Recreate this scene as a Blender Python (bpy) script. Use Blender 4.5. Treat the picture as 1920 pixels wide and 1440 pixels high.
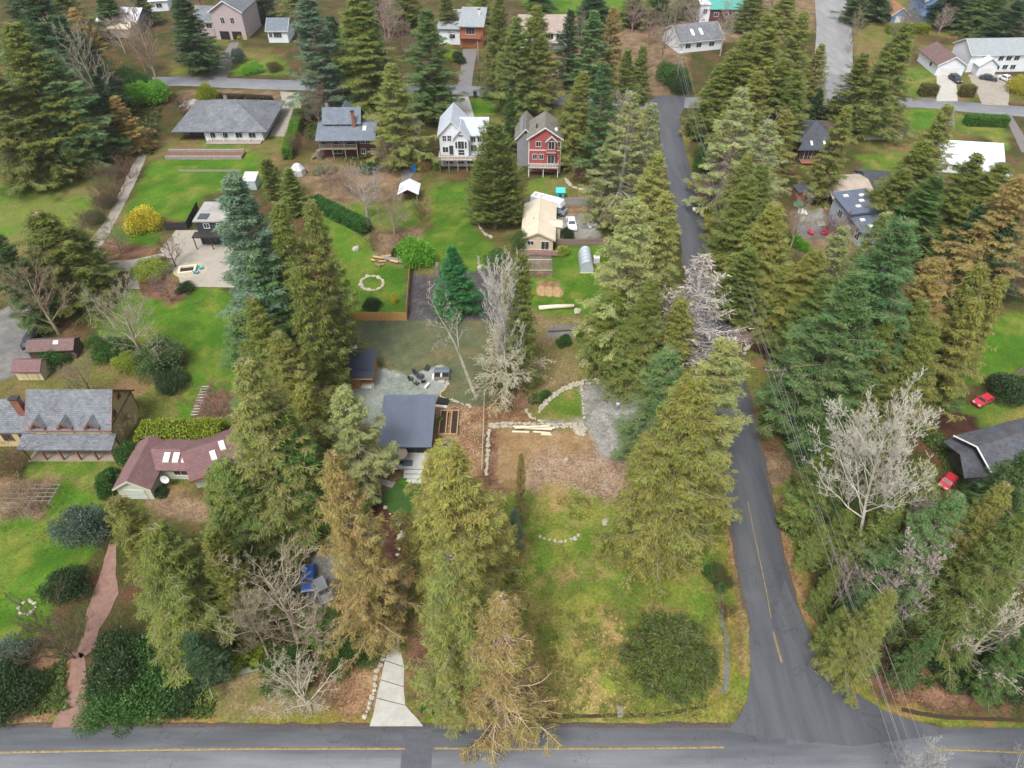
import bpy, math, random
import numpy as np
from mathutils import Vector, Matrix

for o in list(bpy.data.objects):
    bpy.data.objects.remove(o)
SC = bpy.context.scene
COL = SC.collection
R = math.radians

# ------------------------------------------------------------------ camera, sky, sun, exposure
H_CAM, FOC, PITCH = 75.0, 1333.0, R(43.4)
cam_d = bpy.data.cameras.new('camera')
cam_d.sensor_width = 36.0
cam_d.lens = 36.0 * FOC / 1920.0
cam_d.clip_start = 0.5
cam_d.clip_end = 6000
cam = bpy.data.objects.new('camera', cam_d)
cam.location = (0, 0, H_CAM)
cam.rotation_euler = (R(90) - PITCH, 0, 0)
COL.objects.link(cam)
SC.camera = cam

SUN_EL, SUN_ROT = R(58), R(205)
w = bpy.data.worlds.new('World')
SC.world = w
w.use_nodes = True
nt = w.node_tree
sky = nt.nodes.new('ShaderNodeTexSky')
sky.sky_type = 'NISHITA'
sky.sun_disc = False
sky.sun_elevation = SUN_EL
sky.sun_rotation = SUN_ROT
sky.air_density = 1.0
sky.dust_density = 4.0
sky.ozone_density = 1.0
hs = nt.nodes.new('ShaderNodeHueSaturation')      # an even cloud deck: nearly colourless sky light
hs.inputs['Saturation'].default_value = 0.22
nt.links.new(sky.outputs[0], hs.inputs['Color'])
bg = nt.nodes['Background']
nt.links.new(hs.outputs[0], bg.inputs[0])
bg.inputs[1].default_value = 0.14
sun_d = bpy.data.lights.new('sun', 'SUN')
sun_d.energy = 1.5
sun_d.angle = R(14)
sun_d.color = (1.0, 0.97, 0.92)
sun = bpy.data.objects.new('sun', sun_d)
# direction from which light comes: azimuth measured like the sky texture's sun_rotation
_d = Vector((math.sin(SUN_ROT) * math.cos(SUN_EL), math.cos(SUN_ROT) * math.cos(SUN_EL), math.sin(SUN_EL)))
sun.rotation_euler = _d.to_track_quat('Z', 'Y').to_euler()
sun.location = _d * 300
COL.objects.link(sun)
SC.view_settings.view_transform = 'Standard'
SC.view_settings.look = 'None'
SC.view_settings.exposure = 1.26
SC.view_settings.gamma = 1.0
SC.cycles.max_bounces = 5
SC.cycles.diffuse_bounces = 3
SC.cycles.glossy_bounces = 2
SC.cycles.transmission_bounces = 3
SC.cycles.transparent_max_bounces = 6
SC.cycles.caustics_reflective = False
SC.cycles.caustics_refractive = False

# ------------------------------------------------------------------ survey: where a spot of the plan lies on the ground
CP, SP = math.cos(PITCH), math.sin(PITCH)

def g(px, py, z=0.0):
    u, v = (px - 960) / FOC, (py - 720) / FOC
    dy, dz = CP - v * SP, -SP - v * CP
    t = (z - H_CAM) / dz
    return (u * t, dy * t)

def G(px, py, z=0.0):
    x, y = g(px, py, z)
    return Vector((x, y, z))

def mpp(px, py, z=0.0):
    x, y = g(px, py, z)
    return (y * CP + (H_CAM - z) * SP) / FOC

def depression(py):
    return PITCH + math.atan((py - 720) / FOC)

# ------------------------------------------------------------------ objects
def tag(o, label=None, cat=None, group=None, kind=None):
    if label: o['label'] = label
    if cat: o['category'] = cat
    if group: o['group'] = group
    if kind: o['kind'] = kind
    return o

def link(o, parent=None):
    COL.objects.link(o)
    if parent is not None:
        o.parent = parent
    return o

def thing(name, label, cat, loc=(0, 0, 0), rz=0.0, group=None):
    o = bpy.data.objects.new(name, None)
    o.empty_display_size = 0.5
    o.location = (loc[0], loc[1], loc[2] if len(loc) > 2 else 0.0)
    o.rotation_euler = (0, 0, rz)
    link(o)
    return tag(o, label, cat, group)

def raw_mesh(name, V, Fc, mat=None, smooth=False, attrs=None):
    """V (n,3); Fc (m,k) equal-sized faces as an array, or a list of index tuples"""
    me = bpy.data.meshes.new(name)
    V = np.asarray(V, dtype=np.float32)
    if isinstance(Fc, np.ndarray):
        m, k = Fc.shape
        me.vertices.add(len(V)); me.vertices.foreach_set('co', V.ravel())
        me.loops.add(m * k); me.loops.foreach_set('vertex_index', Fc.ravel().astype(np.int32))
        me.polygons.add(m)
        me.polygons.foreach_set('loop_start', np.arange(0, m * k, k, dtype=np.int32))
        me.polygons.foreach_set('loop_total', np.full(m, k, dtype=np.int32))
    else:
        me.from_pydata(V.tolist(), [], Fc)
    if attrs:
        for an, (dom, typ, val) in attrs.items():
            a = me.attributes.new(an, typ, dom)
            key = 'color' if 'COLOR' in typ else 'value'
            a.data.foreach_set(key, np.asarray(val, dtype=np.float32).ravel())
    if mat is not None:
        me.materials.append(mat)
    if smooth:
        me.polygons.foreach_set('use_smooth', np.ones(len(me.polygons), dtype=bool))
    me.update()
    me.validate()
    return me

def add(name, me, parent=None, loc=None, rz=None, label=None, cat=None, group=None, kind=None):
    o = bpy.data.objects.new(name, me)
    if loc is not None: o.location = loc
    if rz is not None: o.rotation_euler = (0, 0, rz)
    link(o, parent)
    return tag(o, label, cat, group, kind)

class MB:
    """collects shapes for one mesh"""
    def __init__(s): s.v, s.f = [], []
    def face(s, pts):
        n = len(s.v); s.v += [tuple(p) for p in pts]; s.f.append(tuple(range(n, n + len(pts)))); return s
    def hexa(s, b, t):
        n = len(s.v); k = len(b)
        s.v += [tuple(p) for p in b] + [tuple(p) for p in t]
        s.f.append(tuple(n + i for i in reversed(range(k)))); s.f.append(tuple(n + k + i for i in range(k)))
        for i in range(k):
            j = (i + 1) % k
            s.f.append((n + i, n + j, n + k + j, n + k + i))
        return s
    def box(s, x0, y0, z0, x1, y1, z1):
        return s.hexa([(x0, y0, z0), (x1, y0, z0), (x1, y1, z0), (x0, y1, z0)], [(x0, y0, z1), (x1, y0, z1), (x1, y1, z1), (x0, y1, z1)])
    def prism(s, poly, z0, z1):
        return s.hexa([(p[0], p[1], z0) for p in poly], [(p[0], p[1], z1) for p in poly])
    def slab(s, quad, t):
        """a flat panel of thickness t, quad given counter-clockwise seen from outside (top)"""
        q = [Vector(p) for p in quad]
        n = (q[1] - q[0]).cross(q[2] - q[0]).normalized() * t
        return s.hexa([p - n for p in q], q)
    def tube(s, pts, rad, sides=6, cap=True):
        pts = [Vector(p) for p in pts]
        rad = rad if hasattr(rad, '__len__') else [rad] * len(pts)
        n = len(s.v)
        for i, p in enumerate(pts):
            d = (pts[min(i + 1, len(pts) - 1)] - pts[max(i - 1, 0)]).normalized()
            a = d.cross(Vector((0, 0, 1)) if abs(d.z) < .95 else Vector((1, 0, 0))).normalized(); b = d.cross(a)
            for k in range(sides):
                an = 2 * math.pi * k / sides
                s.v.append(tuple(p + (a * math.cos(an) + b * math.sin(an)) * rad[i]))
        for i in range(len(pts) - 1):
            for k in range(sides):
                j = (k + 1) % sides
                s.f.append((n + i * sides + k, n + (i + 1) * sides + k, n + (i + 1) * sides + j, n + i * sides + j))
        if cap:
            s.f.append(tuple(n + k for k in range(sides)))
            s.f.append(tuple(n + (len(pts) - 1) * sides + k for k in reversed(range(sides))))
        return s
    def build(s, name, mat, parent=None, smooth=False, **kw):
        return add(name, raw_mesh(name, s.v, s.f, mat, smooth), parent, **kw)

# ------------------------------------------------------------------ materials
def _nodes(name):
    m = bpy.data.materials.new(name)
    m.use_nodes = True
    t = m.node_tree
    return m, t, t.nodes['Principled BSDF']

def N(t, typ, **kw):
    n = t.nodes.new(typ)
    for k, v in kw.items():
        if k in n.inputs: n.inputs[k].default_value = v
        else: setattr(n, k, v)
    return n

_MATS = {}
def mat(name, col, rough=0.8, var=0.18, scale=1.5, bump=0.0, metal=0.0, spec=0.3, streak=None, dirt=None):
    """a plain weathered surface: base colour with two scales of mottling"""
    if name in _MATS: return _MATS[name]
    m, t, b = _nodes(name)
    b.inputs['Roughness'].default_value = rough
    b.inputs['Metallic'].default_value = metal
    b.inputs['Specular IOR Level'].default_value = spec
    tc = N(t, 'ShaderNodeTexCoord')
    src = tc.outputs['Object']
    if streak:
        mp = N(t, 'ShaderNodeMapping'); mp.inputs['Scale'].default_value = streak
        t.links.new(src, mp.inputs[0]); src = mp.outputs[0]
    n1 = N(t, 'ShaderNodeTexNoise', Scale=scale, Detail=6.0, Roughness=0.65)
    t.links.new(src, n1.inputs['Vector'])
    rmp = N(t, 'ShaderNodeMapRange'); rmp.inputs['To Min'].default_value = 1 - var * 1.6; rmp.inputs['To Max'].default_value = 1 + var * 1.6
    rmp.inputs['From Min'].default_value = 0.2; rmp.inputs['From Max'].default_value = 0.8
    t.links.new(n1.outputs['Fac'], rmp.inputs['Value'])
    mul = N(t, 'ShaderNodeVectorMath', operation='SCALE')
    mul.inputs[0].default_value = col[:3]
    t.links.new(rmp.outputs[0], mul.inputs['Scale'])
    out = mul.outputs[0]
    if dirt:
        n2 = N(t, 'ShaderNodeTexNoise', Scale=scale * 0.35, Detail=4.0, Roughness=0.7)
        t.links.new(tc.outputs['Object'], n2.inputs['Vector'])
        r2 = N(t, 'ShaderNodeMapRange'); r2.inputs['From Min'].default_value = 0.5; r2.inputs['From Max'].default_value = 0.75
        r2.inputs['To Max'].default_value = dirt[3]
        t.links.new(n2.outputs['Fac'], r2.inputs['Value'])
        mx = N(t, 'ShaderNodeMix', data_type='RGBA')
        t.links.new(r2.outputs[0], mx.inputs['Factor']); t.links.new(out, mx.inputs['A'])
        mx.inputs['B'].default_value = (*dirt[:3], 1)
        out = mx.outputs['Result']
    t.links.new(out, b.inputs['Base Color'])
    if bump:
        bp = N(t, 'ShaderNodeBump', Strength=bump, Distance=0.08)
        t.links.new(n1.outputs['Fac'], bp.inputs['Height']); t.links.new(bp.outputs[0], b.inputs['Normal'])
    _MATS[name] = m
    return m

def shingle_mat(name, col, course=0.28, var=0.3, moss=None, rough=0.85):
    """roofing laid in courses: every shingle a slightly different tone, courses shadowed by their own relief"""
    if name in _MATS: return _MATS[name]
    m, t, b = _nodes(name)
    b.inputs['Roughness'].default_value = rough
    b.inputs['Specular IOR Level'].default_value = 0.25
    uv = N(t, 'ShaderNodeUVMap'); uv.uv_map = 'roof'
    br = N(t, 'ShaderNodeTexBrick', Scale=1.0)
    br.inputs['Brick Width'].default_value = course * 1.7; br.inputs['Row Height'].default_value = course
    br.inputs['Mortar Size'].default_value = course * 0.07
    br.inputs['Color1'].default_value = (*[c * (1 - var * .7) for c in col], 1)
    br.inputs['Color2'].default_value = (*[min(1, c * (1 + var * .7)) for c in col], 1)
    br.inputs['Mortar'].default_value = (*[c * .5 for c in col], 1)
    t.links.new(uv.outputs[0], br.inputs['Vector'])
    tc = N(t, 'ShaderNodeTexCoord')
    n1 = N(t, 'ShaderNodeTexNoise', Scale=0.7, Detail=7.0, Roughness=0.7)
    t.links.new(tc.outputs['Object'], n1.inputs['Vector'])
    r1 = N(t, 'ShaderNodeMapRange'); r1.inputs['From Min'].default_value = .25; r1.inputs['From Max'].default_value = .75
    r1.inputs['To Min'].default_value = 1 - var; r1.inputs['To Max'].default_value = 1 + var
    t.links.new(n1.outputs['Fac'], r1.inputs['Value'])
    mu = N(t, 'ShaderNodeVectorMath', operation='SCALE')
    t.links.new(br.outputs['Color'], mu.inputs[0]); t.links.new(r1.outputs[0], mu.inputs['Scale'])
    out = mu.outputs[0]
    if moss:
        n2 = N(t, 'ShaderNodeTexNoise', Scale=0.45, Detail=8.0, Roughness=0.75)
        t.links.new(tc.outputs['Object'], n2.inputs['Vector'])
        r2 = N(t, 'ShaderNodeMapRange'); r2.inputs['From Min'].default_value = .48; r2.inputs['From Max'].default_value = .7; r2.inputs['To Max'].default_value = moss[3]
        t.links.new(n2.outputs['Fac'], r2.inputs['Value'])
        mx = N(t, 'ShaderNodeMix', data_type='RGBA')
        t.links.new(r2.outputs[0], mx.inputs['Factor']); t.links.new(out, mx.inputs['A'])
        mx.inputs['B'].default_value = (*moss[:3], 1); out = mx.outputs['Result']
    t.links.new(out, b.inputs['Base Color'])
    bp = N(t, 'ShaderNodeBump', Strength=0.35, Distance=0.03)
    t.links.new(br.outputs['Fac'], bp.inputs['Height']); bp.invert = True
    t.links.new(bp.outputs[0], b.inputs['Normal'])
    _MATS[name] = m
    return m

def siding_mat(name, col, pitch=0.2, axis='Z', var=0.1, rough=0.7):
    """lapped or vertical boards on a wall"""
    if name in _MATS: return _MATS[name]
    m, t, b = _nodes(name)
    b.inputs['Roughness'].default_value = rough
    tc = N(t, 'ShaderNodeTexCoord')
    wv = N(t, 'ShaderNodeTexWave', wave_type='BANDS', bands_direction=axis, wave_profile='SAW')
    wv.inputs['Scale'].default_value = 1.0 / pitch * 0.314 ; wv.inputs['Distortion'].default_value = 0.0
    t.links.new(tc.outputs['Object'], wv.inputs['Vector'])
    n1 = N(t, 'ShaderNodeTexNoise', Scale=1.2, Detail=6.0, Roughness=0.7)
    t.links.new(tc.outputs['Object'], n1.inputs['Vector'])
    r1 = N(t, 'ShaderNodeMapRange'); r1.inputs['From Min'].default_value = .25; r1.inputs['From Max'].default_value = .75
    r1.inputs['To Min'].default_value = 1 - var; r1.inputs['To Max'].default_value = 1 + var
    t.links.new(n1.outputs['Fac'], r1.inputs['Value'])
    mu = N(t, 'ShaderNodeVectorMath', operation='SCALE'); mu.inputs[0].default_value = col[:3]
    t.links.new(r1.outputs[0], mu.inputs['Scale'])
    t.links.new(mu.outputs[0], b.inputs['Base Color'])
    bp = N(t, 'ShaderNodeBump', Strength=0.5, Distance=0.03)
    t.links.new(wv.outputs['Fac'], bp.inputs['Height']); t.links.new(bp.outputs[0], b.inputs['Normal'])
    _MATS[name] = m
    return m

def glass_mat():
    if 'window_glass' in _MATS: return _MATS['window_glass']
    m, t, b = _nodes('window_glass')
    b.inputs['Base Color'].default_value = (0.025, 0.032, 0.038, 1)
    b.inputs['Roughness'].default_value = 0.06
    b.inputs['Specular IOR Level'].default_value = 0.6
    _MATS['window_glass'] = m
    return m

def foliage_mat(name, gloss=0.55, translucent=0.22):
    """leaf colour = the plant's own colour, varied from spray to spray"""
    if name in _MATS: return _MATS[name]
    m, t, b = _nodes(name)
    oi = N(t, 'ShaderNodeObjectInfo')
    at = N(t, 'ShaderNodeAttribute', attribute_name='tint')
    hsv = N(t, 'ShaderNodeHueSaturation')
    t.links.new(oi.outputs['Color'], hsv.inputs['Color'])
    sx = N(t, 'ShaderNodeSeparateXYZ'); t.links.new(at.outputs['Vector'], sx.inputs[0])
    rh = N(t, 'ShaderNodeMapRange'); rh.inputs['To Min'].default_value = 0.474; rh.inputs['To Max'].default_value = 0.53
    t.links.new(sx.outputs['Y'], rh.inputs['Value']); t.links.new(rh.outputs[0], hsv.inputs['Hue'])
    rv = N(t, 'ShaderNodeMapRange'); rv.inputs['To Min'].default_value = 0.5; rv.inputs['To Max'].default_value = 1.6
    t.links.new(sx.outputs['X'], rv.inputs['Value']); t.links.new(rv.outputs[0], hsv.inputs['Value'])
    t.links.new(hsv.outputs[0], b.inputs['Base Color'])
    b.inputs['Roughness'].default_value = gloss
    b.inputs['Specular IOR Level'].default_value = 0.25
    tr = N(t, 'ShaderNodeBsdfTranslucent'); t.links.new(hsv.outputs[0], tr.inputs['Color'])
    mx = N(t, 'ShaderNodeMixShader'); mx.inputs[0].default_value = translucent
    t.links.new(b.outputs[0], mx.inputs[1]); t.links.new(tr.outputs[0], mx.inputs[2])
    t.links.new(mx.outputs[0], t.nodes['Material Output'].inputs[0])
    _MATS[name] = m
    return m

def bark_mat(name):
    """bark colour = the object's own colour with lichen mottling"""
    if name in _MATS: return _MATS[name]
    m, t, b = _nodes(name)
    oi = N(t, 'ShaderNodeObjectInfo')
    tc = N(t, 'ShaderNodeTexCoord')
    n1 = N(t, 'ShaderNodeTexNoise', Scale=2.0, Detail=6.0, Roughness=0.7)
    t.links.new(tc.outputs['Object'], n1.inputs['Vector'])
    r1 = N(t, 'ShaderNodeMapRange'); r1.inputs['From Min'].default_value = .25; r1.inputs['From Max'].default_value = .75
    r1.inputs['To Min'].default_value = .55; r1.inputs['To Max'].default_value = 1.45
    t.links.new(n1.outputs['Fac'], r1.inputs['Value'])
    mu = N(t, 'ShaderNodeVectorMath', operation='SCALE')
    t.links.new(oi.outputs['Color'], mu.inputs[0]); t.links.new(r1.outputs[0], mu.inputs['Scale'])
    t.links.new(mu.outputs[0], b.inputs['Base Color'])
    b.inputs['Roughness'].default_value = 0.9
    b.inputs['Specular IOR Level'].default_value = 0.1
    _MATS[name] = m
    return m
# ------------------------------------------------------------------ ground
ALB = 0.55
def srgb(r, gg, b, k=ALB):
    f = lambda c: ((c / 255 + .055) / 1.055) ** 2.4 if c > 10 else c / 255 / 12.92
    return (f(r) * k, f(gg) * k, f(b) * k)

class VNoise:
    def __init__(s, seed): s.t = np.random.default_rng(seed).random((256, 256))
    def one(s, x, y):
        xi, yi = np.floor(x).astype(int), np.floor(y).astype(int)
        fx, fy = x - xi, y - yi
        fx, fy = fx * fx * (3 - 2 * fx), fy * fy * (3 - 2 * fy)
        a, b = s.t[xi & 255, yi & 255], s.t[(xi + 1) & 255, yi & 255]
        c, d = s.t[xi & 255, (yi + 1) & 255], s.t[(xi + 1) & 255, (yi + 1) & 255]
        return (a * (1 - fx) + b * fx) * (1 - fy) + (c * (1 - fx) + d * fx) * fy
    def fbm(s, x, y, sc, oc=4, gain=.55):
        v, a, n = 0., 1., 0.
        for i in range(oc):
            v = v + a * s.one(x / sc + 17.3 * i, y / sc - 9.1 * i); n += a; a *= gain; sc /= 2.1
        return v / n
VN = [VNoise(i + 3) for i in range(6)]

# tones of each kind of ground: three colours blended by patchy noise, patch size in metres, fine speckle
PAL = {
    'forest':  (srgb(86, 80, 48), srgb(66, 74, 34), srgb(106, 78, 58), 3.0, .6),
    'rough':   (srgb(122, 116, 66), srgb(100, 110, 48), srgb(136, 110, 80), 3.5, .55),
    'lawn':    (srgb(90, 126, 38), srgb(72, 110, 30), srgb(116, 128, 52), 4.0, .34),
    'lawn2':   (srgb(100, 124, 46), srgb(84, 112, 38), srgb(136, 130, 70), 3.2, .4),
    'vacant':  (srgb(142, 142, 66), srgb(102, 128, 48), srgb(164, 142, 92), 3.2, .5),
    'field':   (srgb(114, 128, 54), srgb(126, 116, 76), srgb(94, 126, 44), 7.0, .4),
    'bed':     (srgb(136, 114, 92), srgb(108, 92, 68), srgb(150, 126, 98), 2.2, .6),
    'mulch':   (srgb(126, 94, 76), srgb(104, 76, 60), srgb(144, 112, 90), 1.8, .6),
    'darkmulch': (srgb(76, 52, 46), srgb(92, 60, 48), srgb(66, 48, 42), 1.5, .5),
    'dirt':    (srgb(160, 132, 96), srgb(146, 118, 82), srgb(168, 146, 116), 2.5, .4),
    'rubble':  (srgb(162, 138, 116), srgb(148, 122, 98), srgb(172, 152, 132), 1.6, .7),
    'gravel':  (srgb(152, 150, 142), srgb(134, 132, 122), srgb(166, 164, 158), 2.0, .5),
    'bluegravel': (srgb(158, 164, 156), srgb(140, 148, 138), srgb(172, 176, 168), 3.0, .35),
    'chips':   (srgb(92, 88, 90), srgb(80, 76, 78), srgb(104, 99, 99), 1.6, .5),
    'seeded':  (srgb(108, 112, 82), srgb(92, 100, 74), srgb(118, 112, 80), 3.5, .3),
    'seeded2': (srgb(100, 110, 84), srgb(86, 96, 74), srgb(108, 108, 80), 3.5, .3),
    'tan':     (srgb(134, 122, 80), srgb(118, 116, 66), srgb(142, 122, 92), 3.5, .5),
    'verge':   (srgb(132, 128, 58), srgb(104, 124, 42), srgb(152, 124, 72), 3.0, .5),
    'litter':  (srgb(150, 116, 88), srgb(128, 98, 72), srgb(162, 134, 100), 1.8, .7),
    'brick':   (srgb(150, 108, 94), srgb(134, 92, 80), srgb(160, 122, 106), 1.5, .3),
    'asphalt_old': (srgb(128, 126, 124), srgb(116, 114, 112), srgb(140, 138, 134), 3.0, .25),
}
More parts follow.
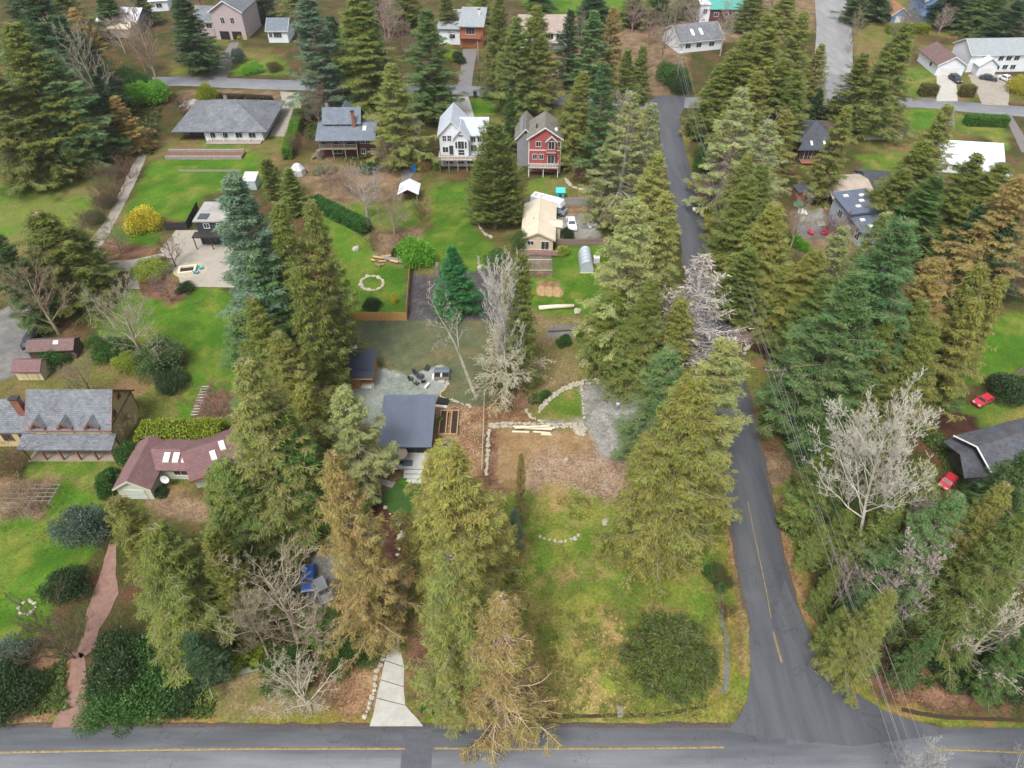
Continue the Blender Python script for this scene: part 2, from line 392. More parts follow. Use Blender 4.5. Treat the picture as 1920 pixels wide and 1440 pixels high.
# (name, tone, edge softness in metres, outline)
ZONES = [
    ('forest_floor', 'forest', 2.5, [(1292, 60), (1545, 20), (1540, 210), (1500, 330), (1510, 640), (1430, 600), (1395, 590), (1330, 400), (1290, 240)]),
    ('forest_floor', 'forest', 2.5, [(-60, -20), (220, -20), (330, 150), (300, 270), (205, 292), (-60, 312)]),
    ('forest_floor', 'forest', 2.0, [(1480, 830), (1560, 640), (1760, 480), (1960, 430), (1960, 600), (1780, 650), (1760, 850), (1960, 900), (1960, 1310), (1690, 1290), (1580, 1210)]),
    ('forest_floor', 'forest', 2.0, [(400, 400), (560, 330), (650, 560), (610, 760), (640, 950), (600, 1240), (400, 1250), (180, 1340), (190, 960), (390, 990), (420, 720)]),
    ('forest_floor', 'forest', 2.0, [(1105, 330), (1230, 240), (1285, 420), (1350, 700), (1360, 940), (1200, 1050), (1180, 700), (1120, 560)]),
    ('forest_floor', 'forest', 2.5, [(540, 60), (860, 40), (860, 160), (820, 240), (700, 320), (560, 280)]),
    ('forest_floor', 'bed', 2.5, [(960, 30), (1300, 40), (1280, 180), (1000, 170)]),
    ('forest_floor', 'bed', 3.0, [(1250, -20), (1540, -20), (1530, 60), (1260, 90)]),
    ('forest_floor', 'forest', 3.0, [(1640, -30), (1960, -30), (1960, 70), (1800, 60), (1700, 20)]),
    ('forest_floor', 'forest', 3.0, [(480, -30), (960, -30), (960, 30), (480, 50)]),
    ('field', 'field', 2.0, [(-40, 300), (60, 310), (205, 288), (225, 320), (165, 430), (120, 470), (60, 480), (-60, 430)]),
    ('lawn', 'lawn', 1.0, [(285, 300), (480, 288), (505, 350), (385, 362), (368, 412), (225, 412), (250, 360)]),
    ('lawn', 'lawn', 0.8, [(200, 425), (300, 430), (300, 462), (225, 478)]),
    ('lawn', 'lawn', 0.9, [(175, 545), (260, 535), (420, 538), (450, 600), (470, 690), (440, 790), (320, 795), (350, 700), (345, 640), (250, 650), (180, 640)]),
    ('lawn', 'lawn', 0.9, [(-60, 930), (100, 905), (200, 930), (185, 1000), (160, 1060), (110, 1100), (95, 1190), (-80, 1240)]),
    ('lawn', 'lawn2', 0.8, [(50, 850), (225, 850), (215, 905), (60, 905)]),
    ('garden_bed', 'bed', 1.0, [(-30, 905), (105, 900), (75, 975), (-40, 985)]),
    ('lawn', 'lawn2', 1.2, [(560, 330), (760, 350), (800, 400), (760, 450), (690, 470), (600, 410)]),
    ('garden_bed', 'bed', 1.6, [(570, 305), (780, 320), (780, 360), (740, 375), (600, 385), (565, 350)]),
    ('garden_bed', 'bed', 1.2, [(650, 435), (800, 430), (800, 470), (765, 505), (700, 490)]),
    ('lawn', 'lawn', 0.8, [(590, 405), (690, 445), (700, 485), (768, 508), (765, 585), (655, 592), (630, 540), (630, 470)]),
    ('lawn', 'lawn', 0.8, [(812, 345), (880, 342), (888, 430), (935, 470), (930, 500), (890, 525), (825, 525), (788, 455), (812, 420)]),
    ('wood_chips', 'chips', 0.5, [(768, 512), (845, 520), (938, 495), (942, 605), (757, 603)]),
    ('lawn', 'lawn', 0.8, [(980, 470), (1135, 455), (1145, 590), (1010, 590), (985, 540)]),
    ('lawn', 'field', 1.0, [(1010, 335), (1070, 335), (1070, 368), (985, 368)]),
    ('gravel_yard', 'gravel', 1.2, [(1040, 395), (1120, 390), (1125, 445), (1045, 450)]),
    ('leaf_litter', 'litter', 0.8, [(1040, 372), (1130, 365), (1135, 398), (1045, 402)]),
    ('rough_grass', 'tan', 1.5, [(1000, 590), (1130, 590), (1200, 690), (1190, 722), (1060, 718), (1000, 780), (960, 760), (1010, 660)]),
    ('gravel_path', 'asphalt_old', 0.4, [(1025, 612), (1140, 606), (1140, 630), (1028, 636)]),
    ('seeded_soil', 'seeded', 0.35, [(664, 600), (925, 600), (915, 760), (838, 765), (842, 700), (822, 682), (800, 690), (765, 704), (735, 695), (712, 680), (660, 660), (640, 690), (622, 690)]),
    ('seeded_soil', 'seeded2', 1.5, [(680, 600), (760, 600), (740, 660), (670, 640)]),
    ('gravel_yard', 'bluegravel', 0.35, [(640, 725), (700, 690), (735, 695), (765, 704), (800, 690), (824, 684), (845, 702), (835, 730), (822, 745), (800, 800), (700, 800), (655, 790)]),
    ('mulch_bed', 'litter', 0.5, [(815, 755), (880, 765), (915, 760), (990, 770), (1010, 800), (900, 800), (915, 960), (870, 900), (850, 850), (800, 850)]),
    ('mulch_bed', 'darkmulch', 0.6, [(610, 690), (650, 650), (655, 700), (645, 730), (620, 730)]),
    ('leaf_litter', 'litter', 0.8, [(560, 740), (640, 730), (650, 800), (560, 820)]),
    ('lawn', 'lawn2', 0.8, [(1010, 772), (1040, 735), (1092, 720), (1096, 790), (1020, 792), (985, 770)]),
    ('gravel_yard', 'gravel', 0.7, [(1088, 718), (1220, 712), (1230, 790), (1195, 880), (1130, 868), (1075, 840), (1100, 795), (1015, 798), (1030, 787), (1095, 785)]),
    ('dirt_pad', 'dirt', 1.2, [(915, 803), (1095, 803), (1120, 860), (1130, 930), (1060, 960), (980, 985), (930, 960)]),
    ('rubble', 'rubble', 1.5, [(990, 855), (1100, 850), (1190, 870), (1180, 960), (1080, 940), (1000, 910)]),
    ('mulch_bed', 'mulch', 0.8, [(912, 800), (935, 803), (930, 900), (980, 960), (945, 985), (905, 900)]),
    ('rough_grass', 'vacant', 1.6, [(925, 935), (1060, 905), (1180, 955), (1300, 1030), (1360, 1000), (1400, 1060), (1425, 1300), (1360, 1364), (960, 1364), (925, 1150)]),
    ('verge', 'verge', 0.8, [(1335, 950), (1362, 960), (1375, 1010), (1402, 1200), (1400, 1290), (1340, 1345), (1320, 1330), (1368, 1280), (1352, 1120)]),
    ('leaf_litter', 'litter', 0.7, [(1362, 985), (1378, 985), (1392, 1090), (1404, 1250), (1397, 1290), (1385, 1180)]),
    ('verge', 'verge', 0.8, [(1440, 870), (1470, 860), (1495, 1000), (1520, 1100), (1570, 1220), (1650, 1310), (1760, 1340), (1960, 1350), (1960, 1375), (1700, 1362), (1600, 1320), (1530, 1230), (1480, 1100)]),
    ('leaf_litter', 'litter', 0.8, [(1455, 930), (1475, 935), (1500, 1080), (1540, 1180), (1520, 1180), (1480, 1080)]),
    ('leaf_litter', 'mulch', 1.4, [(1600, 1220), (1660, 1255), (1830, 1275), (1900, 1300), (1860, 1335), (1700, 1325), (1640, 1290)]),
    ('verge', 'verge', 0.6, [(-80, 1346), (600, 1338), (690, 1346), (700, 1364), (-80, 1364)]),
    ('verge', 'verge', 0.6, [(780, 1345), (1020, 1340), (1020, 1366), (790, 1366)]),
    ('leaf_litter', 'litter', 1.0, [(590, 1215), (655, 1195), (715, 1235), (700, 1330), (640, 1345), (585, 1300)]),
    ('leaf_litter', 'mulch', 0.8, [(760, 1190), (830, 1200), (840, 1300), (800, 1350), (775, 1320)]),
    ('mulch_bed', 'darkmulch', 0.6, [(620, 1130), (700, 1120), (735, 1160), (722, 1215), (640, 1200)]),
    ('mulch_bed', 'darkmulch', 0.7, [(690, 930), (760, 940), (800, 1010), (760, 1080), (720, 1040)]),
    ('mulch_bed', 'mulch', 0.4, [(690, 880), (765, 880), (765, 910), (735, 925), (690, 925)]),
    ('leaf_litter', 'litter', 1.2, [(60, 1240), (140, 1220), (130, 1300), (90, 1360), (0, 1360), (20, 1300)]),
    ('rough_grass', 'tan', 1.0, [(400, 1262), (500, 1250), (600, 1290), (600, 1345), (380, 1345)]),
    ('verge', 'verge', 1.2, [(330, 128), (400, 120), (395, 142), (320, 145)]),
    ('lawn', 'lawn2', 1.0, [(415, 105), (450, 108), (535, 112), (535, 140), (410, 142)]),
    ('lawn', 'lawn2', 1.0, [(375, 72), (410, 72), (405, 95), (380, 105)]),
    ('bank', 'bed', 1.2, [(340, 168), (530, 170), (520, 198), (340, 205)]),
    ('lawn', 'lawn2', 0.8, [(380, 266), (460, 264), (470, 286), (378, 288)]),
    ('lawn', 'lawn', 0.6, [(878, 185), (925, 182), (930, 215), (885, 220)]),
    ('lawn', 'field', 1.0, [(990, 340), (1060, 335), (1055, 368), (985, 365)]),
    ('field', 'lawn', 2.0, [(960, -30), (1240, -30), (1200, 18), (1090, 28), (990, 22)]),
    ('leaf_litter', 'bed', 2.0, [(1060, 90), (1260, 80), (1280, 175), (1180, 185), (1060, 140)]),
    ('verge', 'verge', 1.0, [(1255, 235), (1285, 235), (1290, 300), (1330, 400), (1350, 480), (1395, 600), (1370, 600), (1330, 500), (1290, 380), (1262, 300)]),
    ('leaf_litter', 'litter', 1.2, [(1300, 345), (1340, 335), (1345, 372), (1310, 372)]),
    ('lawn', 'lawn2', 1.2, [(1600, 290), (1720, 285), (1730, 345), (1640, 350)]),
    ('lawn', 'lawn', 1.0, [(1690, 205), (1765, 205), (1760, 245), (1690, 245)]),
    ('lawn', 'lawn2', 1.0, [(1790, 215), (1885, 215), (1890, 285), (1850, 260), (1790, 240)]),
    ('lawn', 'lawn2', 1.0, [(1690, 130), (1765, 120), (1755, 180), (1690, 178)]),
    ('lawn', 'lawn', 1.5, [(1830, 600), (1960, 570), (1960, 680), (1870, 710), (1790, 730), (1800, 650)]),
    ('lawn', 'lawn2', 1.5, [(1790, 760), (1960, 740), (1960, 790), (1830, 810), (1775, 800)]),
    ('dirt_yard', 'darkmulch', 1.2, [(1760, 770), (1830, 775), (1840, 812), (1770, 830)]),
    ('gravel_yard', 'bed', 1.2, [(1480, 400), (1600, 380), (1610, 460), (1560, 500), (1490, 480)]),
    ('gravel_yard', 'gravel', 1.0, [(1495, 395), (1590, 385), (1580, 410), (1500, 412)]),
    ('gravel_yard', 'asphalt_old', 1.0, [(1490, 415), (1560, 420), (1558, 448), (1500, 445)]),
    ('verge', 'rough', 1.5, [(1640, -10), (1700, -10), (1720, 60), (1690, 120), (1610, 130), (1590, 60)]),
    ('yard', 'rough', 1.5, [(1450, 640), (1540, 640), (1530, 720), (1450, 720)]),
    ('driveway_dirt', 'bed', 0.8, [(1410, 850), (1500, 835), (1510, 890), (1460, 920), (1420, 930)]),
        ('dirt_drive', 'bed', 0.8, [(265, 930), (400, 930), (400, 985), (300, 970)]),
    ('garden_bed', 'bed', 0.3, [(372, 735), (445, 735), (445, 787), (360, 787)]),
    ('mulch_bed', 'mulch', 0.8, [(150, 505), (250, 505), (330, 520), (360, 545), (330, 570), (240, 545), (130, 545)]),
    ('mulch_bed', 'mulch', 0.6, [(180, 445), (300, 465), (300, 482), (170, 492)]),
    ('gravel_drive', 'asphalt_old', 0.6, [(-30, 600), (40, 560), (75, 570), (80, 640), (30, 700), (-60, 740)]),
    ('leaf_litter', 'rough', 1.5, [(150, 690), (300, 700), (300, 740), (190, 750), (110, 720)]),
    ('garden_bed', 'bed', 0.5, [(985, 478), (1036, 478), (1036, 522), (985, 522)]),
    ('garden_bed', 'litter', 0.4, [(1008, 528), (1050, 528), (1056, 556), (1008, 554)]),
    ('gravel_drive', 'asphalt_old', 0.6, [(555, 1075), (620, 1030), (640, 1100), (610, 1135), (560, 1135)]),
    ('gravel_drive', 'gravel', 0.6, [(585, 1045), (640, 990), (720, 1010), (690, 1070), (600, 1080)]),
]

def poly_sd(px, py, poly):
    """signed distance, positive inside"""
    d = np.full(px.shape, 1e9); ins = np.zeros(px.shape, bool)
    n = len(poly)
    for i in range(n):
        (x0, y0), (x1, y1) = poly[i], poly[(i + 1) % n]
        ex, ey = x1 - x0, y1 - y0
        L2 = ex * ex + ey * ey + 1e-9
        t = np.clip(((px - x0) * ex + (py - y0) * ey) / L2, 0, 1)
        d = np.minimum(d, (px - x0 - t * ex) ** 2 + (py - y0 - t * ey) ** 2)
        c = ((y0 > py) != (y1 > py)) & (px < ex * (py - y0) / (ey if abs(ey) > 1e-9 else 1e-9) + x0)
        ins ^= c
    d = np.sqrt(d)
    return np.where(ins, d, -d)

def tone(key, x, y):
    a, b, c, sc, sp = PAL[key]
    n1 = np.clip((VN[0].fbm(x, y, sc) - .32) / .36, 0, 1)[:, None]
    n2 = np.clip((VN[1].fbm(x + 40, y, sc * .8) - .48) / .25, 0, 1)[:, None]
    n3 = VN[2].fbm(x, y, .9, 3)[:, None]
    c_ = np.array(a) * (1 - n1) + np.array(b) * n1
    c_ = c_ * (1 - n2) + np.array(c) * n2
    return c_ * (0.78 + .44 * n3), np.full(len(x), sp)

def ground_colour(x, y):
    col, sp = tone('forest', x, y)
    z2, s2 = tone('rough', x, y)
    m = np.clip((VN[3].fbm(x, y, 16) - .45) / .2, 0, 1)
    col = col * (1 - m[:, None]) + z2 * m[:, None]; sp = sp * (1 - m) + s2 * m
    zid = np.full(len(x), -1)
    wx = (VN[4].fbm(x, y, 2.6, 4) - .5); wy = (VN[5].fbm(x, y, 2.6, 4) - .5)
    for k, (nm, key, soft, pts) in enumerate(ZONES):
        poly = [g(*p) for p in pts]
        xs, ys = [p[0] for p in poly], [p[1] for p in poly]
        sel = np.where((x > min(xs) - 6) & (x < max(xs) + 6) & (y > min(ys) - 6) & (y < max(ys) + 6))[0]
        if not len(sel): continue
        amp = min(3.2 * soft, 3.5)
        d = poly_sd(x[sel] + wx[sel] * amp, y[sel] + wy[sel] * amp, poly)
        wgt = np.clip(d / soft + .5, 0, 1)
        hit = wgt > 0
        sel, wgt = sel[hit], wgt[hit]
        if not len(sel): continue
        c2, s2 = tone(key, x[sel], y[sel])
        col[sel] = col[sel] * (1 - wgt[:, None]) + c2 * wgt[:, None]
        sp[sel] = sp[sel] * (1 - wgt) + s2 * wgt
        zid[sel[wgt > .5]] = k
    return col, sp, zid

def make_ground_mat():
    m, t, b = _nodes('ground')
    at = N(t, 'ShaderNodeAttribute', attribute_name='Col')
    tc = N(t, 'ShaderNodeTexCoord')
    v1 = N(t, 'ShaderNodeTexNoise', Scale=3.2, Detail=5.0, Roughness=0.75)
    v2 = N(t, 'ShaderNodeTexVoronoi', Scale=4.5)
    t.links.new(tc.outputs['Object'], v1.inputs['Vector']); t.links.new(tc.outputs['Object'], v2.inputs['Vector'])
    hv = N(t, 'ShaderNodeSeparateColor'); t.links.new(v2.outputs['Color'], hv.inputs[0])
    # fine mottling, strength from the kind of ground
    a1 = N(t, 'ShaderNodeMapRange'); a1.inputs['From Min'].default_value = .28; a1.inputs['From Max'].default_value = .72; a1.inputs['To Min'].default_value = -1; a1.inputs['To Max'].default_value = 1
    t.links.new(v1.outputs['Fac'], a1.inputs['Value'])
    a2 = N(t, 'ShaderNodeMapRange'); a2.inputs['To Min'].default_value = -.7; a2.inputs['To Max'].default_value = .7
    t.links.new(hv.outputs['Red'], a2.inputs['Value'])
    s = N(t, 'ShaderNodeMath', operation='ADD'); t.links.new(a1.outputs[0], s.inputs[0]); t.links.new(a2.outputs[0], s.inputs[1])
    q = N(t, 'ShaderNodeMath', operation='MULTIPLY'); t.links.new(s.outputs[0], q.inputs[0]); t.links.new(at.outputs['Alpha'], q.inputs[1])
    v3 = N(t, 'ShaderNodeTexNoise', Scale=13.0, Detail=4.0, Roughness=0.8); t.links.new(tc.outputs['Object'], v3.inputs['Vector'])
    a3 = N(t, 'ShaderNodeMapRange'); a3.inputs['From Min'].default_value = .3; a3.inputs['From Max'].default_value = .7; a3.inputs['To Min'].default_value = -.9; a3.inputs['To Max'].default_value = .9
    t.links.new(v3.outputs['Fac'], a3.inputs['Value'])
    s3 = N(t, 'ShaderNodeMath', operation='ADD'); t.links.new(s.outputs[0], s3.inputs[0]); t.links.new(a3.outputs[0], s3.inputs[1]); t.links.new(s3.outputs[0], q.inputs[0])
    q2 = N(t, 'ShaderNodeMath', operation='MULTIPLY_ADD'); t.links.new(q.outputs[0], q2.inputs[0]); q2.inputs[1].default_value = .62; q2.inputs[2].default_value = 1.0
    q3 = N(t, 'ShaderNodeMath', operation='MAXIMUM'); t.links.new(q2.outputs[0], q3.inputs[0]); q3.inputs[1].default_value = .25
    mu = N(t, 'ShaderNodeVectorMath', operation='SCALE')
    t.links.new(at.outputs['Color'], mu.inputs[0]); t.links.new(q3.outputs[0], mu.inputs['Scale'])
    t.links.new(mu.outputs[0], b.inputs['Base Color'])
    b.inputs['Roughness'].default_value = .95
    b.inputs['Specular IOR Level'].default_value = .08
    bp = N(t, 'ShaderNodeBump', Strength=.6, Distance=.12)
    t.links.new(v1.outputs['Fac'], bp.inputs['Height']); t.links.new(bp.outputs[0], b.inputs['Normal'])
    return m
M_GROUND = make_ground_mat()

def ground_grid(x0, x1, y0, y1, step):
    nx, ny = int(round((x1 - x0) / step)) + 1, int(round((y1 - y0) / step)) + 1
    X, Y = np.meshgrid(np.linspace(x0, x1, nx), np.linspace(y0, y1, ny))
    x, y = X.ravel(), Y.ravel()
    col, sp, zid = ground_colour(x, y)
    i = (np.arange(ny - 1)[:, None] * nx + np.arange(nx - 1)[None, :]).ravel()
    F = np.stack([i, i + 1, i + nx + 1, i + nx], 1)
    V = np.stack([x, y, np.zeros_like(x)], 1)
    return V, F, np.concatenate([col, sp[:, None]], 1), zid[i]

_parts = {}
for args in ((-110, 120, 10, 104, .42), (-225, 225, 104, 330, 1.0)):
    V, F, C, Z = ground_grid(*args)
    for k in np.unique(Z):
        sel = F[Z == k]
        u, inv = np.unique(sel, return_inverse=True)
        _parts.setdefault(int(k), []).append((V[u], inv.reshape(sel.shape), C[u]))
for k, lst in _parts.items():
    off, vs, fs, cs = 0, [], [], []
    for v, f, c in lst:
        vs.append(v); fs.append(f + off); cs.append(c); off += len(v)
    vs, fs, cs = np.concatenate(vs), np.concatenate(fs), np.concatenate(cs)
    nm = 'ground' if k < 0 else ZONES[k][0]
    add(nm, raw_mesh(nm, vs, fs, M_GROUND, attrs={'Col': ('POINT', 'FLOAT_COLOR', cs)}), kind='structure')
# the land beyond, out to the horizon
def far_land():
    xs = [-4000, -1200, -225, 225, 1200, 4000]; ys = [-3000, -600, 10, 330, 1200, 4000]
    V = [(x, y, 0) for y in ys for x in xs]; Fc = []
    for j in range(5):
        for i in range(5):
            if i == 2 and j == 2: continue
            a = j * 6 + i; Fc.append((a, a + 1, a + 7, a + 6))
    for (x0, x1) in ((-225, -110), (120, 225)):
        n = len(V); V += [(x0, 10, 0), (x1, 10, 0), (x1, 104, 0), (x0, 104, 0)]; Fc.append((n, n + 1, n + 2, n + 3))
    return V, Fc
V, Fc = far_land()
add('terrain', raw_mesh('terrain', V, Fc, mat('far_land', srgb(78, 86, 48), .95, .35, .06)), kind='structure')

# ------------------------------------------------------------------ roads and paving
def smooth_line(pts, n=10):
    """Catmull-Rom through ground points"""
    P = [np.array(p[:2], float) for p in pts]
    P = [2 * P[0] - P[1]] + P + [2 * P[-1] - P[-2]]
    out = []
    for i in range(1, len(P) - 2):
        for k in range(n):
            t = k / n
            out.append(.5 * (2 * P[i] + (P[i + 1] - P[i - 1]) * t + (2 * P[i - 1] - 5 * P[i] + 4 * P[i + 1] - P[i + 2]) * t * t + (3 * P[i] - P[i - 1] - 3 * P[i + 1] + P[i + 2]) * t ** 3))
    out.append(P[-2])
    return np.array(out)

def ribbon(name, line, wl, wr, z, m, wob=0.0, seed=0, **kw):
    L = np.asarray(line); n = len(L)
    d = np.gradient(L, axis=0); d /= np.linalg.norm(d, axis=1)[:, None]
    nr = np.stack([-d[:, 1], d[:, 0]], 1)
    wl = np.broadcast_to(wl, n).astype(float).copy(); wr = np.broadcast_to(wr, n).astype(float).copy()
    if wob:
        wl += (VN[seed].fbm(L[:, 0] + 7, L[:, 1], 1.7, 4) - .5) * wob; wr += (VN[seed].fbm(L[:, 0] - 31, L[:, 1] + 5, 1.7, 4) - .5) * wob
    A, B = L + nr * wl[:, None], L - nr * wr[:, None]
    V = np.concatenate([np.c_[A, np.full(n, z)], np.c_[B, np.full(n, z)], np.c_[A + nr * .05, np.full(n, 0.0)], np.c_[B - nr * .05, np.full(n, 0.0)]])
    i = np.arange(n - 1)
    Fc = np.concatenate([np.stack([i + n, i + n + 1, i + 1, i], 1), np.stack([i, i + 1, i + 2 * n + 1, i + 2 * n], 1), np.stack([i + 3 * n, i + 3 * n + 1, i + n + 1, i + n], 1)])
    return add(name, raw_mesh(name, V, Fc, m), **kw)

def densify(poly, step):
    out = []
    for i in range(len(poly)):
        a, b = np.array(poly[i], float), np.array(poly[(i + 1) % len(poly)], float)
        k = max(1, int(np.linalg.norm(b - a) / step))
        out += [a + (b - a) * j / k for j in range(k)]
    return np.array(out)

def sheet(name, poly, z, m, step=.6, wob=0.0, parent=None, **kw):
    """a flat pad with a real edge; outline worn by wob metres"""
    P = densify(poly, step)
    if wob:
        P = P + np.stack([VN[1].fbm(P[:, 0], P[:, 1], 1.1, 3) - .5, VN[2].fbm(P[:, 0], P[:, 1], 1.1, 3) - .5], 1) * wob
    mb = MB(); n = len(P)
    mb.v = [(p[0], p[1], z) for p in P] + [(p[0], p[1], -.02) for p in P]
    mb.f = [tuple(range(n))] + [(i, i + n, (i + 1) % n + n, (i + 1) % n) for i in range(n)]
    # outline orientation
    area = sum(P[i][0] * P[(i + 1) % n][1] - P[(i + 1) % n][0] * P[i][1] for i in range(n))
    if area < 0: mb.f = [tuple(reversed(f)) for f in mb.f]
    return mb.build(name, m, parent, **kw)

def asphalt_mat(name, col, worn, scale=(1, 1, 1), amt=.5):
    if name in _MATS: return _MATS[name]
    m, t, b = _nodes(name)
    tc = N(t, 'ShaderNodeTexCoord')
    mp = N(t, 'ShaderNodeMapping'); mp.inputs['Scale'].default_value = scale
    t.links.new(tc.outputs['Object'], mp.inputs[0])
    n1 = N(t, 'ShaderNodeTexNoise', Scale=.6, Detail=7.0, Roughness=.6); t.links.new(mp.outputs[0], n1.inputs['Vector'])
    n2 = N(t, 'ShaderNodeTexNoise', Scale=9.0, Detail=4.0, Roughness=.8); t.links.new(tc.outputs['Object'], n2.inputs['Vector'])
    r1 = N(t, 'ShaderNodeMapRange'); r1.inputs['From Min'].default_value = .38; r1.inputs['From Max'].default_value = .66; r1.inputs['To Max'].default_value = amt
    t.links.new(n1.outputs['Fac'], r1.inputs['Value'])
    mx = N(t, 'ShaderNodeMix', data_type='RGBA'); mx.inputs['A'].default_value = (*col, 1); mx.inputs['B'].default_value = (*worn, 1)
    t.links.new(r1.outputs[0], mx.inputs['Factor'])
    r2 = N(t, 'ShaderNodeMapRange'); r2.inputs['From Min'].default_value = .25; r2.inputs['From Max'].default_value = .75; r2.inputs['To Min'].default_value = .82; r2.inputs['To Max'].default_value = 1.18
    t.links.new(n2.outputs['Fac'], r2.inputs['Value'])
    mu = N(t, 'ShaderNodeVectorMath', operation='SCALE'); t.links.new(mx.outputs['Result'], mu.inputs[0]); t.links.new(r2.outputs[0], mu.inputs['Scale'])
    # hairline cracks
    vo = N(t, 'ShaderNodeTexVoronoi', feature='DISTANCE_TO_EDGE', Scale=.11)
    wv = N(t, 'ShaderNodeTexNoise', Scale=.7, Detail=5.0)
    t.links.new(tc.outputs['Object'], wv.inputs['Vector'])
    ad = N(t, 'ShaderNodeMix', data_type='VECTOR'); ad.inputs['Factor'].default_value = .28
    t.links.new(tc.outputs['Object'], ad.inputs['A'])
    sc = N(t, 'ShaderNodeVectorMath', operation='SCALE'); sc.inputs['Scale'].default_value = 14.0
    t.links.new(wv.outputs['Color'], sc.inputs[0]); t.links.new(sc.outputs[0], ad.inputs['B'])
    t.links.new(ad.outputs['Result'], vo.inputs['Vector'])
    r3 = N(t, 'ShaderNodeMapRange'); r3.inputs['From Max'].default_value = .006; r3.inputs['To Min'].default_value = .5; r3.inputs['To Max'].default_value = 1.0
    t.links.new(vo.outputs['Distance'], r3.inputs['Value'])
    m3 = N(t, 'ShaderNodeVectorMath', operation='SCALE'); t.links.new(mu.outputs[0], m3.inputs[0]); t.links.new(r3.outputs[0], m3.inputs['Scale'])
    t.links.new(m3.outputs[0], b.inputs['Base Color'])
    b.inputs['Roughness'].default_value = .62
    b.inputs['Specular IOR Level'].default_value = .45
    _MATS[name] = m
    return m
M_ASPH = asphalt_mat('asphalt', srgb(90, 93, 100), srgb(122, 125, 130), (.1, .9, 1), .95)  # paler streaks: road wear plus wet sheen put into the colour
M_ASPH2 = asphalt_mat('asphalt_side', srgb(80, 82, 88), srgb(102, 104, 109), (1.2, .12, 1), .7)
M_ASPH3 = asphalt_mat('asphalt_far', srgb(122, 124, 130), srgb(142, 142, 146), (.4, .4, 1), .8)
M_ASPH4 = asphalt_mat('asphalt_hill', srgb(136, 136, 138), srgb(164, 162, 160), (.8, .2, 1), .8)
M_PATCH = mat('asphalt_patch', srgb(84, 86, 94), .6, .2, 2.0, spec=.5)
M_LIGHTPATCH = mat('sheen_patch', srgb(124, 127, 134), .5, .2, .8, spec=.5, streak=(.4, 2, 1))  # pale streaked tone with light reflections on the road put into its colour
M_YELLOW = mat('yellow_paint', srgb(150, 132, 88), .7, .4, 3.0)
M_WHITEP = mat('white_paint', srgb(196, 196, 192), .7, .3, 3.0)
M_EDGE = mat('road_shoulder', srgb(96, 84, 78), .95, .4, 4.0)

yE, yC = g(960, 1365)[1], g(960, 1405)[1]
main_line = np.array([(x, yC) for x in np.arange(-110, 121, 1.5)])
HWN = yE - yC
road = ribbon('road', main_line, HWN, 3.0, .045, M_ASPH, .4, 0, kind='structure', label='grey asphalt road crossing the front of the lots')
side_px = [(1530, 1392), (1490, 1290), (1463, 1200), (1432, 1080), (1408, 950), (1385, 830), (1356, 690), (1332, 580), (1303, 450), (1282, 360), (1268, 300), (1256, 240), (1253, 190)]
side_line = smooth_line([g(*p) for p in side_px], 14)
wid = np.full(len(side_line), 2.75)
side = ribbon('side_road', side_line, wid, wid, .053, M_ASPH2, .45, 1, kind='structure', label='narrow asphalt side road running back between tall conifers')
# flared corner of the junction
flare = [(1362, 1372), (1385, 1345), (1402, 1310), (1408, 1260), (1404, 1180), (1440, 1180), (1472, 1085), (1487, 1125), (1522, 1192), (1545, 1237), (1600, 1297), (1657, 1332), (1710, 1350), (1765, 1364), (1790, 1374), (1600, 1400)]
sheet('junction', [g(*p) for p in flare], .06, M_ASPH2, wob=.15, kind='structure')
# shoulders
ribbon('road_shoulder', np.array([(x, yE + .12) for x in np.arange(-110, 27, 1.2)]), .35, .5, .022, M_EDGE, .6, 3, kind='structure')
ribbon('road_shoulder', side_line[:110], 3.15, 3.2, .018, M_EDGE, .7, 4, kind='structure')
# paint
def line_px(pts, wd, name, m, z, parent, n=6):
    L = smooth_line([g(*p) for p in pts], n)
    return ribbon(name, L, wd, wd, z, m, .03, 2, parent=parent)
line_px([(-40, 1412), (230, 1407), (500, 1404), (760, 1404)], .10, 'centre_line', M_YELLOW, .053, road)
line_px([(815, 1403), (960, 1404), (1200, 1403), (1358, 1401)], .10, 'centre_line', M_YELLOW, .053, road)
line_px([(1745, 1405), (1850, 1408), (1960, 1414)], .10, 'centre_line', M_YELLOW, .053, road)
line_px([(1402, 940), (1418, 1020), (1434, 1095), (1446, 1160)], .05, 'centre_line', M_YELLOW, .061, side)
line_px([(1450, 1185), (1458, 1215), (1466, 1243)], .1, 'centre_line', M_YELLOW, .068, side, 4)
P_ = lambda *a: [g(*p) for p in a]
sheet('asphalt_patch', P_((757, 1368), (812, 1368), (808, 1450), (750, 1450)), .0515, M_PATCH, wob=.06, parent=road)

# far streets
far_px = [(-60, 160), (150, 158), (330, 152), (440, 156), (560, 160), (700, 163), (880, 170), (1050, 186), (1200, 195), (1300, 192), (1450, 188), (1560, 192), (1720, 192), (1830, 202), (1990, 214)]
far_line = smooth_line([g(*p) for p in far_px], 10)
ribbon('street', far_line, 3.4, 3.4, .04, M_ASPH3, .4, 2, kind='structure', label='grey back street running across behind the row of houses')
hill_line = smooth_line([g(*p) for p in [(1548, 195), (1558, 150), (1562, 100), (1562, 50), (1556, 0), (1548, -30)]], 10)
ribbon('hill_street', hill_line, 5.2, 5.6, .034, M_ASPH4, .6, 1, kind='structure', label='pale worn street climbing away beyond the back street')
sheet('hill_junction', P_((1480, 200), (1522, 168), (1532, 140), (1598, 140), (1612, 172), (1640, 200)), .046, M_ASPH3, wob=.4, kind='structure')
sheet('road_mouth', P_((1222, 205), (1228, 180), (1285, 178), (1282, 205), (1262, 240), (1243, 240)), .057, M_ASPH2, wob=.4, kind='structure')
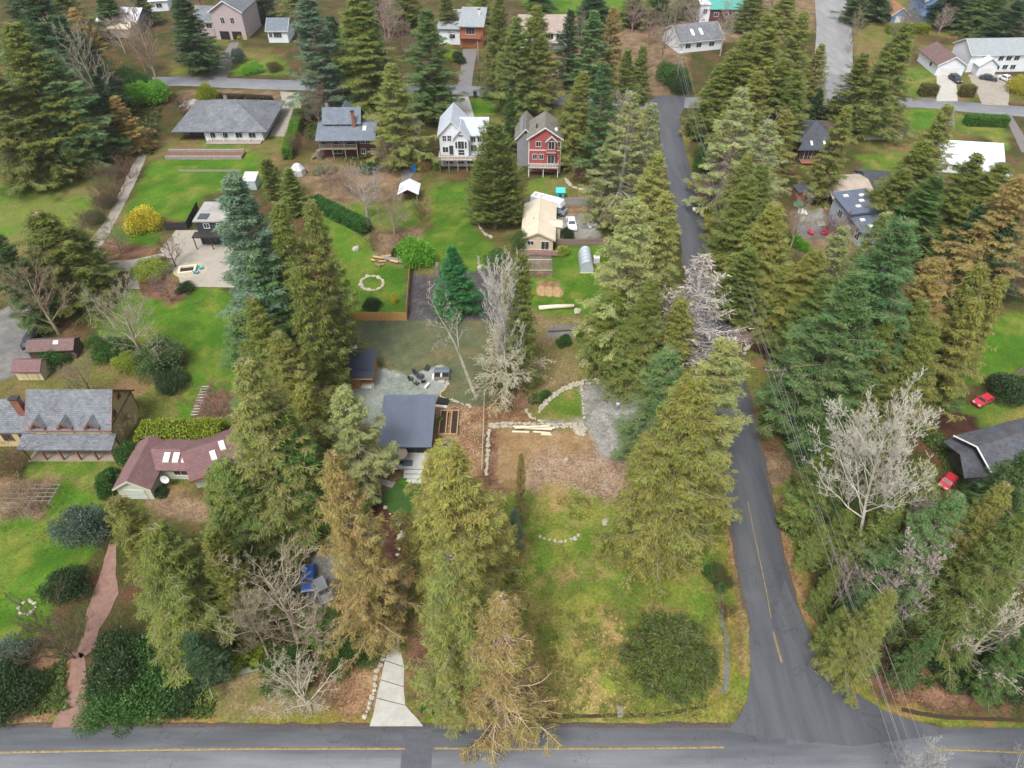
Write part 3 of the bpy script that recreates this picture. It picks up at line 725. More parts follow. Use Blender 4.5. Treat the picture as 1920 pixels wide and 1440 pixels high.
M_GRAV = mat('gravel_apron', srgb(146, 142, 138), .95, .3, 3.0)
M_DRIVE = mat('aged_asphalt', srgb(126, 122, 122), .85, .2, 1.5, dirt=(*srgb(110, 100, 84), .5))
M_CONC = mat('concrete', srgb(192, 190, 182), .85, .12, 1.3, dirt=(*srgb(170, 166, 150), .6))
M_CONC2 = mat('old_concrete', srgb(168, 160, 148), .88, .14, 1.0, dirt=(*srgb(132, 124, 106), .6))
M_PATIO = mat('patio_concrete', srgb(176, 168, 156), .85, .1, 0.7, dirt=(*srgb(154, 140, 120), .5))
M_BRICKP = mat('red_gravel_drive', srgb(150, 118, 106), .92, .2, 1.8, dirt=(*srgb(128, 92, 76), .6))
sheet('gravel_apron', P_((1287, 350), (1305, 362), (1316, 370), (1312, 392), (1296, 405), (1290, 385)), .049, M_GRAV, wob=.4, kind='structure')
sheet('driveway', P_((432, 80), (448, 80), (437, 118), (425, 146), (385, 146), (410, 116)), .037, M_DRIVE, wob=.3, kind='structure', label='grey driveway leading up to the pink house garage')
sheet('driveway', P_((868, 92), (895, 92), (888, 130), (884, 162), (858, 162), (864, 128)), .037, M_DRIVE, wob=.3, kind='structure', label='dark driveway below the wood fronted house')
sheet('driveway', P_((848, 182), (878, 181), (884, 200), (890, 222), (862, 222), (850, 200)), .047, M_CONC, wob=.1, kind='structure', label='pale concrete driveway curving to the white house')
sheet('driveway', P_((770, 170), (790, 170), (788, 240), (780, 320), (762, 345), (750, 345), (764, 280), (774, 220)), .036, M_DRIVE, wob=.3, kind='structure', label='narrow grey lane down to the small carport')
sheet('driveway', P_((525, 172), (560, 174), (566, 212), (540, 256), (506, 256), (520, 215), (530, 195)), .047, M_CONC2, wob=.2, kind='structure', label='wide concrete apron beside the grey hip roof ranch')
sheet('driveway', P_((1756, 140), (1792, 140), (1796, 190), (1756, 190)), .047, M_CONC, wob=.2, kind='structure', label='light concrete driveway below the brown roof garage')
sheet('driveway', P_((1815, 140), (1895, 140), (1890, 198), (1842, 196)), .047, M_CONC2, wob=.5, kind='structure', label='broad tan driveway below the big white house')
sheet('driveway', P_((1764, 200), (1790, 202), (1790, 235), (1768, 235)), .047, M_DRIVE, wob=.3, kind='structure', label='short grey driveway above the white metal roof')
sheet('driveway', P_((1882, 214), (1895, 214), (1925, 262), (1935, 290), (1915, 285)), .047, M_DRIVE, wob=.3, kind='structure', label='narrow grey path beside the clipped green hedge')
sheet('driveway', P_((1365, 612), (1420, 600), (1470, 618), (1520, 650), (1510, 672), (1440, 645), (1375, 640)), .047, mat('gravel_drive', srgb(138, 122, 116), .95, .3, 2.0), wob=.4, kind='structure', label='brown gravel driveway entering the right hand woods')
# concrete driveway of the centre lot: separate slabs with joints
drv = add('driveway', None, kind='structure', label='pale jointed concrete driveway flaring onto the front road') if False else thing('driveway', 'pale jointed concrete driveway flaring onto the front road', None)
drv['kind'] = 'structure'
cl = [((693, 1362), (793, 1362)), ((706, 1309), (760, 1323)), ((714, 1275), (757, 1288)), ((722, 1239), (758, 1251)), ((734, 1203), (749, 1210))]
for (a0, a1), (b0, b1) in zip(cl[:-1], cl[1:]):
    f = lambda p, q, t: (p[0] + (q[0] - p[0]) * t, p[1] + (q[1] - p[1]) * t)
    if a0 == cl[0][0]:
        pl = [a0, a1, (783, 1348), (770, 1335), f(a1, b1, .98), f(a0, b0, .98), (700, 1340)]
    else:
        pl = [f(a0, b0, .03), f(a1, b1, .03), f(a1, b1, .98), f(a0, b0, .98)]
    sheet('slab', [g(*p) for p in pl], .058, M_CONC, wob=.02, parent=drv)
sheet('driveway', P_((733, 1204), (749, 1212), (752, 1160), (760, 1120), (775, 1085), (768, 1068), (745, 1060), (740, 1075), (756, 1090), (740, 1120), (738, 1160)), .052, M_CONC2, wob=.05, kind='structure', label='weathered concrete lane curving up between the conifers')
sheet('driveway', P_((96, 1364), (170, 1364), (165, 1290), (158, 1225), (138, 1222), (128, 1275), (118, 1325)), .05, M_BRICKP, wob=.3, kind='structure', label='reddish gravel driveway at the lower left road edge')
sheet('driveway', P_((162, 1150), (176, 1110), (192, 1065), (205, 1020), (218, 1022), (218, 1080), (222, 1115), (205, 1150), (186, 1180), (180, 1215), (150, 1235), (146, 1215), (158, 1190)), .05, M_BRICKP, wob=.3, kind='structure', label='pinkish gravel drive beside the olive trees')
sheet('path', P_((400, 1258), (450, 1254), (500, 1244), (502, 1252), (455, 1264), (402, 1270)), .05, mat('mossy_concrete', srgb(150, 160, 138), .9, .2, 2.0), wob=.05, kind='structure', label='pale mossy garden path among the shrubs')
# left-hand patio and paths
sheet('patio', P_((300, 468), (330, 432), (420, 432), (440, 470), (470, 540), (340, 537), (330, 505)), .05, M_PATIO, wob=.05, kind='structure', label='beige concrete patio round the fire pit')
sheet('path', P_((150, 492), (250, 487), (330, 470), (338, 505), (255, 508), (160, 512)), .046, M_PATIO, wob=.15, kind='structure', label='grey path from the patio to the old lane')
sheet('path', P_((243, 508), (256, 507), (262, 542), (240, 542)), .042, M_PATIO, wob=.1, kind='structure', label='short concrete walk down to the left lawn')
sheet('lane', P_((150, 492), (160, 460), (200, 410), (238, 330), (262, 285), (275, 292), (255, 340), (215, 420), (185, 470), (172, 498)), .034, M_CONC2, wob=.6, kind='structure', label='narrow old lane along the left field')
sheet('path', P_((694, 893), (742, 905), (735, 915), (690, 902)), .046, M_CONC2, wob=.05, kind='structure', label='small concrete path by the round lawn')
sheet('round_lawn', [(g(757, 933)[0] + 2.9 * math.cos(a), g(757, 933)[1] + 2.7 * math.sin(a)) for a in np.linspace(0, 2 * math.pi, 40, endpoint=False)], .04, mat('clipped_turf', srgb(60, 92, 34), .95, .35, 4.0), kind='structure', label='round patch of dark green clipped turf below the deck')
# ------------------------------------------------------------------ plants
M_FOL = foliage_mat('conifer_foliage', .6, .16)
M_LEAF = foliage_mat('broad_leaves', .45, .25)
M_BARK = bark_mat('bark')

def tubes(paths, radii, sides=3):
    """paths (n,k,3), radii (n,k) -> verts, quads; one slim tube per path"""
    n, k, _ = paths.shape
    d = np.gradient(paths, axis=1)
    d /= np.linalg.norm(d, axis=2, keepdims=True) + 1e-9
    up = np.where(np.abs(d[..., 2:3]) < .9, np.array([0, 0, 1.]), np.array([1., 0, 0]))
    a = np.cross(d, up); a /= np.linalg.norm(a, axis=2, keepdims=True) + 1e-9
    b = np.cross(d, a)
    an = np.arange(sides) * 2 * math.pi / sides
    V = paths[:, :, None, :] + (a[:, :, None, :] * np.cos(an)[None, None, :, None] + b[:, :, None, :] * np.sin(an)[None, None, :, None]) * radii[:, :, None, None]
    base = (np.arange(n) * k * sides)[:, None, None] + (np.arange(k - 1) * sides)[None, :, None] + np.arange(sides)[None, None, :]
    nxt = (np.arange(n) * k * sides)[:, None, None] + (np.arange(k - 1) * sides)[None, :, None] + ((np.arange(sides) + 1) % sides)[None, None, :]
    F = np.stack([base, base + sides, nxt + sides, nxt], -1).reshape(-1, 4)
    return V.reshape(-1, 3), F

def rhombs(p, d, wv, ln, wd, tint, hue):
    """leaf-shaped faces: base p, direction d, sideways vector wv"""
    n = len(p)
    L = d * ln[:, None]; w_ = wv * (wd * 1.08)[:, None]
    V = np.stack([p + L * .08 + w_, p + L, p + L * .08 - w_], 1).reshape(-1, 3)
    F = np.arange(3 * n).reshape(n, 3)
    T = np.zeros((n, 3, 3), np.float32)
    T[:, :, 0] = tint[:, None] * np.array([.9, 1.12, .9])[None]; T[:, :, 1] = hue[:, None]
    return V, F, T.reshape(-1, 3)

def unit(v): return v / (np.linalg.norm(v, axis=-1, keepdims=True) + 1e-9)

CH, CR = 24.0, 4.5      # size at which every conifer is drawn; each tree is scaled from it
def conifer(seed, nb=150, sprays=40000, p=.8, low=.05, up=.1, droop=.55, tipup=.28, hang=.9, s0=.2, ln=(.28, .6), wd=(.03, .065), rag=.42, branch_r=.062, dead=0.0, taper_low=.08, lat=.34, sub=9, body=.12, CH=24.0):
    rg = np.random.default_rng(seed)
    t = np.sort(np.clip(low + (1 - low) * (np.arange(nb) + rg.random(nb)) / nb, 0, .985))
    az = np.arange(nb) * 2.39996 + rg.normal(0, .45, nb)
    lob = 1 + .16 * np.sin(2 * az + rg.random() * 6 + 3 * t) + .12 * np.sin(5 * az + 11 * t)
    L = CR * (1 - t) ** p * np.clip((t - low + taper_low) / (taper_low * 2), .55, 1) * rg.uniform(1 - rag, 1.12, nb) * lob + .22
    S = np.linspace(0, 1, 6)
    a = up + .75 * t + rg.normal(0, .12, nb)
    zz = L[:, None] * (a[:, None] * S - droop * (1.15 - .5 * t[:, None]) * S ** 2 + tipup * S ** 4)
    ang = az[:, None] + rg.normal(0, .2, nb)[:, None] * S ** 2
    rr = L[:, None] * S
    cx = np.sin(t * 3 + seed) * .22
    P = np.stack([cx[:, None] + rr * np.cos(ang), rr * np.sin(ang), t[:, None] * CH + zz], -1)
    rad = branch_r * (L / CR)[:, None] ** .6 * (1.25 - S)[None] + .008
    bv, bf = tubes(P, rad, 3)
    # side branchlets
    ns = nb * sub; sb = np.repeat(np.arange(nb), sub); ss = rg.uniform(.15, .95, ns)
    f = ss * 5; i0 = np.clip(f.astype(int), 0, 4); fr = (f - i0)[:, None]
    st = P[sb, i0] * (1 - fr) + P[sb, i0 + 1] * fr
    tg = unit(P[sb, i0 + 1] - P[sb, i0]); lv = unit(np.cross(tg, [0, 0, 1.]))
    sl = (lat * 1.15 * L[sb] * (1.05 - ss) ** .7 + .2) * rg.uniform(.6, 1.2, ns)
    sg = rg.choice([-1., 1.], ns)
    SS = np.linspace(0, 1, 3)
    dd = unit(tg * rg.uniform(.35, .9, ns)[:, None] + lv * sg[:, None] + np.array([0, 0, -.12 * max(hang, 0)]))
    Q = st[:, None] + dd[:, None] * (sl[:, None] * SS)[..., None]
    Q[:, :, 2] -= (sl * .28 * max(hang, 0))[:, None] * SS ** 2
    qv, qf = tubes(Q, np.full((ns, 3), branch_r * .3) * (1.2 - SS)[None] + .004, 3)
    # foliage hangs on the branchlets and on the outer limb
    keep = rg.random(nb) > dead
    w1 = sl * keep[sb] * (ss > s0 * .75) * (.4 + ss)
    na = int(sprays * .72); qi = rg.choice(ns, na, p=w1 / w1.sum()); e = rg.random(na) ** .8
    f = e * 2; j0 = np.clip(f.astype(int), 0, 1); fr = (f - j0)[:, None]
    b1 = Q[qi, j0] * (1 - fr) + Q[qi, j0 + 1] * fr; t1 = unit(Q[qi, 2] - Q[qi, 0]); bi1 = sb[qi]
    w2 = L * keep; n2 = sprays - na; bi2 = rg.choice(nb, n2, p=w2 / w2.sum())
    s = s0 + (1 - s0) * rg.random(n2) ** .7; s = np.where(t[bi2] > .9, rg.random(n2), s)
    f = s * 5; i0 = np.clip(f.astype(int), 0, 4); fr = (f - i0)[:, None]
    b2 = P[bi2, i0] * (1 - fr) + P[bi2, i0 + 1] * fr; t2 = unit(P[bi2, i0 + 1] - P[bi2, i0])
    base, tang, bi = np.concatenate([b1, b2]), np.concatenate([t1, t2]), np.concatenate([bi1, bi2])
    lat_ = unit(np.cross(tang, [0, 0, 1.])); q = rg.normal(0, 1, sprays)
    base = base + lat_ * (q * body)[:, None] + rg.normal(0, .04, (sprays, 3)); base[:, 2] -= np.abs(q) * body * .6 * hang
    d = unit(tang * .7 + lat_ * (np.sign(q) * .6)[:, None] + np.array([0, 0, -1.]) * (hang * rg.uniform(.3, 1.2, sprays))[:, None] + rg.normal(0, .28, (sprays, 3)))
    wv = unit(np.cross(d, unit(rg.normal(0, .7, (sprays, 3)) + np.array([0, 0, .8]))))
    bt = rg.random(nb)
    tint = np.clip(.2 + .34 * bt[bi] + .46 * rg.random(sprays), 0, 1.1)
    hue = np.clip(.5 + .24 * rg.normal(0, 1, nb)[bi] + .2 * rg.normal(0, 1, sprays), 0, 1)
    fv, ff, ft = rhombs(base, d, wv, rg.uniform(*ln, sprays), rg.uniform(*wd, sprays), tint, hue)
    k = 9; zt = np.linspace(-.3, CH * .995, k)
    TP = np.stack([np.sin(np.clip(zt / CH, 0, 1) * 3 + seed) * .22, np.zeros(k), zt], -1)[None]
    TR = (.36 * (1 - np.clip(zt / CH, 0, 1)) ** .85 + .03)[None] * np.r_[1.35, np.ones(k - 1)][None]
    tv, tf = tubes(TP, TR, 8)
    return dict(trunk=raw_mesh('trunk', tv, tf, M_BARK, True), branches=raw_mesh('branches', np.concatenate([bv, qv]), np.concatenate([bf, qf + len(bv)]), M_BARK, True),
                crown=leaf_mesh('crown', fv, ff, ft, M_FOL))

def leaf_mesh(name, V, F, T, m):
    me = raw_mesh(name, V, F, m)
    a = me.attributes.new('tint', 'FLOAT_VECTOR', 'POINT')
    a.data.foreach_set('vector', T.astype(np.float32).ravel())
    return me

CON = {}
FINE = dict(ln=(.17, .38), wd=(.017, .036), body=.09)
for i in range(3): CON['cedar%d' % i] = conifer(10 + i, nb=(190, 165, 210)[i], sprays=26000, p=(.85, .74, .9)[i], hang=(1.0, .85, 1.05)[i], s0=.12, rag=(.4, .52, .36)[i], up=(.1, .22, .12)[i], droop=(.55, .58, .5)[i], sub=6)
for i in range(5): CON['near%d' % i] = conifer(110 + i, nb=(230, 190, 250, 205, 170)[i], sprays=64000, p=(.9, .82, .95, .86, .74)[i], hang=(1.0, .8, 1.1, .9, .75)[i], s0=.14, rag=(.42, .52, .38, .46, .58)[i], up=(.1, .25, .12, .2, .3)[i], droop=(.55, .6, .55, .62, .52)[i], tipup=.3, sub=7, dead=(0, .06, 0, .04, .08)[i], branch_r=.05, **FINE)
for i in range(3): CON['fir%d' % i] = conifer(50 + i, nb=(150, 125, 170)[i], sprays=56000, p=(.8, .72, .85)[i], up=.22, droop=.34, tipup=.12, hang=.3, s0=.14, rag=.55, lat=.4, ln=(.18, .4), wd=(.022, .045), body=.13, sub=7)
for i in range(2): CON['hem%d' % i] = conifer(70 + i, nb=170, sprays=52000, p=.78, up=.3, droop=.6, tipup=.1, hang=.75, branch_r=.06, s0=.25, rag=.5, sub=7, **FINE)
for i in range(2): CON['sparse%d' % i] = conifer(30 + i, nb=130, sprays=32000, p=.82, s0=.4, droop=.7, tipup=.5, hang=1.0, branch_r=.07, dead=.12, rag=.52, sub=8, **FINE)
CON['nearD'] = conifer(130, nb=290, sprays=100000, p=.82, hang=1.0, s0=.1, rag=.34, up=.12, droop=.55, tipup=.28, sub=7, low=.03, taper_low=.1, branch_r=.05, **FINE)
CON['nearsparse'] = conifer(120, nb=130, sprays=30000, p=.85, s0=.45, droop=.8, tipup=.6, hang=1.0, branch_r=.06, dead=.12, rag=.5, **FINE)
CON['yew0'] = conifer(90, nb=260, sprays=34000, p=.5, up=1.1, droop=.35, tipup=.0, hang=-.3, rag=.25, low=.02, taper_low=.03, sub=6)
CON['yew1'] = conifer(91, nb=240, sprays=34000, p=.62, up=.9, droop=.4, tipup=.0, hang=.0, rag=.4, low=.02, taper_low=.03, sub=6)
CON['xmas'] = conifer(95, nb=200, sprays=34000, p=.95, up=.25, droop=.2, tipup=.08, hang=.1, rag=.14, low=.02, taper_low=.02)
CON['snag0'] = conifer(97, nb=120, sprays=1200, p=.9, up=.3, droop=.55, tipup=.7, hang=.9, branch_r=.042, rag=.45, s0=.5, sub=18, lat=.32)
CON['column'] = conifer(98, nb=220, sprays=30000, p=.5, up=.35, droop=.4, tipup=.1, hang=.6, rag=.35, low=.03)

CON['dome'] = conifer(99, nb=190, sprays=60000, p=.42, up=.35, droop=.4, tipup=.1, hang=.55, rag=.2, low=.02, taper_low=.05, CH=4.5, body=.14, wd=(.04, .075))

def bare(seed, h=14.0, spread=.62, n1=14, n2=7, n3=6, n4=5, bole=.22, tw=.014, r0=.22, upward=.55, arch=0.0, lean=(0, 0)):
    """leafless tree: trunk, limbs, branches, twigs"""
    rg = np.random.default_rng(seed)
    k = 7; zt = np.linspace(0, 1, k)
    T = np.stack([zt * lean[0] * h + np.sin(zt * 4 + seed) * .03 * h * zt, zt * lean[1] * h + np.cos(zt * 3.3 + seed) * .03 * h * zt, zt * h - .2], -1)[None]
    TR = (r0 * (1 - zt) ** .8 + tw)[None]
    levels = []
    par, parr, plen = T, TR, np.array([h])
    for lv, n in enumerate((n1, n2, n3, n4)):
        if n == 0: break
        m = len(par); ii = np.repeat(np.arange(m), n)
        if lv == 0: s = bole + (1 - bole) * (np.arange(n) + rg.random(n)) / n * .97
        else: s = np.tile((np.arange(n) + .5) / n, m) * .78 + .2 + rg.normal(0, .05, m * n); s = np.clip(s, .08, .99)
        kk = par.shape[1] - 1
        f = s * kk; i0 = np.clip(f.astype(int), 0, kk - 1); fr = (f - i0)[:, None]
        st = par[ii, i0] * (1 - fr) + par[ii, i0 + 1] * fr
        tg = unit(par[ii, i0 + 1] - par[ii, i0])
        rr = parr[ii, i0] * (1 - fr[:, 0]) + parr[ii, i0 + 1] * fr[:, 0]
        az = np.arange(len(ii)) * 2.39996 + rg.normal(0, .5, len(ii))
        ax = unit(np.cross(tg, np.where(np.abs(tg[:, 2:3]) < .9, np.array([0, 0, 1.]), np.array([1., 0, 0]))))
        bx = np.cross(tg, ax)
        sd = ax * np.cos(az)[:, None] + bx * np.sin(az)[:, None]
        spr = (.95 if lv == 0 else .8) * rg.uniform(.7, 1.25, len(ii))
        d0 = unit(tg * .75 + sd * spr[:, None] + np.array([0, 0, upward * .35]))
        base = (h * spread) if lv == 0 else plen[ii] * (.52 if lv < 3 else .5)
        ln = base * rg.uniform(.6, 1.1, len(ii)) * (1.08 - .62 * s)
        K = 5 if lv < 2 else (4 if lv == 2 else 2)
        S = np.linspace(0, 1, K)
        path = st[:, None, :] + d0[:, None, :] * (ln[:, None] * S)[..., None]
        path[:, :, 2] += ln[:, None] * (upward * .45 * S ** 2 - arch * S ** 2)[None]
        jit = rg.normal(0, .06, path.shape) * ln[:, None, None] * S[None, :, None]
        path = path + jit
        r = np.clip(rr * (.5 if lv == 0 else .52), tw * .8, None)[:, None] * (1 - .8 * S)[None] + tw * .35
        levels.append(tubes(path, r, 4 if lv == 0 else 3))
        par, parr, plen = path, r, ln
    tv, tf = tubes(T, TR, 7)
    vs, fs, off = [], [], 0
    for v, f in levels:
        vs.append(v); fs.append(f + off); off += len(v)
    return dict(trunk=raw_mesh('trunk', tv, tf, M_BARK, True), branches=raw_mesh('branches', np.concatenate(vs), np.concatenate(fs), M_BARK, True), h=h)

BARE = {
    'alder0': bare(201, 14, .5, n1=20, n3=7, n4=7, tw=.010), 'alder1': bare(202, 15, .42, n1=22, n3=7, n4=7, upward=.7, tw=.010),
    'wide0': bare(203, 9, .75, n1=16, n2=8, n3=8, n4=8, bole=.12, upward=.35, tw=.009), 'wide1': bare(204, 9, .8, n1=17, n2=8, n3=8, n4=8, bole=.1, upward=.25, tw=.009),
    'maple0': bare(205, 16, .46, n1=24, bole=.36, n2=10, n3=8, n4=9, tw=.011, upward=.7, r0=.17), 'slim0': bare(206, 15, .34, n1=30, n2=8, n3=7, n4=7, bole=.12, upward=1.0, tw=.017),
    'pale0': bare(211, 15, .44, n1=26, n2=9, n3=7, n4=7, bole=.15, upward=.75, tw=.017),
    'droopy': bare(210, 13, .62, n1=22, n2=9, n3=8, n4=7, bole=.2, upward=.1, arch=.45, tw=.015),
    'crooked': bare(207, 12, .55, n1=6, n2=6, n3=5, n4=5, bole=.5, upward=.4, lean=(-.28, .05), tw=.012),
    'thicket0': bare(208, 3.2, 1.15, n1=18, n2=7, n3=6, n4=6, bole=.02, upward=.5, r0=.05, tw=.007),
    'thicket1': bare(209, 3.2, 1.0, n1=20, n2=7, n3=6, n4=6, bole=.02, upward=.9, r0=.05, tw=.007),
}

def shrub(seed, leaves=12000, lumps=9, ln=(.05, .11), flat=.8, droop=0.0):
    """a leafy bush of unit radius: leaves on overlapping lumps"""
    rg = np.random.default_rng(seed)
    c = unit(rg.normal(0, 1, (lumps, 3))) * rg.uniform(.3, .85, (lumps, 1)); c[:, 2] = np.abs(c[:, 2]) * flat + .1
    r = rg.uniform(.16, .5, lumps)
    li = rg.choice(lumps, leaves, p=r ** 2 / (r ** 2).sum())
    n = unit(rg.normal(0, 1, (leaves, 3))); n[:, 2] = np.where(n[:, 2] < -.3, -n[:, 2], n[:, 2])
    p = c[li] + n * (r[li] * rg.uniform(.62, 1.16, leaves))[:, None]
    p[:, 2] = np.maximum(p[:, 2], .02)
    d = unit(n * .7 + rg.normal(0, .6, (leaves, 3)) + np.array([0, 0, .25 - droop]))
    wv = unit(np.cross(d, unit(n + rg.normal(0, .5, (leaves, 3)))))
    L = rg.uniform(*ln, leaves)
    V, F, T = rhombs(p, d, wv, L, L * rg.uniform(.2, .34, leaves), np.clip(.2 + .3 * rg.random(lumps)[li] + .5 * rg.random(leaves), 0, 1.1), np.clip(.5 + .25 * rg.normal(0, 1, leaves), 0, 1))
    st = np.zeros((7, 4, 3)); en = c[rg.choice(lumps, 7)]
    for i in range(4): st[:, i] = en * (i / 3)
    tv, tf = tubes(st, np.full((7, 4), .03), 4)
    return dict(stems=raw_mesh('stems', tv, tf, M_BARK, True), foliage=leaf_mesh('foliage', V, F, T, M_LEAF))
SHR = {'bush0': shrub(301), 'bush1': shrub(302, 13000, 16), 'bush2': shrub(303, 9000, 7, (.07, .14)), 'ball': shrub(304, 12000, 26, (.05, .1)), 'fine': shrub(305, 15000, 18, (.035, .08)), 'fine2': shrub(306, 17000, 13, (.03, .085)), 'fine3': shrub(307, 16000, 22, (.03, .09))}
_c = np.random.default_rng(9)

def col4(c): return (c[0], c[1], c[2], 1.0)
FB = 1.5
# foliage tones (reflectance)
OLIVE = srgb(94, 106, 42); OLIVE2 = srgb(112, 116, 50); BROWN = srgb(136, 118, 66); YOLIVE = srgb(122, 124, 58); LGREEN = srgb(128, 136, 80)
FIR = srgb(82, 110, 62); BLUEFIR = srgb(88, 112, 84); DARKFIR = srgb(52, 80, 46); DEEP = srgb(64, 92, 40); MID = srgb(96, 112, 50); XMAS = srgb(44, 104, 52)
GREYB = srgb(150, 140, 122); PALEB = srgb(180, 174, 160); PINKB = srgb(176, 158, 150); BROWNB = srgb(112, 92, 76); TRUNK = srgb(126, 112, 100); MOSSB = srgb(140, 138, 108)

def place_tree(meshes, name, label, x, y, sx, sz, rz, parts, group=None, tilt=(0, 0)):
    o = bpy.data.objects.new(name, None); o.empty_display_size = .5
    o.location = (x, y, 0); o.rotation_euler = (tilt[0], tilt[1], rz); o.scale = (sx, sx, sz)
    link(o); tag(o, label, 'bush' if 'shrub' in name else 'tree', group)
    for pn, c in parts:
        ch = bpy.data.objects.new(pn, meshes[pn]); link(ch, o); ch.color = col4([v * (FB if pn in ('crown', 'foliage') else 1.15) for v in c])
    return o

_rt = random.Random(4)
TREES = []
def CT(kind, tip, by, rpx, col, label, name='conifer_tree', bark=TRUNK, limb=None, group=None, wide=1.0):
    """conifer seen with its tip at one spot of the plan and its lowest boughs at row by; rpx its half width there"""
    base_row = by - .45 * rpx * math.sin(depression(by))
    Y = g(960, base_row)[1]
    u, v = (tip[0] - 960) / FOC, (tip[1] - 720) / FOC
    dy, dz = CP - v * SP, -SP - v * CP
    t = Y / dy; X = u * t; Z = H_CAM + dz * t
    depth = Y * CP + (H_CAM - Z * .3) * SP
    fac = (1.15 if kind[:3] in ('yew', 'xma', 'col') else 1.3 if kind[:3] == 'sna' else 1.5 if kind[:3] == 'fir' else 1.62)
    r = rpx * depth / FOC * fac * wide
    if kind.startswith('cedar'):
        i = int(kind[5:]); kind = 'near%d' % i if r / CR > 1.3 else 'cedar%d' % (i % 3)
    if kind == 'sparse2': kind = 'sparse1'
    hv, vv = _rt.uniform(-.07, .07), _rt.uniform(.86, 1.14)       # no two trees quite the same colour
    col = (col[0] * vv * (1 + hv), col[1] * vv, col[2] * vv * (1 - hv))
    o = place_tree(CON[kind], name, label, X, Y, r / CR, Z / CH, _rt.uniform(0, 6.28), (('trunk', bark), ('branches', limb or srgb(152, 138, 116)), ('crown', col)), group)
    TREES.append((X, Y, r, Z)); return o

def BT(kind, base, h, col, label, name='bare_tree', sp=1.0, group=None, rz=None, tilt=(0, 0)):
    x, y = g(*base); m = BARE[kind]; k = h / m['h']
    return place_tree(m, name, label, x, y, k * sp, k, _rt.uniform(0, 6.28) if rz is None else rz, (('trunk', col), ('branches', col)), group, tilt)

def SH(kind, px, py, r, h, col, label, name='shrub', group=None, bark=BROWNB):
    x, y = g(px, py)
    if r > 2.5 and kind.startswith('bush'): kind = {'bush0': 'fine2', 'bush1': 'fine3', 'bush2': 'fine'}[kind]
    return place_tree(SHR[kind], name, label, x, y, r, h, _rt.uniform(0, 6.28), (('stems', bark), ('foliage', col)), group)
# ---- conifers of the foreground
CT('nearsparse', (940, 1118), 1390, 84, BROWN, 'brown drooping cedar overhanging the front road', limb=srgb(190, 168, 140), bark=srgb(170, 148, 124))
CT('near1', (846, 1045), 1345, 82, YOLIVE, 'pale green hemlock right of the concrete driveway')
CT('nearD', (836, 825), 1150, 84, YOLIVE, 'big yellow green cedar in front of the metal roofed cabin')
CT('near3', (620, 850), 1222, 60, BROWN, 'brownish cedar left of the concrete driveway', limb=srgb(180, 160, 130))
CT('near2', (452, 680), 1015, 86, YOLIVE, 'tall yellow green cedar beside the maroon roofed house')
CT('fir0', (515, 770), 1000, 80, DEEP, 'dark green fir crowding the maroon roofed house')
CT('cedar3', (395, 880), 1030, 42, MID, 'small green cedar by the maroon house garage yard')
CT('sparse1', (640, 725), 935, 60, LGREEN, 'thin grey green conifer left of the metal roofed cabin', limb=GREYB)
CT('near1', (215, 935), 1195, 56, OLIVE2, 'olive cedar beside the pinkish drive')
CT('near0', (285, 985), 1215, 84, OLIVE, 'broad olive cedar above the dark rhododendrons')
CT('yew1', (395, 1005), 1205, 46, OLIVE2, 'bushy yellow olive cedar behind the mossy path')
CT('nearD', (1308, 702), 1062, 78, OLIVE2, 'huge olive cedar on the grassy corner lot', limb=GREYB)
CT('hem1', (1262, 655), 880, 58, FIR, 'green hemlock behind the huge olive cedar')
CT('fir1', (1362, 640), 965, 72, LGREEN, 'grey green fir reaching over the side road', bark=GREYB, limb=GREYB)
# dome-shaped spruce on the corner lawn
_x, _y = g(1255, 1256)
place_tree(CON['dome'], 'spruce_tree', 'low round spruce on the corner lawn', _x, _y, .98, 1.25, 0.6, (('trunk', TRUNK), ('branches', TRUNK), ('crown', srgb(72, 84, 34))))
# ---- centre
CT('column', (978, 478), 735, 36, OLIVE, 'slim olive cedar behind the pale bare tree')
CT('xmas', (848, 462), 598, 40, XMAS, 'young dark green fir in the wood chip yard', name='fir_tree')
CT('yew0', (926, 238), 440, 42, OLIVE, 'dense dark arborvitae by the long green lawn', name='arborvitae')
CT('yew1', (898, 300), 425, 30, MID, 'shorter left arborvitae of the clump by the long lawn', name='arborvitae')
CT('yew1', (955, 305), 430, 28, OLIVE, 'shorter right arborvitae of the clump by the long lawn', name='arborvitae')
CT('fir2', (432, 325), 720, 78, BLUEFIR, 'tall blue green fir beside the patio', limb=GREYB)
CT('fir0', (475, 470), 735, 55, FIR, 'green fir standing close behind the tall blue green fir')
CT('cedar0', (520, 375), 715, 50, OLIVE, 'tall olive cedar in the clump by the cedar fence')
CT('cedar4', (580, 375), 700, 38, OLIVE2, 'broad olive cedar nearest the cedar fence', limb=GREYB)
CT('cedar3', (520, 625), 850, 55, OLIVE2, 'brown olive cedar below the tall clump')
CT('yew0', (500, 302), 392, 22, OLIVE, 'small dark cypress left of its twin by the small greenhouse', name='cypress_tree')
CT('yew1', (540, 318), 408, 26, MID, 'small dark cypress right of its twin by the small greenhouse', name='cypress_tree')
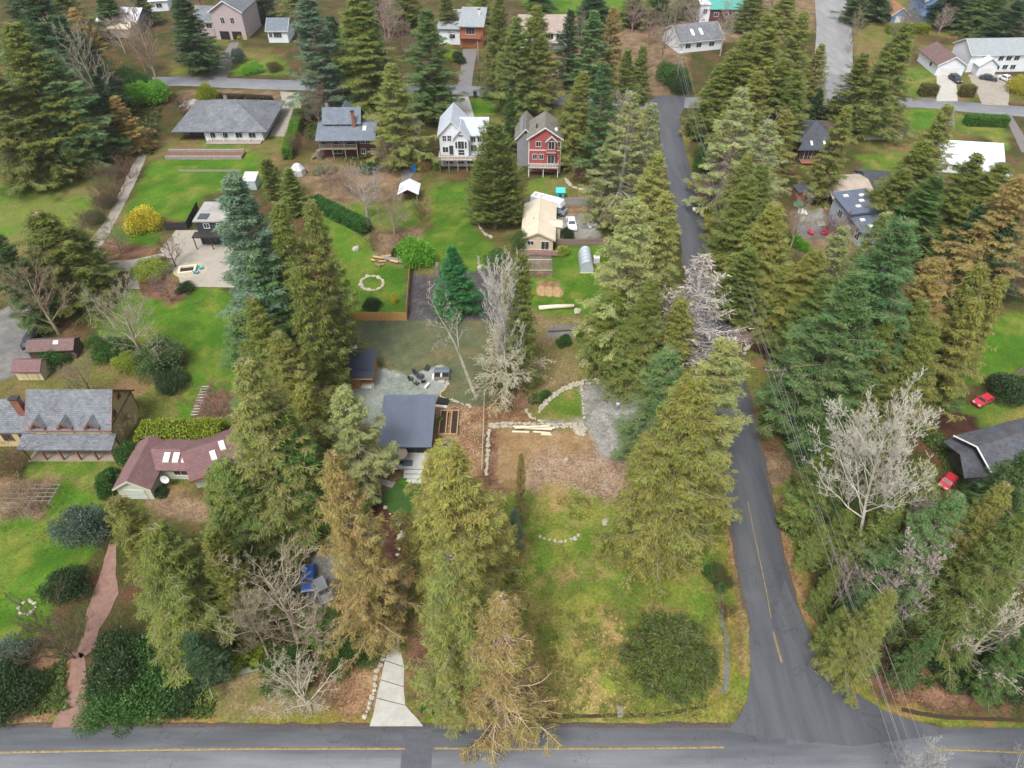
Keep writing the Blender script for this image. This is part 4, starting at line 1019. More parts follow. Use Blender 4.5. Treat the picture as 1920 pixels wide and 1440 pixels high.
# ---- row left of the side road
CT('hem0', (1190, 372), 695, 66, LGREEN, 'pale hemlock above the gravel yard', limb=GREYB)
CT('hem1', (1256, 362), 640, 48, YOLIVE, 'pale olive hemlock at the road edge', limb=GREYB)
CT('cedar1', (1155, 540), 708, 44, OLIVE, 'olive cedar at the foot of the pale hemlocks')
CT('cedar0', (1225, 520), 735, 48, OLIVE, 'dark olive cedar beside the white snag')
CT('snag0', (1318, 478), 705, 88, srgb(170, 158, 150), 'white leafless conifer snag leaning over the side road', name='dead_tree', bark=srgb(196, 188, 180), limb=srgb(196, 188, 180))
CT('sparse2', (1182, 172), 430, 48, LGREEN, 'grey sparse conifer behind the parking yard', limb=PALEB, bark=PALEB)
CT('sparse0', (1222, 190), 420, 40, LGREEN, 'grey sparse conifer beside the bend of the side road', limb=PALEB, bark=PALEB)
CT('cedar0', (1095, 132), 318, 40, OLIVE2, 'golden olive cedar behind the red house')
CT('cedar3', (1068, 180), 305, 26, OLIVE, 'small olive cedar right of the red house')
CT('fir1', (1135, 118), 345, 34, FIR, 'green fir with a bare lower trunk right of the red house')
CT('fir2', (1180, 92), 290, 32, MID, 'green fir by the back street corner')
CT('cedar2', (1205, 85), 195, 22, OLIVE, 'narrow dark cedar beyond the back street')
CT('fir0', (1070, 18), 168, 26, DARKFIR, 'dark fir beyond the back street behind the golden cedar')
CT('fir2', (1112, 20), 175, 34, FIR, 'mid green fir beyond the back street')
CT('cedar1', (1150, 12), 165, 22, BROWN, 'rusty cedar beyond the back street')
CT('fir1', (1115, -15), 60, 34, DARKFIR, 'dark fir at the edge of the far bright field')
CT('cedar3', (1190, -20), 52, 30, MID, 'olive tree at the edge of the far bright field')
# ---- behind the row of houses
CT('fir1', (575, -10), 225, 50, BLUEFIR, 'blue green fir behind the grey blue house', limb=GREYB)
CT('cedar1', (665, -18), 222, 64, OLIVE, 'massive olive cedar behind the grey blue house')
CT('cedar3', (735, 118), 318, 46, OLIVE2, 'pale olive cedar right of the grey blue house', limb=GREYB)
CT('fir0', (798, 18), 235, 44, FIR, 'green fir at the back street left of the white house drive')
CT('yew1', (808, 140), 232, 40, MID, 'bushy green cedar at the foot of the fir by the white house drive')
CT('cedar0', (935, -10), 190, 34, OLIVE, 'tall olive cedar at the back street left of its twin')
CT('cedar2', (1003, 8), 212, 46, OLIVE, 'tall olive cedar at the back street right of its twin')
CT('cedar1', (968, 30), 225, 36, MID, 'green cedar between the tall twins at the back street')
CT('xmas', (957, 168), 285, 20, DEEP, 'small dark fir between the white and red houses', name='fir_tree')
CT('fir2', (335, -15), 142, 42, DARKFIR, 'big dark fir beside the pink house')
CT('cedar2', (132, 15), 160, 36, BROWN, 'golden brown cedar in the far left woods')
CT('fir0', (60, -25), 200, 56, DARKFIR, 'dark fir at the back of the far left woods')
CT('fir1', (18, 60), 290, 62, DEEP, 'deep green fir at the left edge woods')
CT('cedar0', (20, 40), 330, 70, OLIVE, 'olive cedar at the left edge woods')
CT('hem1', (75, 95), 325, 58, FIR, 'grey green hemlock at the front of the far left woods', limb=GREYB)
CT('fir2', (120, 130), 305, 48, DARKFIR, 'dark fir at the front of the far left woods')
CT('fir0', (105, 30), 220, 45, DARKFIR, 'dark fir behind the leafless maple in the left woods')
CT('cedar3', (-30, 120), 360, 60, OLIVE, 'olive cedar on the far left field edge')
CT('cedar1', (215, 180), 290, 26, BROWN, 'rusty young cedar below the leafless maple')
CT('cedar0', (62, 398), 580, 74, OLIVE, 'olive cedar at the end of the old lane')
CT('yew1', (128, 430), 555, 40, MID, 'dense green cedar beside the old lane')
CT('fir1', (-30, 420), 620, 38, DEEP, 'dark fir beside the left gravel drive')
# ---- right-hand woods
W1 = 'conifers along the right side of the side road'
W1L = ['tall olive cedar behind the tall grey sparse conifer', 'dark olive cedar right of the side road mouth', 'tallest golden olive cedar of the wood left of the hill street', 'golden olive cedar at the left edge of the hill street', 'small olive cedar at the side road mouth', 'dark olive cedar behind the broad grey sparse conifer']
for k, (kd, tip, by, r, c) in enumerate([('cedar0', (1402, 60), 245, 44, OLIVE2), ('cedar2', (1352, 120), 262, 40, OLIVE), ('cedar1', (1448, 25), 262, 48, OLIVE2), ('cedar3', (1508, 20), 235, 38, OLIVE2), ('cedar2', (1330, 190), 262, 28, OLIVE), ('cedar0', (1475, 110), 270, 42, OLIVE)]):
    CT(kd, tip, by, r, c, W1L[k], group=W1)
for k, (kd, tip, by, r, c) in enumerate([('sparse1', (1392, 165), 400, 55, LGREEN), ('sparse2', (1440, 225), 430, 52, LGREEN), ('sparse0', (1378, 235), 345, 26, YOLIVE)]):
    CT(kd, tip, by, r, c, ['tall grey sparse conifer above the roadside transformer pole', 'broad grey sparse conifer left of the dark hip roofed house', 'small yellowish sparse conifer behind the transformer pole'][k], limb=PINKB, bark=PINKB)
CT('cedar3', (1475, 205), 345, 36, YOLIVE, 'yellowish conifer left of the dark hip roofed house')
CT('cedar1', (1590, 198), 385, 30, OLIVE2, 'pointed olive cedar right of the dark hip roofed house')
CT('cedar2', (1705, 42), 262, 48, OLIVE, 'big dark cedar left of the brown roof garage', bark=BROWNB)
CT('cedar1', (1622, 100), 240, 34, OLIVE, 'grey olive cedar at the foot of the hill street', limb=GREYB)
CT('cedar0', (1668, 80), 240, 28, OLIVE, 'dark cedar between the hill street and the big dark cedar')
CT('xmas', (1540, 168), 228, 18, DARKFIR, 'small dark fir at the hill street mouth', name='fir_tree')
CT('xmas', (1565, 182), 228, 16, DEEP, 'smaller dark fir right of its neighbour at the hill street mouth', name='fir_tree')
W2 = 'cedars hiding the right hand driveway'
W2L = ['dark olive cedar below the tall grey sparse conifer', 'low dark cedar on the verge below the second yellow sign', 'broad olive cedar midway between the transformer pole and the gravel driveway', 'low green cedar just above the gravel driveway stones', 'olive cedar right of the gravel driveway bend', 'olive cedar directly above the gravel driveway bend']
for kd, tip, by, r, c in [('cedar1', (1405, 330), 545, 46, OLIVE), ('yew1', (1368, 420), 520, 26, DEEP), ('cedar0', (1455, 380), 590, 56, OLIVE2), ('yew1', (1405, 470), 610, 42, MID), ('cedar3', (1530, 465), 660, 52, OLIVE2), ('cedar2', (1480, 490), 625, 46, OLIVE2)]:
    CT(kd, tip, by, r, c, W2L.pop(0), group=W2)
CT('sparse2', (1585, 425), 640, 48, LGREEN, 'thin pale conifer in front of the blue grey house', limb=GREYB, bark=PALEB)
CT('sparse1', (1665, 395), 700, 56, MID, 'leaning pale trunked fir in front of the blue grey house', bark=PALEB, limb=PALEB)
CT('fir0', (1695, 415), 790, 84, FIR, 'huge green fir beside the second power pole', bark=PALEB)
CT('fir2', (1622, 510), 835, 74, FIR, 'bright green fir overhanging the second power pole', bark=GREYB)
CT('cedar1', (1768, 485), 765, 56, BROWN, 'rusty golden cedar beside the far right lawn')
CT('cedar0', (1845, 495), 755, 46, OLIVE2, 'yellow green cedar left of the far right lawn')
CT('cedar3', (1885, 515), 740, 36, YOLIVE, 'yellowish cedar touching the far right lawn')
CT('cedar2', (1730, 560), 790, 55, OLIVE, 'olive cedar above the pale maple')
CT('yew1', (1800, 620), 790, 48, DEEP, 'dark bushy cedar left of the red car')
W3 = 'conifers before the white metal roofed house'
W3L = ['olive cedar at the left end of the white metal roof', 'tall olive cedar rising over the white metal roof', 'olive fir at the right end of the white metal roof', 'olive cedar beside the round gazebo lawn', 'deep green fir below the white metal roof']
for kd, tip, by, r, c in [('cedar0', (1740, 262), 420, 48, OLIVE), ('cedar2', (1785, 195), 400, 44, OLIVE2), ('fir1', (1835, 290), 470, 42, OLIVE), ('cedar3', (1700, 315), 440, 42, OLIVE), ('fir0', (1760, 330), 480, 46, DEEP)]:
    CT(kd, tip, by, r, c, W3L.pop(0), group=W3)
W4 = 'conifers at the right edge woods'
W4L = ['dark olive cedar in the woods above the far right lawn', 'brown cedar in the woods above the far right lawn', 'blackish fir above the dark brown thicket', 'blackish fir left of the brown cedar above the far right lawn']
for kd, tip, by, r, c in [('cedar1', (1880, 305), 500, 55, OLIVE), ('cedar0', (1925, 330), 560, 60, BROWN), ('fir2', (1900, 400), 560, 46, DARKFIR), ('fir0', (1845, 385), 540, 40, DARKFIR)]:
    CT(kd, tip, by, r, c, W4L.pop(0), group=W4)
CT('near0', (1890, 905), 1165, 48, OLIVE2, 'yellow olive cedar below the dark roofed garage', limb=PINKB)
CT('hem0', (1795, 925), 1170, 58, FIR, 'soft green hemlock below the dark roofed garage', limb=GREYB)
CT('cedar0', (1940, 960), 1230, 66, OLIVE, 'olive cedar at the lower right edge')
CT('near3', (1676, 1110), 1282, 42, srgb(106, 112, 50), 'bright olive cedar behind the lower right leaf bank')
SH('bush1', 1600, 1225, 2.6, 2.6, MID, 'rounded green bush beside the lower right power lines')
CT('cedar2', (1945, 840), 1010, 44, DEEP, 'dark fir in front of the dark roofed garage')
CT('fir1', (1968, 1165), 1315, 32, DEEP, 'bright green fir at the lower right corner')
CT('yew1', (1850, 905), 960, 30, DARKFIR, 'round dark cedar below the garage roof')
W5 = 'green cedars along the road shoulder'
W5L = ['at the foot of the power pole below the gravel driveway', 'right above the dirt drive mouth', 'on the bank under the power lines', 'left of the pale maple trunk', 'just above the gravel driveway boulders', 'between the dirt drive mouth and the power pole', 'behind the pale maple trunk']
for kd, tip, by, r, c in [('cedar4', (1480, 715), 815, 36, DEEP), ('cedar1', (1540, 885), 990, 32, MID), ('cedar4', (1580, 955), 1065, 38, OLIVE), ('cedar3', (1650, 1030), 1160, 30, DEEP), ('yew1', (1450, 560), 640, 36, MID), ('cedar0', (1545, 780), 885, 42, DEEP), ('cedar1', (1620, 870), 1005, 46, MID)]:
    CT(kd, (tip[0] + 12, tip[1]), by, r, c, 'bushy green cedar ' + W5L.pop(0), group=W5, wide=.66)
CT('yew0', (360, 1195), 1290, 32, DARKFIR, 'dark clipped cone shaped cypress above the lower left road', name='cypress_tree')
CT('fir2', (965, 955), 1030, 18, BLUEFIR, 'small leaning blue spruce on the vacant lot', name='spruce_tree')

# ---- more of the same woods
def grove(label, group, items, limb=None):
    for k, (kd, tip, by, r, c) in enumerate(items): CT(kd, tip, by, r, c, label if isinstance(label, str) else label[k], group=group, limb=limb)
grove('olive cedar packed inside the wood right of the side road', 'cedars packed right of the side road', [
    ('cedar1', (1375, 92), 256, 34, OLIVE), ('cedar3', (1425, 132), 300, 40, OLIVE2), ('cedar2', (1545, 82), 205, 28, OLIVE2), ('cedar1', (1500, 132), 292, 36, OLIVE),
    ('cedar2', (1400, 290), 455, 38, OLIVE2), ('cedar0', (1432, 305), 490, 46, OLIVE)])
grove(['olive cedar left of the pink chairs', 'green fir left of the bright green fir', 'olive cedar behind the bright green fir', 'yellowish olive cedar above the low green cedar by the driveway', 'green fir between the leaning fir and the huge green fir', 'olive cedar below the huge green fir', 'olive cedar below the rusty golden cedar', 'yellowish olive cedar left of the far right lawn cedars'], 'cedars of the belt below the blue grey house', [
    ('cedar1', (1462, 410), 570, 40, OLIVE), ('fir2', (1558, 520), 705, 50, MID), ('cedar2', (1605, 560), 765, 50, OLIVE), ('cedar3', (1420, 425), 585, 40, OLIVE2), ('fir1', (1655, 480), 745, 52, FIR), ('cedar0', (1668, 600), 825, 54, OLIVE), ('cedar2', (1752, 600), 835, 50, OLIVE), ('cedar1', (1832, 560), 795, 44, OLIVE2)])
grove(['dark olive cedar right of the large pale maple', 'yellow olive cedar right of the starburst bare tree', 'green cedar directly behind the large pale maple trunk', 'olive cedar left of the large pale maple'], 'conifers round the large pale maple', [
    ('cedar3', (1742, 870), 1065, 54, OLIVE), ('cedar0', (1850, 990), 1165, 30, OLIVE2), ('cedar2', (1690, 940), 1105, 34, MID), ('cedar1', (1560, 850), 1000, 44, OLIVE)])
grove(['olive cedar behind the brown olive cedar of the central clump', 'dark olive cedar in the middle of the central clump', 'green fir on the lawn side of the central clump', 'pale olive cedar above the thin grey green conifer'], 'conifers of the central clump', [
    ('cedar1', (470, 560), 795, 50, OLIVE), ('cedar3', (555, 500), 765, 40, OLIVE), ('fir1', (445, 590), 765, 46, FIR), ('cedar0', (565, 720), 880, 44, OLIVE2)])
grove(['shadowy green fir right of the tall yellow green cedar', 'shadowy green fir beside the tan dry brush', 'shadowy green cedar touching the maroon roof'], 'conifers behind the maroon house', [('fir2', (480, 770), 985, 56, DEEP), ('fir1', (560, 820), 990, 48, DEEP), ('cedar1', (420, 860), 1040, 48, MID)])
grove('dark conifer deep in the far left woods', 'conifers deep in the left woods', [('fir1', (150, 62), 232, 34, DARKFIR), ('cedar3', (45, 175), 318, 50, OLIVE), ('fir0', (-8, 205), 335, 44, DEEP), ('fir2', (178, 140), 286, 30, DARKFIR), ('cedar1', (95, 200), 318, 36, OLIVE), ('fir0', (30, -30), 110, 44, DARKFIR), ('cedar0', (100, -40), 90, 40, OLIVE), ('fir2', (190, -20), 60, 30, DEEP)])
grove('distant dark conifer among the far houses', 'distant conifers among the far houses', [('fir1', (620, 30), 150, 30, DARKFIR), ('fir0', (700, 40), 180, 30, DEEP), ('cedar1', (835, -18), 78, 24, OLIVE), ('fir2', (250, -25), 50, 24, DEEP), ('fir1', (480, -30), 40, 26, DARKFIR), ('cedar3', (760, -30), 60, 34, OLIVE), ('fir0', (1240, -20), 46, 24, DEEP), ('cedar1', (1290, -25), 36, 26, OLIVE),
    ('cedar0', (1420, -25), 62, 32, OLIVE), ('cedar2', (1480, -20), 62, 32, OLIVE2), ('fir1', (1618, -30), 46, 26, DEEP), ('fir0', (1800, -35), 52, 40, DARKFIR), ('cedar2', (1868, -35), 66, 42, DEEP), ('fir2', (1912, 0), 92, 34, DARKFIR), ('fir1', (690, -30), 50, 30, DARKFIR), ('cedar3', (545, -20), 46, 30, OLIVE), ('fir0', (1660, -30), 40, 30, DARKFIR), ('cedar1', (900, -25), 46, 26, OLIVE), ('cedar0', (1350, -30), 8, 26, DEEP), ('fir2', (1010, -40), 20, 26, DEEP)])
grove(['grey green sparse conifer behind the white stemmed bare tree', 'yellowish hemlock right of the parking yard', 'small olive cedar between the white snag and the hemlocks', 'dark olive cedar at the bottom of the roadside row', 'grey green sparse conifer in the middle of the roadside row'], 'conifers in the row left of the side road', [('sparse1', (1150, 255), 425, 42, LGREEN), ('hem0', (1232, 285), 478, 42, YOLIVE), ('cedar1', (1278, 560), 725, 34, OLIVE2), ('cedar2', (1195, 590), 738, 46, OLIVE), ('sparse2', (1215, 420), 640, 44, LGREEN)])
CT('column', (977, 852), 985, 13, srgb(128, 118, 70), 'slim brownish young conifer at the left edge of the vacant lot')
for kd, tip, by, r, c, lb in [('cedar1', (1572, 1140), 1238, 34, MID, 'low shaggy green cedar leaning toward the lower power lines'), ('cedar4', (1640, 1165), 1285, 40, OLIVE, 'low shaggy olive cedar above the lower right leaf bank'), ('cedar3', (1748, 1180), 1300, 36, DEEP, 'low dark cedar left of the starburst bare tree'),
    ('cedar4', (1532, 985), 1080, 30, MID, 'low green cedar at the verge below the dirt drive mouth'), ('cedar1', (1556, 1065), 1165, 32, OLIVE, 'low olive cedar at the verge left of the pale maple trunk')]:
    CT(kd, (tip[0] + 14, tip[1]), by - 8, r, c, lb, wide=.62)
# ---- leafless trees
BT('pale0', (946, 722), 21, srgb(210, 206, 194), 'tall pale bare tree beside the seeded soil', sp=.75)
BT('droopy', (950, 742), 9.5, srgb(204, 198, 172), 'spreading pale bare tree right of the fence wire', sp=1.5)
BT('crooked', (893, 742), 17, PALEB, 'crooked thin bare tree leaning over the seeded soil', rz=0.15)
BT('maple0', (1606, 1060), 25.5, srgb(212, 206, 192), 'large pale maple with a long bare trunk right of the side road', sp=.9, rz=0, tilt=(0, R(-13)))
BT('slim0', (1662, 1170), 15, srgb(190, 176, 168), 'pinkish bare tree below the large pale maple', sp=1.3, rz=0, tilt=(0, R(-8)))
BT('wide0', (1800, 1248), 10.5, srgb(206, 198, 176), 'starburst bare tree above the lower right leaf bank', sp=1.2)
BT('slim0', (1738, 1210), 9, srgb(160, 152, 158), 'small lilac grey bare tree beside the starburst bare tree')
BT('maple0', (1660, 1530), 13, srgb(196, 194, 190), 'pale bare treetop below the junction', sp=.85)
BT('wide0', (1890, 1545), 12, srgb(180, 170, 156), 'bare treetop at the lower right corner below the road', sp=.7)
BT('alder0', (560, 1205), 15, srgb(176, 164, 142), 'bare tree with a thick pale trunk beside the blue car', sp=1.3)
BT('alder1', (505, 1232), 11, srgb(160, 148, 126), 'leaning bare alder above the mossy path')
BT('wide1', (600, 1215), 8, srgb(160, 142, 124), 'tangled bare tree above the leaf littered bank')
BT('wide0', (582, 1328), 6.5, srgb(190, 180, 156), 'spreading bare tree at the front road left of the driveway', sp=1.5)
BT('thicket1', (140, 1235), 7.0, srgb(128, 112, 94), 'brown fan shaped twiggy bush beside the reddish drive', name='bare_shrub', sp=.9)
BT('alder0', (205, 240), 22, srgb(172, 164, 144), 'pale leafless maple at the edge of the left woods')
BT('alder1', (298, 165), 22, srgb(170, 150, 136), 'bare tree beside the big dark fir')
BT('alder1', (275, 140), 15, srgb(160, 140, 126), 'thin bare tree across the back street from the left woods')
BT('wide1', (270, 675), 12, srgb(168, 160, 136), 'round mossy bare tree on the left lawn')
BT('wide0', (110, 625), 12, srgb(160, 142, 120), 'wide tangled bare tree beside the covered vehicle')
BT('wide1', (228, 478), 6, MOSSB, 'small bare fruit tree below the yellow bush')
BT('wide1', (330, 500), 6, BROWNB, 'small bare tree beside the fire pit patio')
BT('wide0', (320, 565), 6, srgb(140, 122, 112), 'small branching tree in the mulch bed')
BT('wide0', (690, 410), 10, srgb(176, 168, 160), 'grey bare tree above the long hedge')
BT('wide1', (740, 440), 8, srgb(160, 142, 128), 'brownish bare tree beside the carport')
BT('wide1', (730, 325), 7, srgb(150, 126, 114), 'bare tree below the grey blue house')
BT('slim0', (1160, 330), 17, PALEB, 'white stemmed bare tree behind the gravel yard', sp=1.2)
BT('alder0', (1125, 290), 12, GREYB, 'grey bare tree beside the white stemmed tree')
BT('alder0', (1240, 130), 16, GREYB, 'grey bare tree across the back street corner')
BT('alder0', (1350, 105), 14, srgb(172, 162, 150), 'grey bare tree before the grey roof across the back street')
BT('wide0', (1300, 70), 10, PINKB, 'pinkish bare tree before the teal roofed house')
BT('alder1', (1668, 120), 16, srgb(150, 136, 120), 'bare tree on the bank of the hill street')
BT('alder0', (728, 120), 18, srgb(166, 140, 130), 'pinkish bare tree behind the massive olive cedar')
BT('wide0', (1185, 60), 9, srgb(158, 130, 132), 'purplish bare tree behind the rusty cedar')
BT('wide1', (600, 240), 9, srgb(134, 108, 98), 'brown ivy clad bare tree below the blue green fir')
BT('alder1', (1590, 100), 12, srgb(160, 146, 126), 'bare tree on the left bank of the hill street')
BT('wide0', (175, 745), 7, srgb(150, 140, 118), 'bare tree behind the long dark shed')
BT('maple0', (1845, 60), 16, srgb(130, 110, 110), 'purple brown bare tree right of the blue house')

for k, (px, py, h) in enumerate([(560, 70, 9), (730, 70, 11), (760, 110, 9), (1090, 75, 8), (1150, 95, 8), (1215, 85, 9), (1265, 45, 9), (1400, 55, 8), (1440, 40, 8), (1700, 70, 8), (1760, 62, 7), (1660, 150, 8), (420, 30, 9), (235, 100, 9), (160, 95, 10), (1900, 80, 9), (690, 105, 9), (950, 75, 8)]):
    BT(['alder0', 'wide0', 'wide1', 'alder1'][k % 4], (px, py), h, [GREYB, PINKB, srgb(150, 126, 118)][k % 3], 'greyish leafless tree among the far gardens', group='leafless trees among the far gardens')
for kd, px, py, h, sp, c, lb in [('alder0', 1560, 1140, 9, 1.0, PINKB, 'thin pinkish bare tree on the bank under the lower power lines'), ('pale0', 1655, 1080, 14, .8, srgb(178, 168, 156), 'silvery bare tree behind the pinkish bare tree'), ('alder0', 1862, 1130, 13, .9, srgb(176, 166, 148), 'silvery bare tree behind the starburst bare tree'),
    ('alder1', 1722, 1150, 12, .9, PINKB, 'thin pinkish bare tree between the maple and the starburst bare tree'), ('alder0', 1420, 340, 13, 1.0, srgb(172, 160, 144), 'pale bare tree above the transformer pole'), ('pale0', 1545, 540, 12, .9, srgb(166, 152, 138), 'pale bare tree below the pink chairs'), ('alder1', 1480, 470, 11, 1.0, srgb(168, 154, 136), 'thin bare tree left of the pink chairs')]:
    BT(kd, (px, py), h, c, lb, sp=sp)
# ---- brown thickets
for px, py, h, sp, c, lb in [
    (620, 350, 3.6, 1.5, srgb(160, 136, 128), 'pinkish leafless thicket below the grey blue house'), (655, 365, 3, 1.5, srgb(150, 126, 116), 'leafless thicket above the left end of the long hedge'),
    (760, 470, 3, 1.4, BROWNB, 'brown leafless thicket behind the split logs'), (700, 470, 3, 1.2, srgb(120, 96, 72), 'brown leafless thicket at the hedge end'),
    (790, 415, 3.5, 1.0, BROWNB, 'brown leafless bush right of the carport'), (560, 290, 4, 1.1, srgb(120, 92, 82), 'red brown thicket left of the grey blue house'),
    (410, 780, 4, 1.4, srgb(150, 112, 100), 'pinkish leafless shrub in the fenced bed'), (50, 950, 2.6, 2.2, srgb(150, 126, 104), 'tangled dry canes in the left garden bed'),
    (1560, 450, 4, 1.4, srgb(122, 92, 84), 'red brown thicket below the blue grey house'), (35, 885, 3.0, 1.6, srgb(126, 100, 84), 'brown bush before the yellow house porch'),
    (970, 770, 2.6, 1.6, srgb(166, 128, 106), 'reddish dry brush below the pale bare trees'), (240, 820, 3.6, 1.2, srgb(150, 136, 104), 'tan leafless bush beside the yellow house'),
    (1660, 620, 4, 1.5, srgb(128, 102, 96), 'brown thicket behind the rusty golden cedar'), (1880, 560, 5, 1.6, srgb(112, 88, 84), 'dark brown thicket above the far right lawn'),
    (345, 215, 3.5, 1.2, srgb(120, 88, 80), 'dark red thicket left of the grey hip roof ranch'), (215, 380, 3.5, 1.6, srgb(130, 104, 90), 'brown scrub along the old lane'),
    (245, 335, 3.2, 1.5, srgb(122, 98, 84), 'brown scrub at the top of the old lane'), (1200, 140, 4, 1.6, srgb(150, 120, 112), 'reddish scrub across the back street'),
    (1090, 345, 3, 1.5, srgb(140, 112, 92), 'dry scrub beside the gravel path below the red house'), (1645, 1240, 3, 1.6, srgb(110, 88, 72), 'brown scrub under the lower power lines'),
    (580, 800, 3.5, 1.4, srgb(160, 126, 92), 'tan dry brush left of the thin grey green conifer'), (1350, 1100, 2.4, 1.2, srgb(110, 90, 66), 'dark scrub on the ditch bank of the corner lot'),
    (1360, 1160, 2.0, 1.1, srgb(112, 84, 66), 'reddish scrub below the dark scrub on the ditch bank')]:
    BT(_rt.choice(['thicket0', 'thicket1']), (px, py), h, c, lb, name='bare_shrub', sp=sp)

for k, (px, py) in enumerate([(232, 312), (222, 350), (205, 372), (196, 400), (172, 430), (160, 455), (190, 345)]):
    BT(['thicket0', 'thicket1'][k % 2], (px, py), 3.4, [srgb(118, 104, 82), srgb(130, 104, 90)][k % 2], 'brown brush in the hedgerow between the field and the old lane', name='bare_shrub', sp=1.3, group='hedgerow along the old lane')
for k, (px, py) in enumerate([(215, 330), (200, 385), (180, 415)]):
    SH('fine', px, py, 2.4, 2.2, srgb(84, 92, 60), 'dull green brush in the hedgerow between the field and the old lane', group='hedgerow along the old lane')
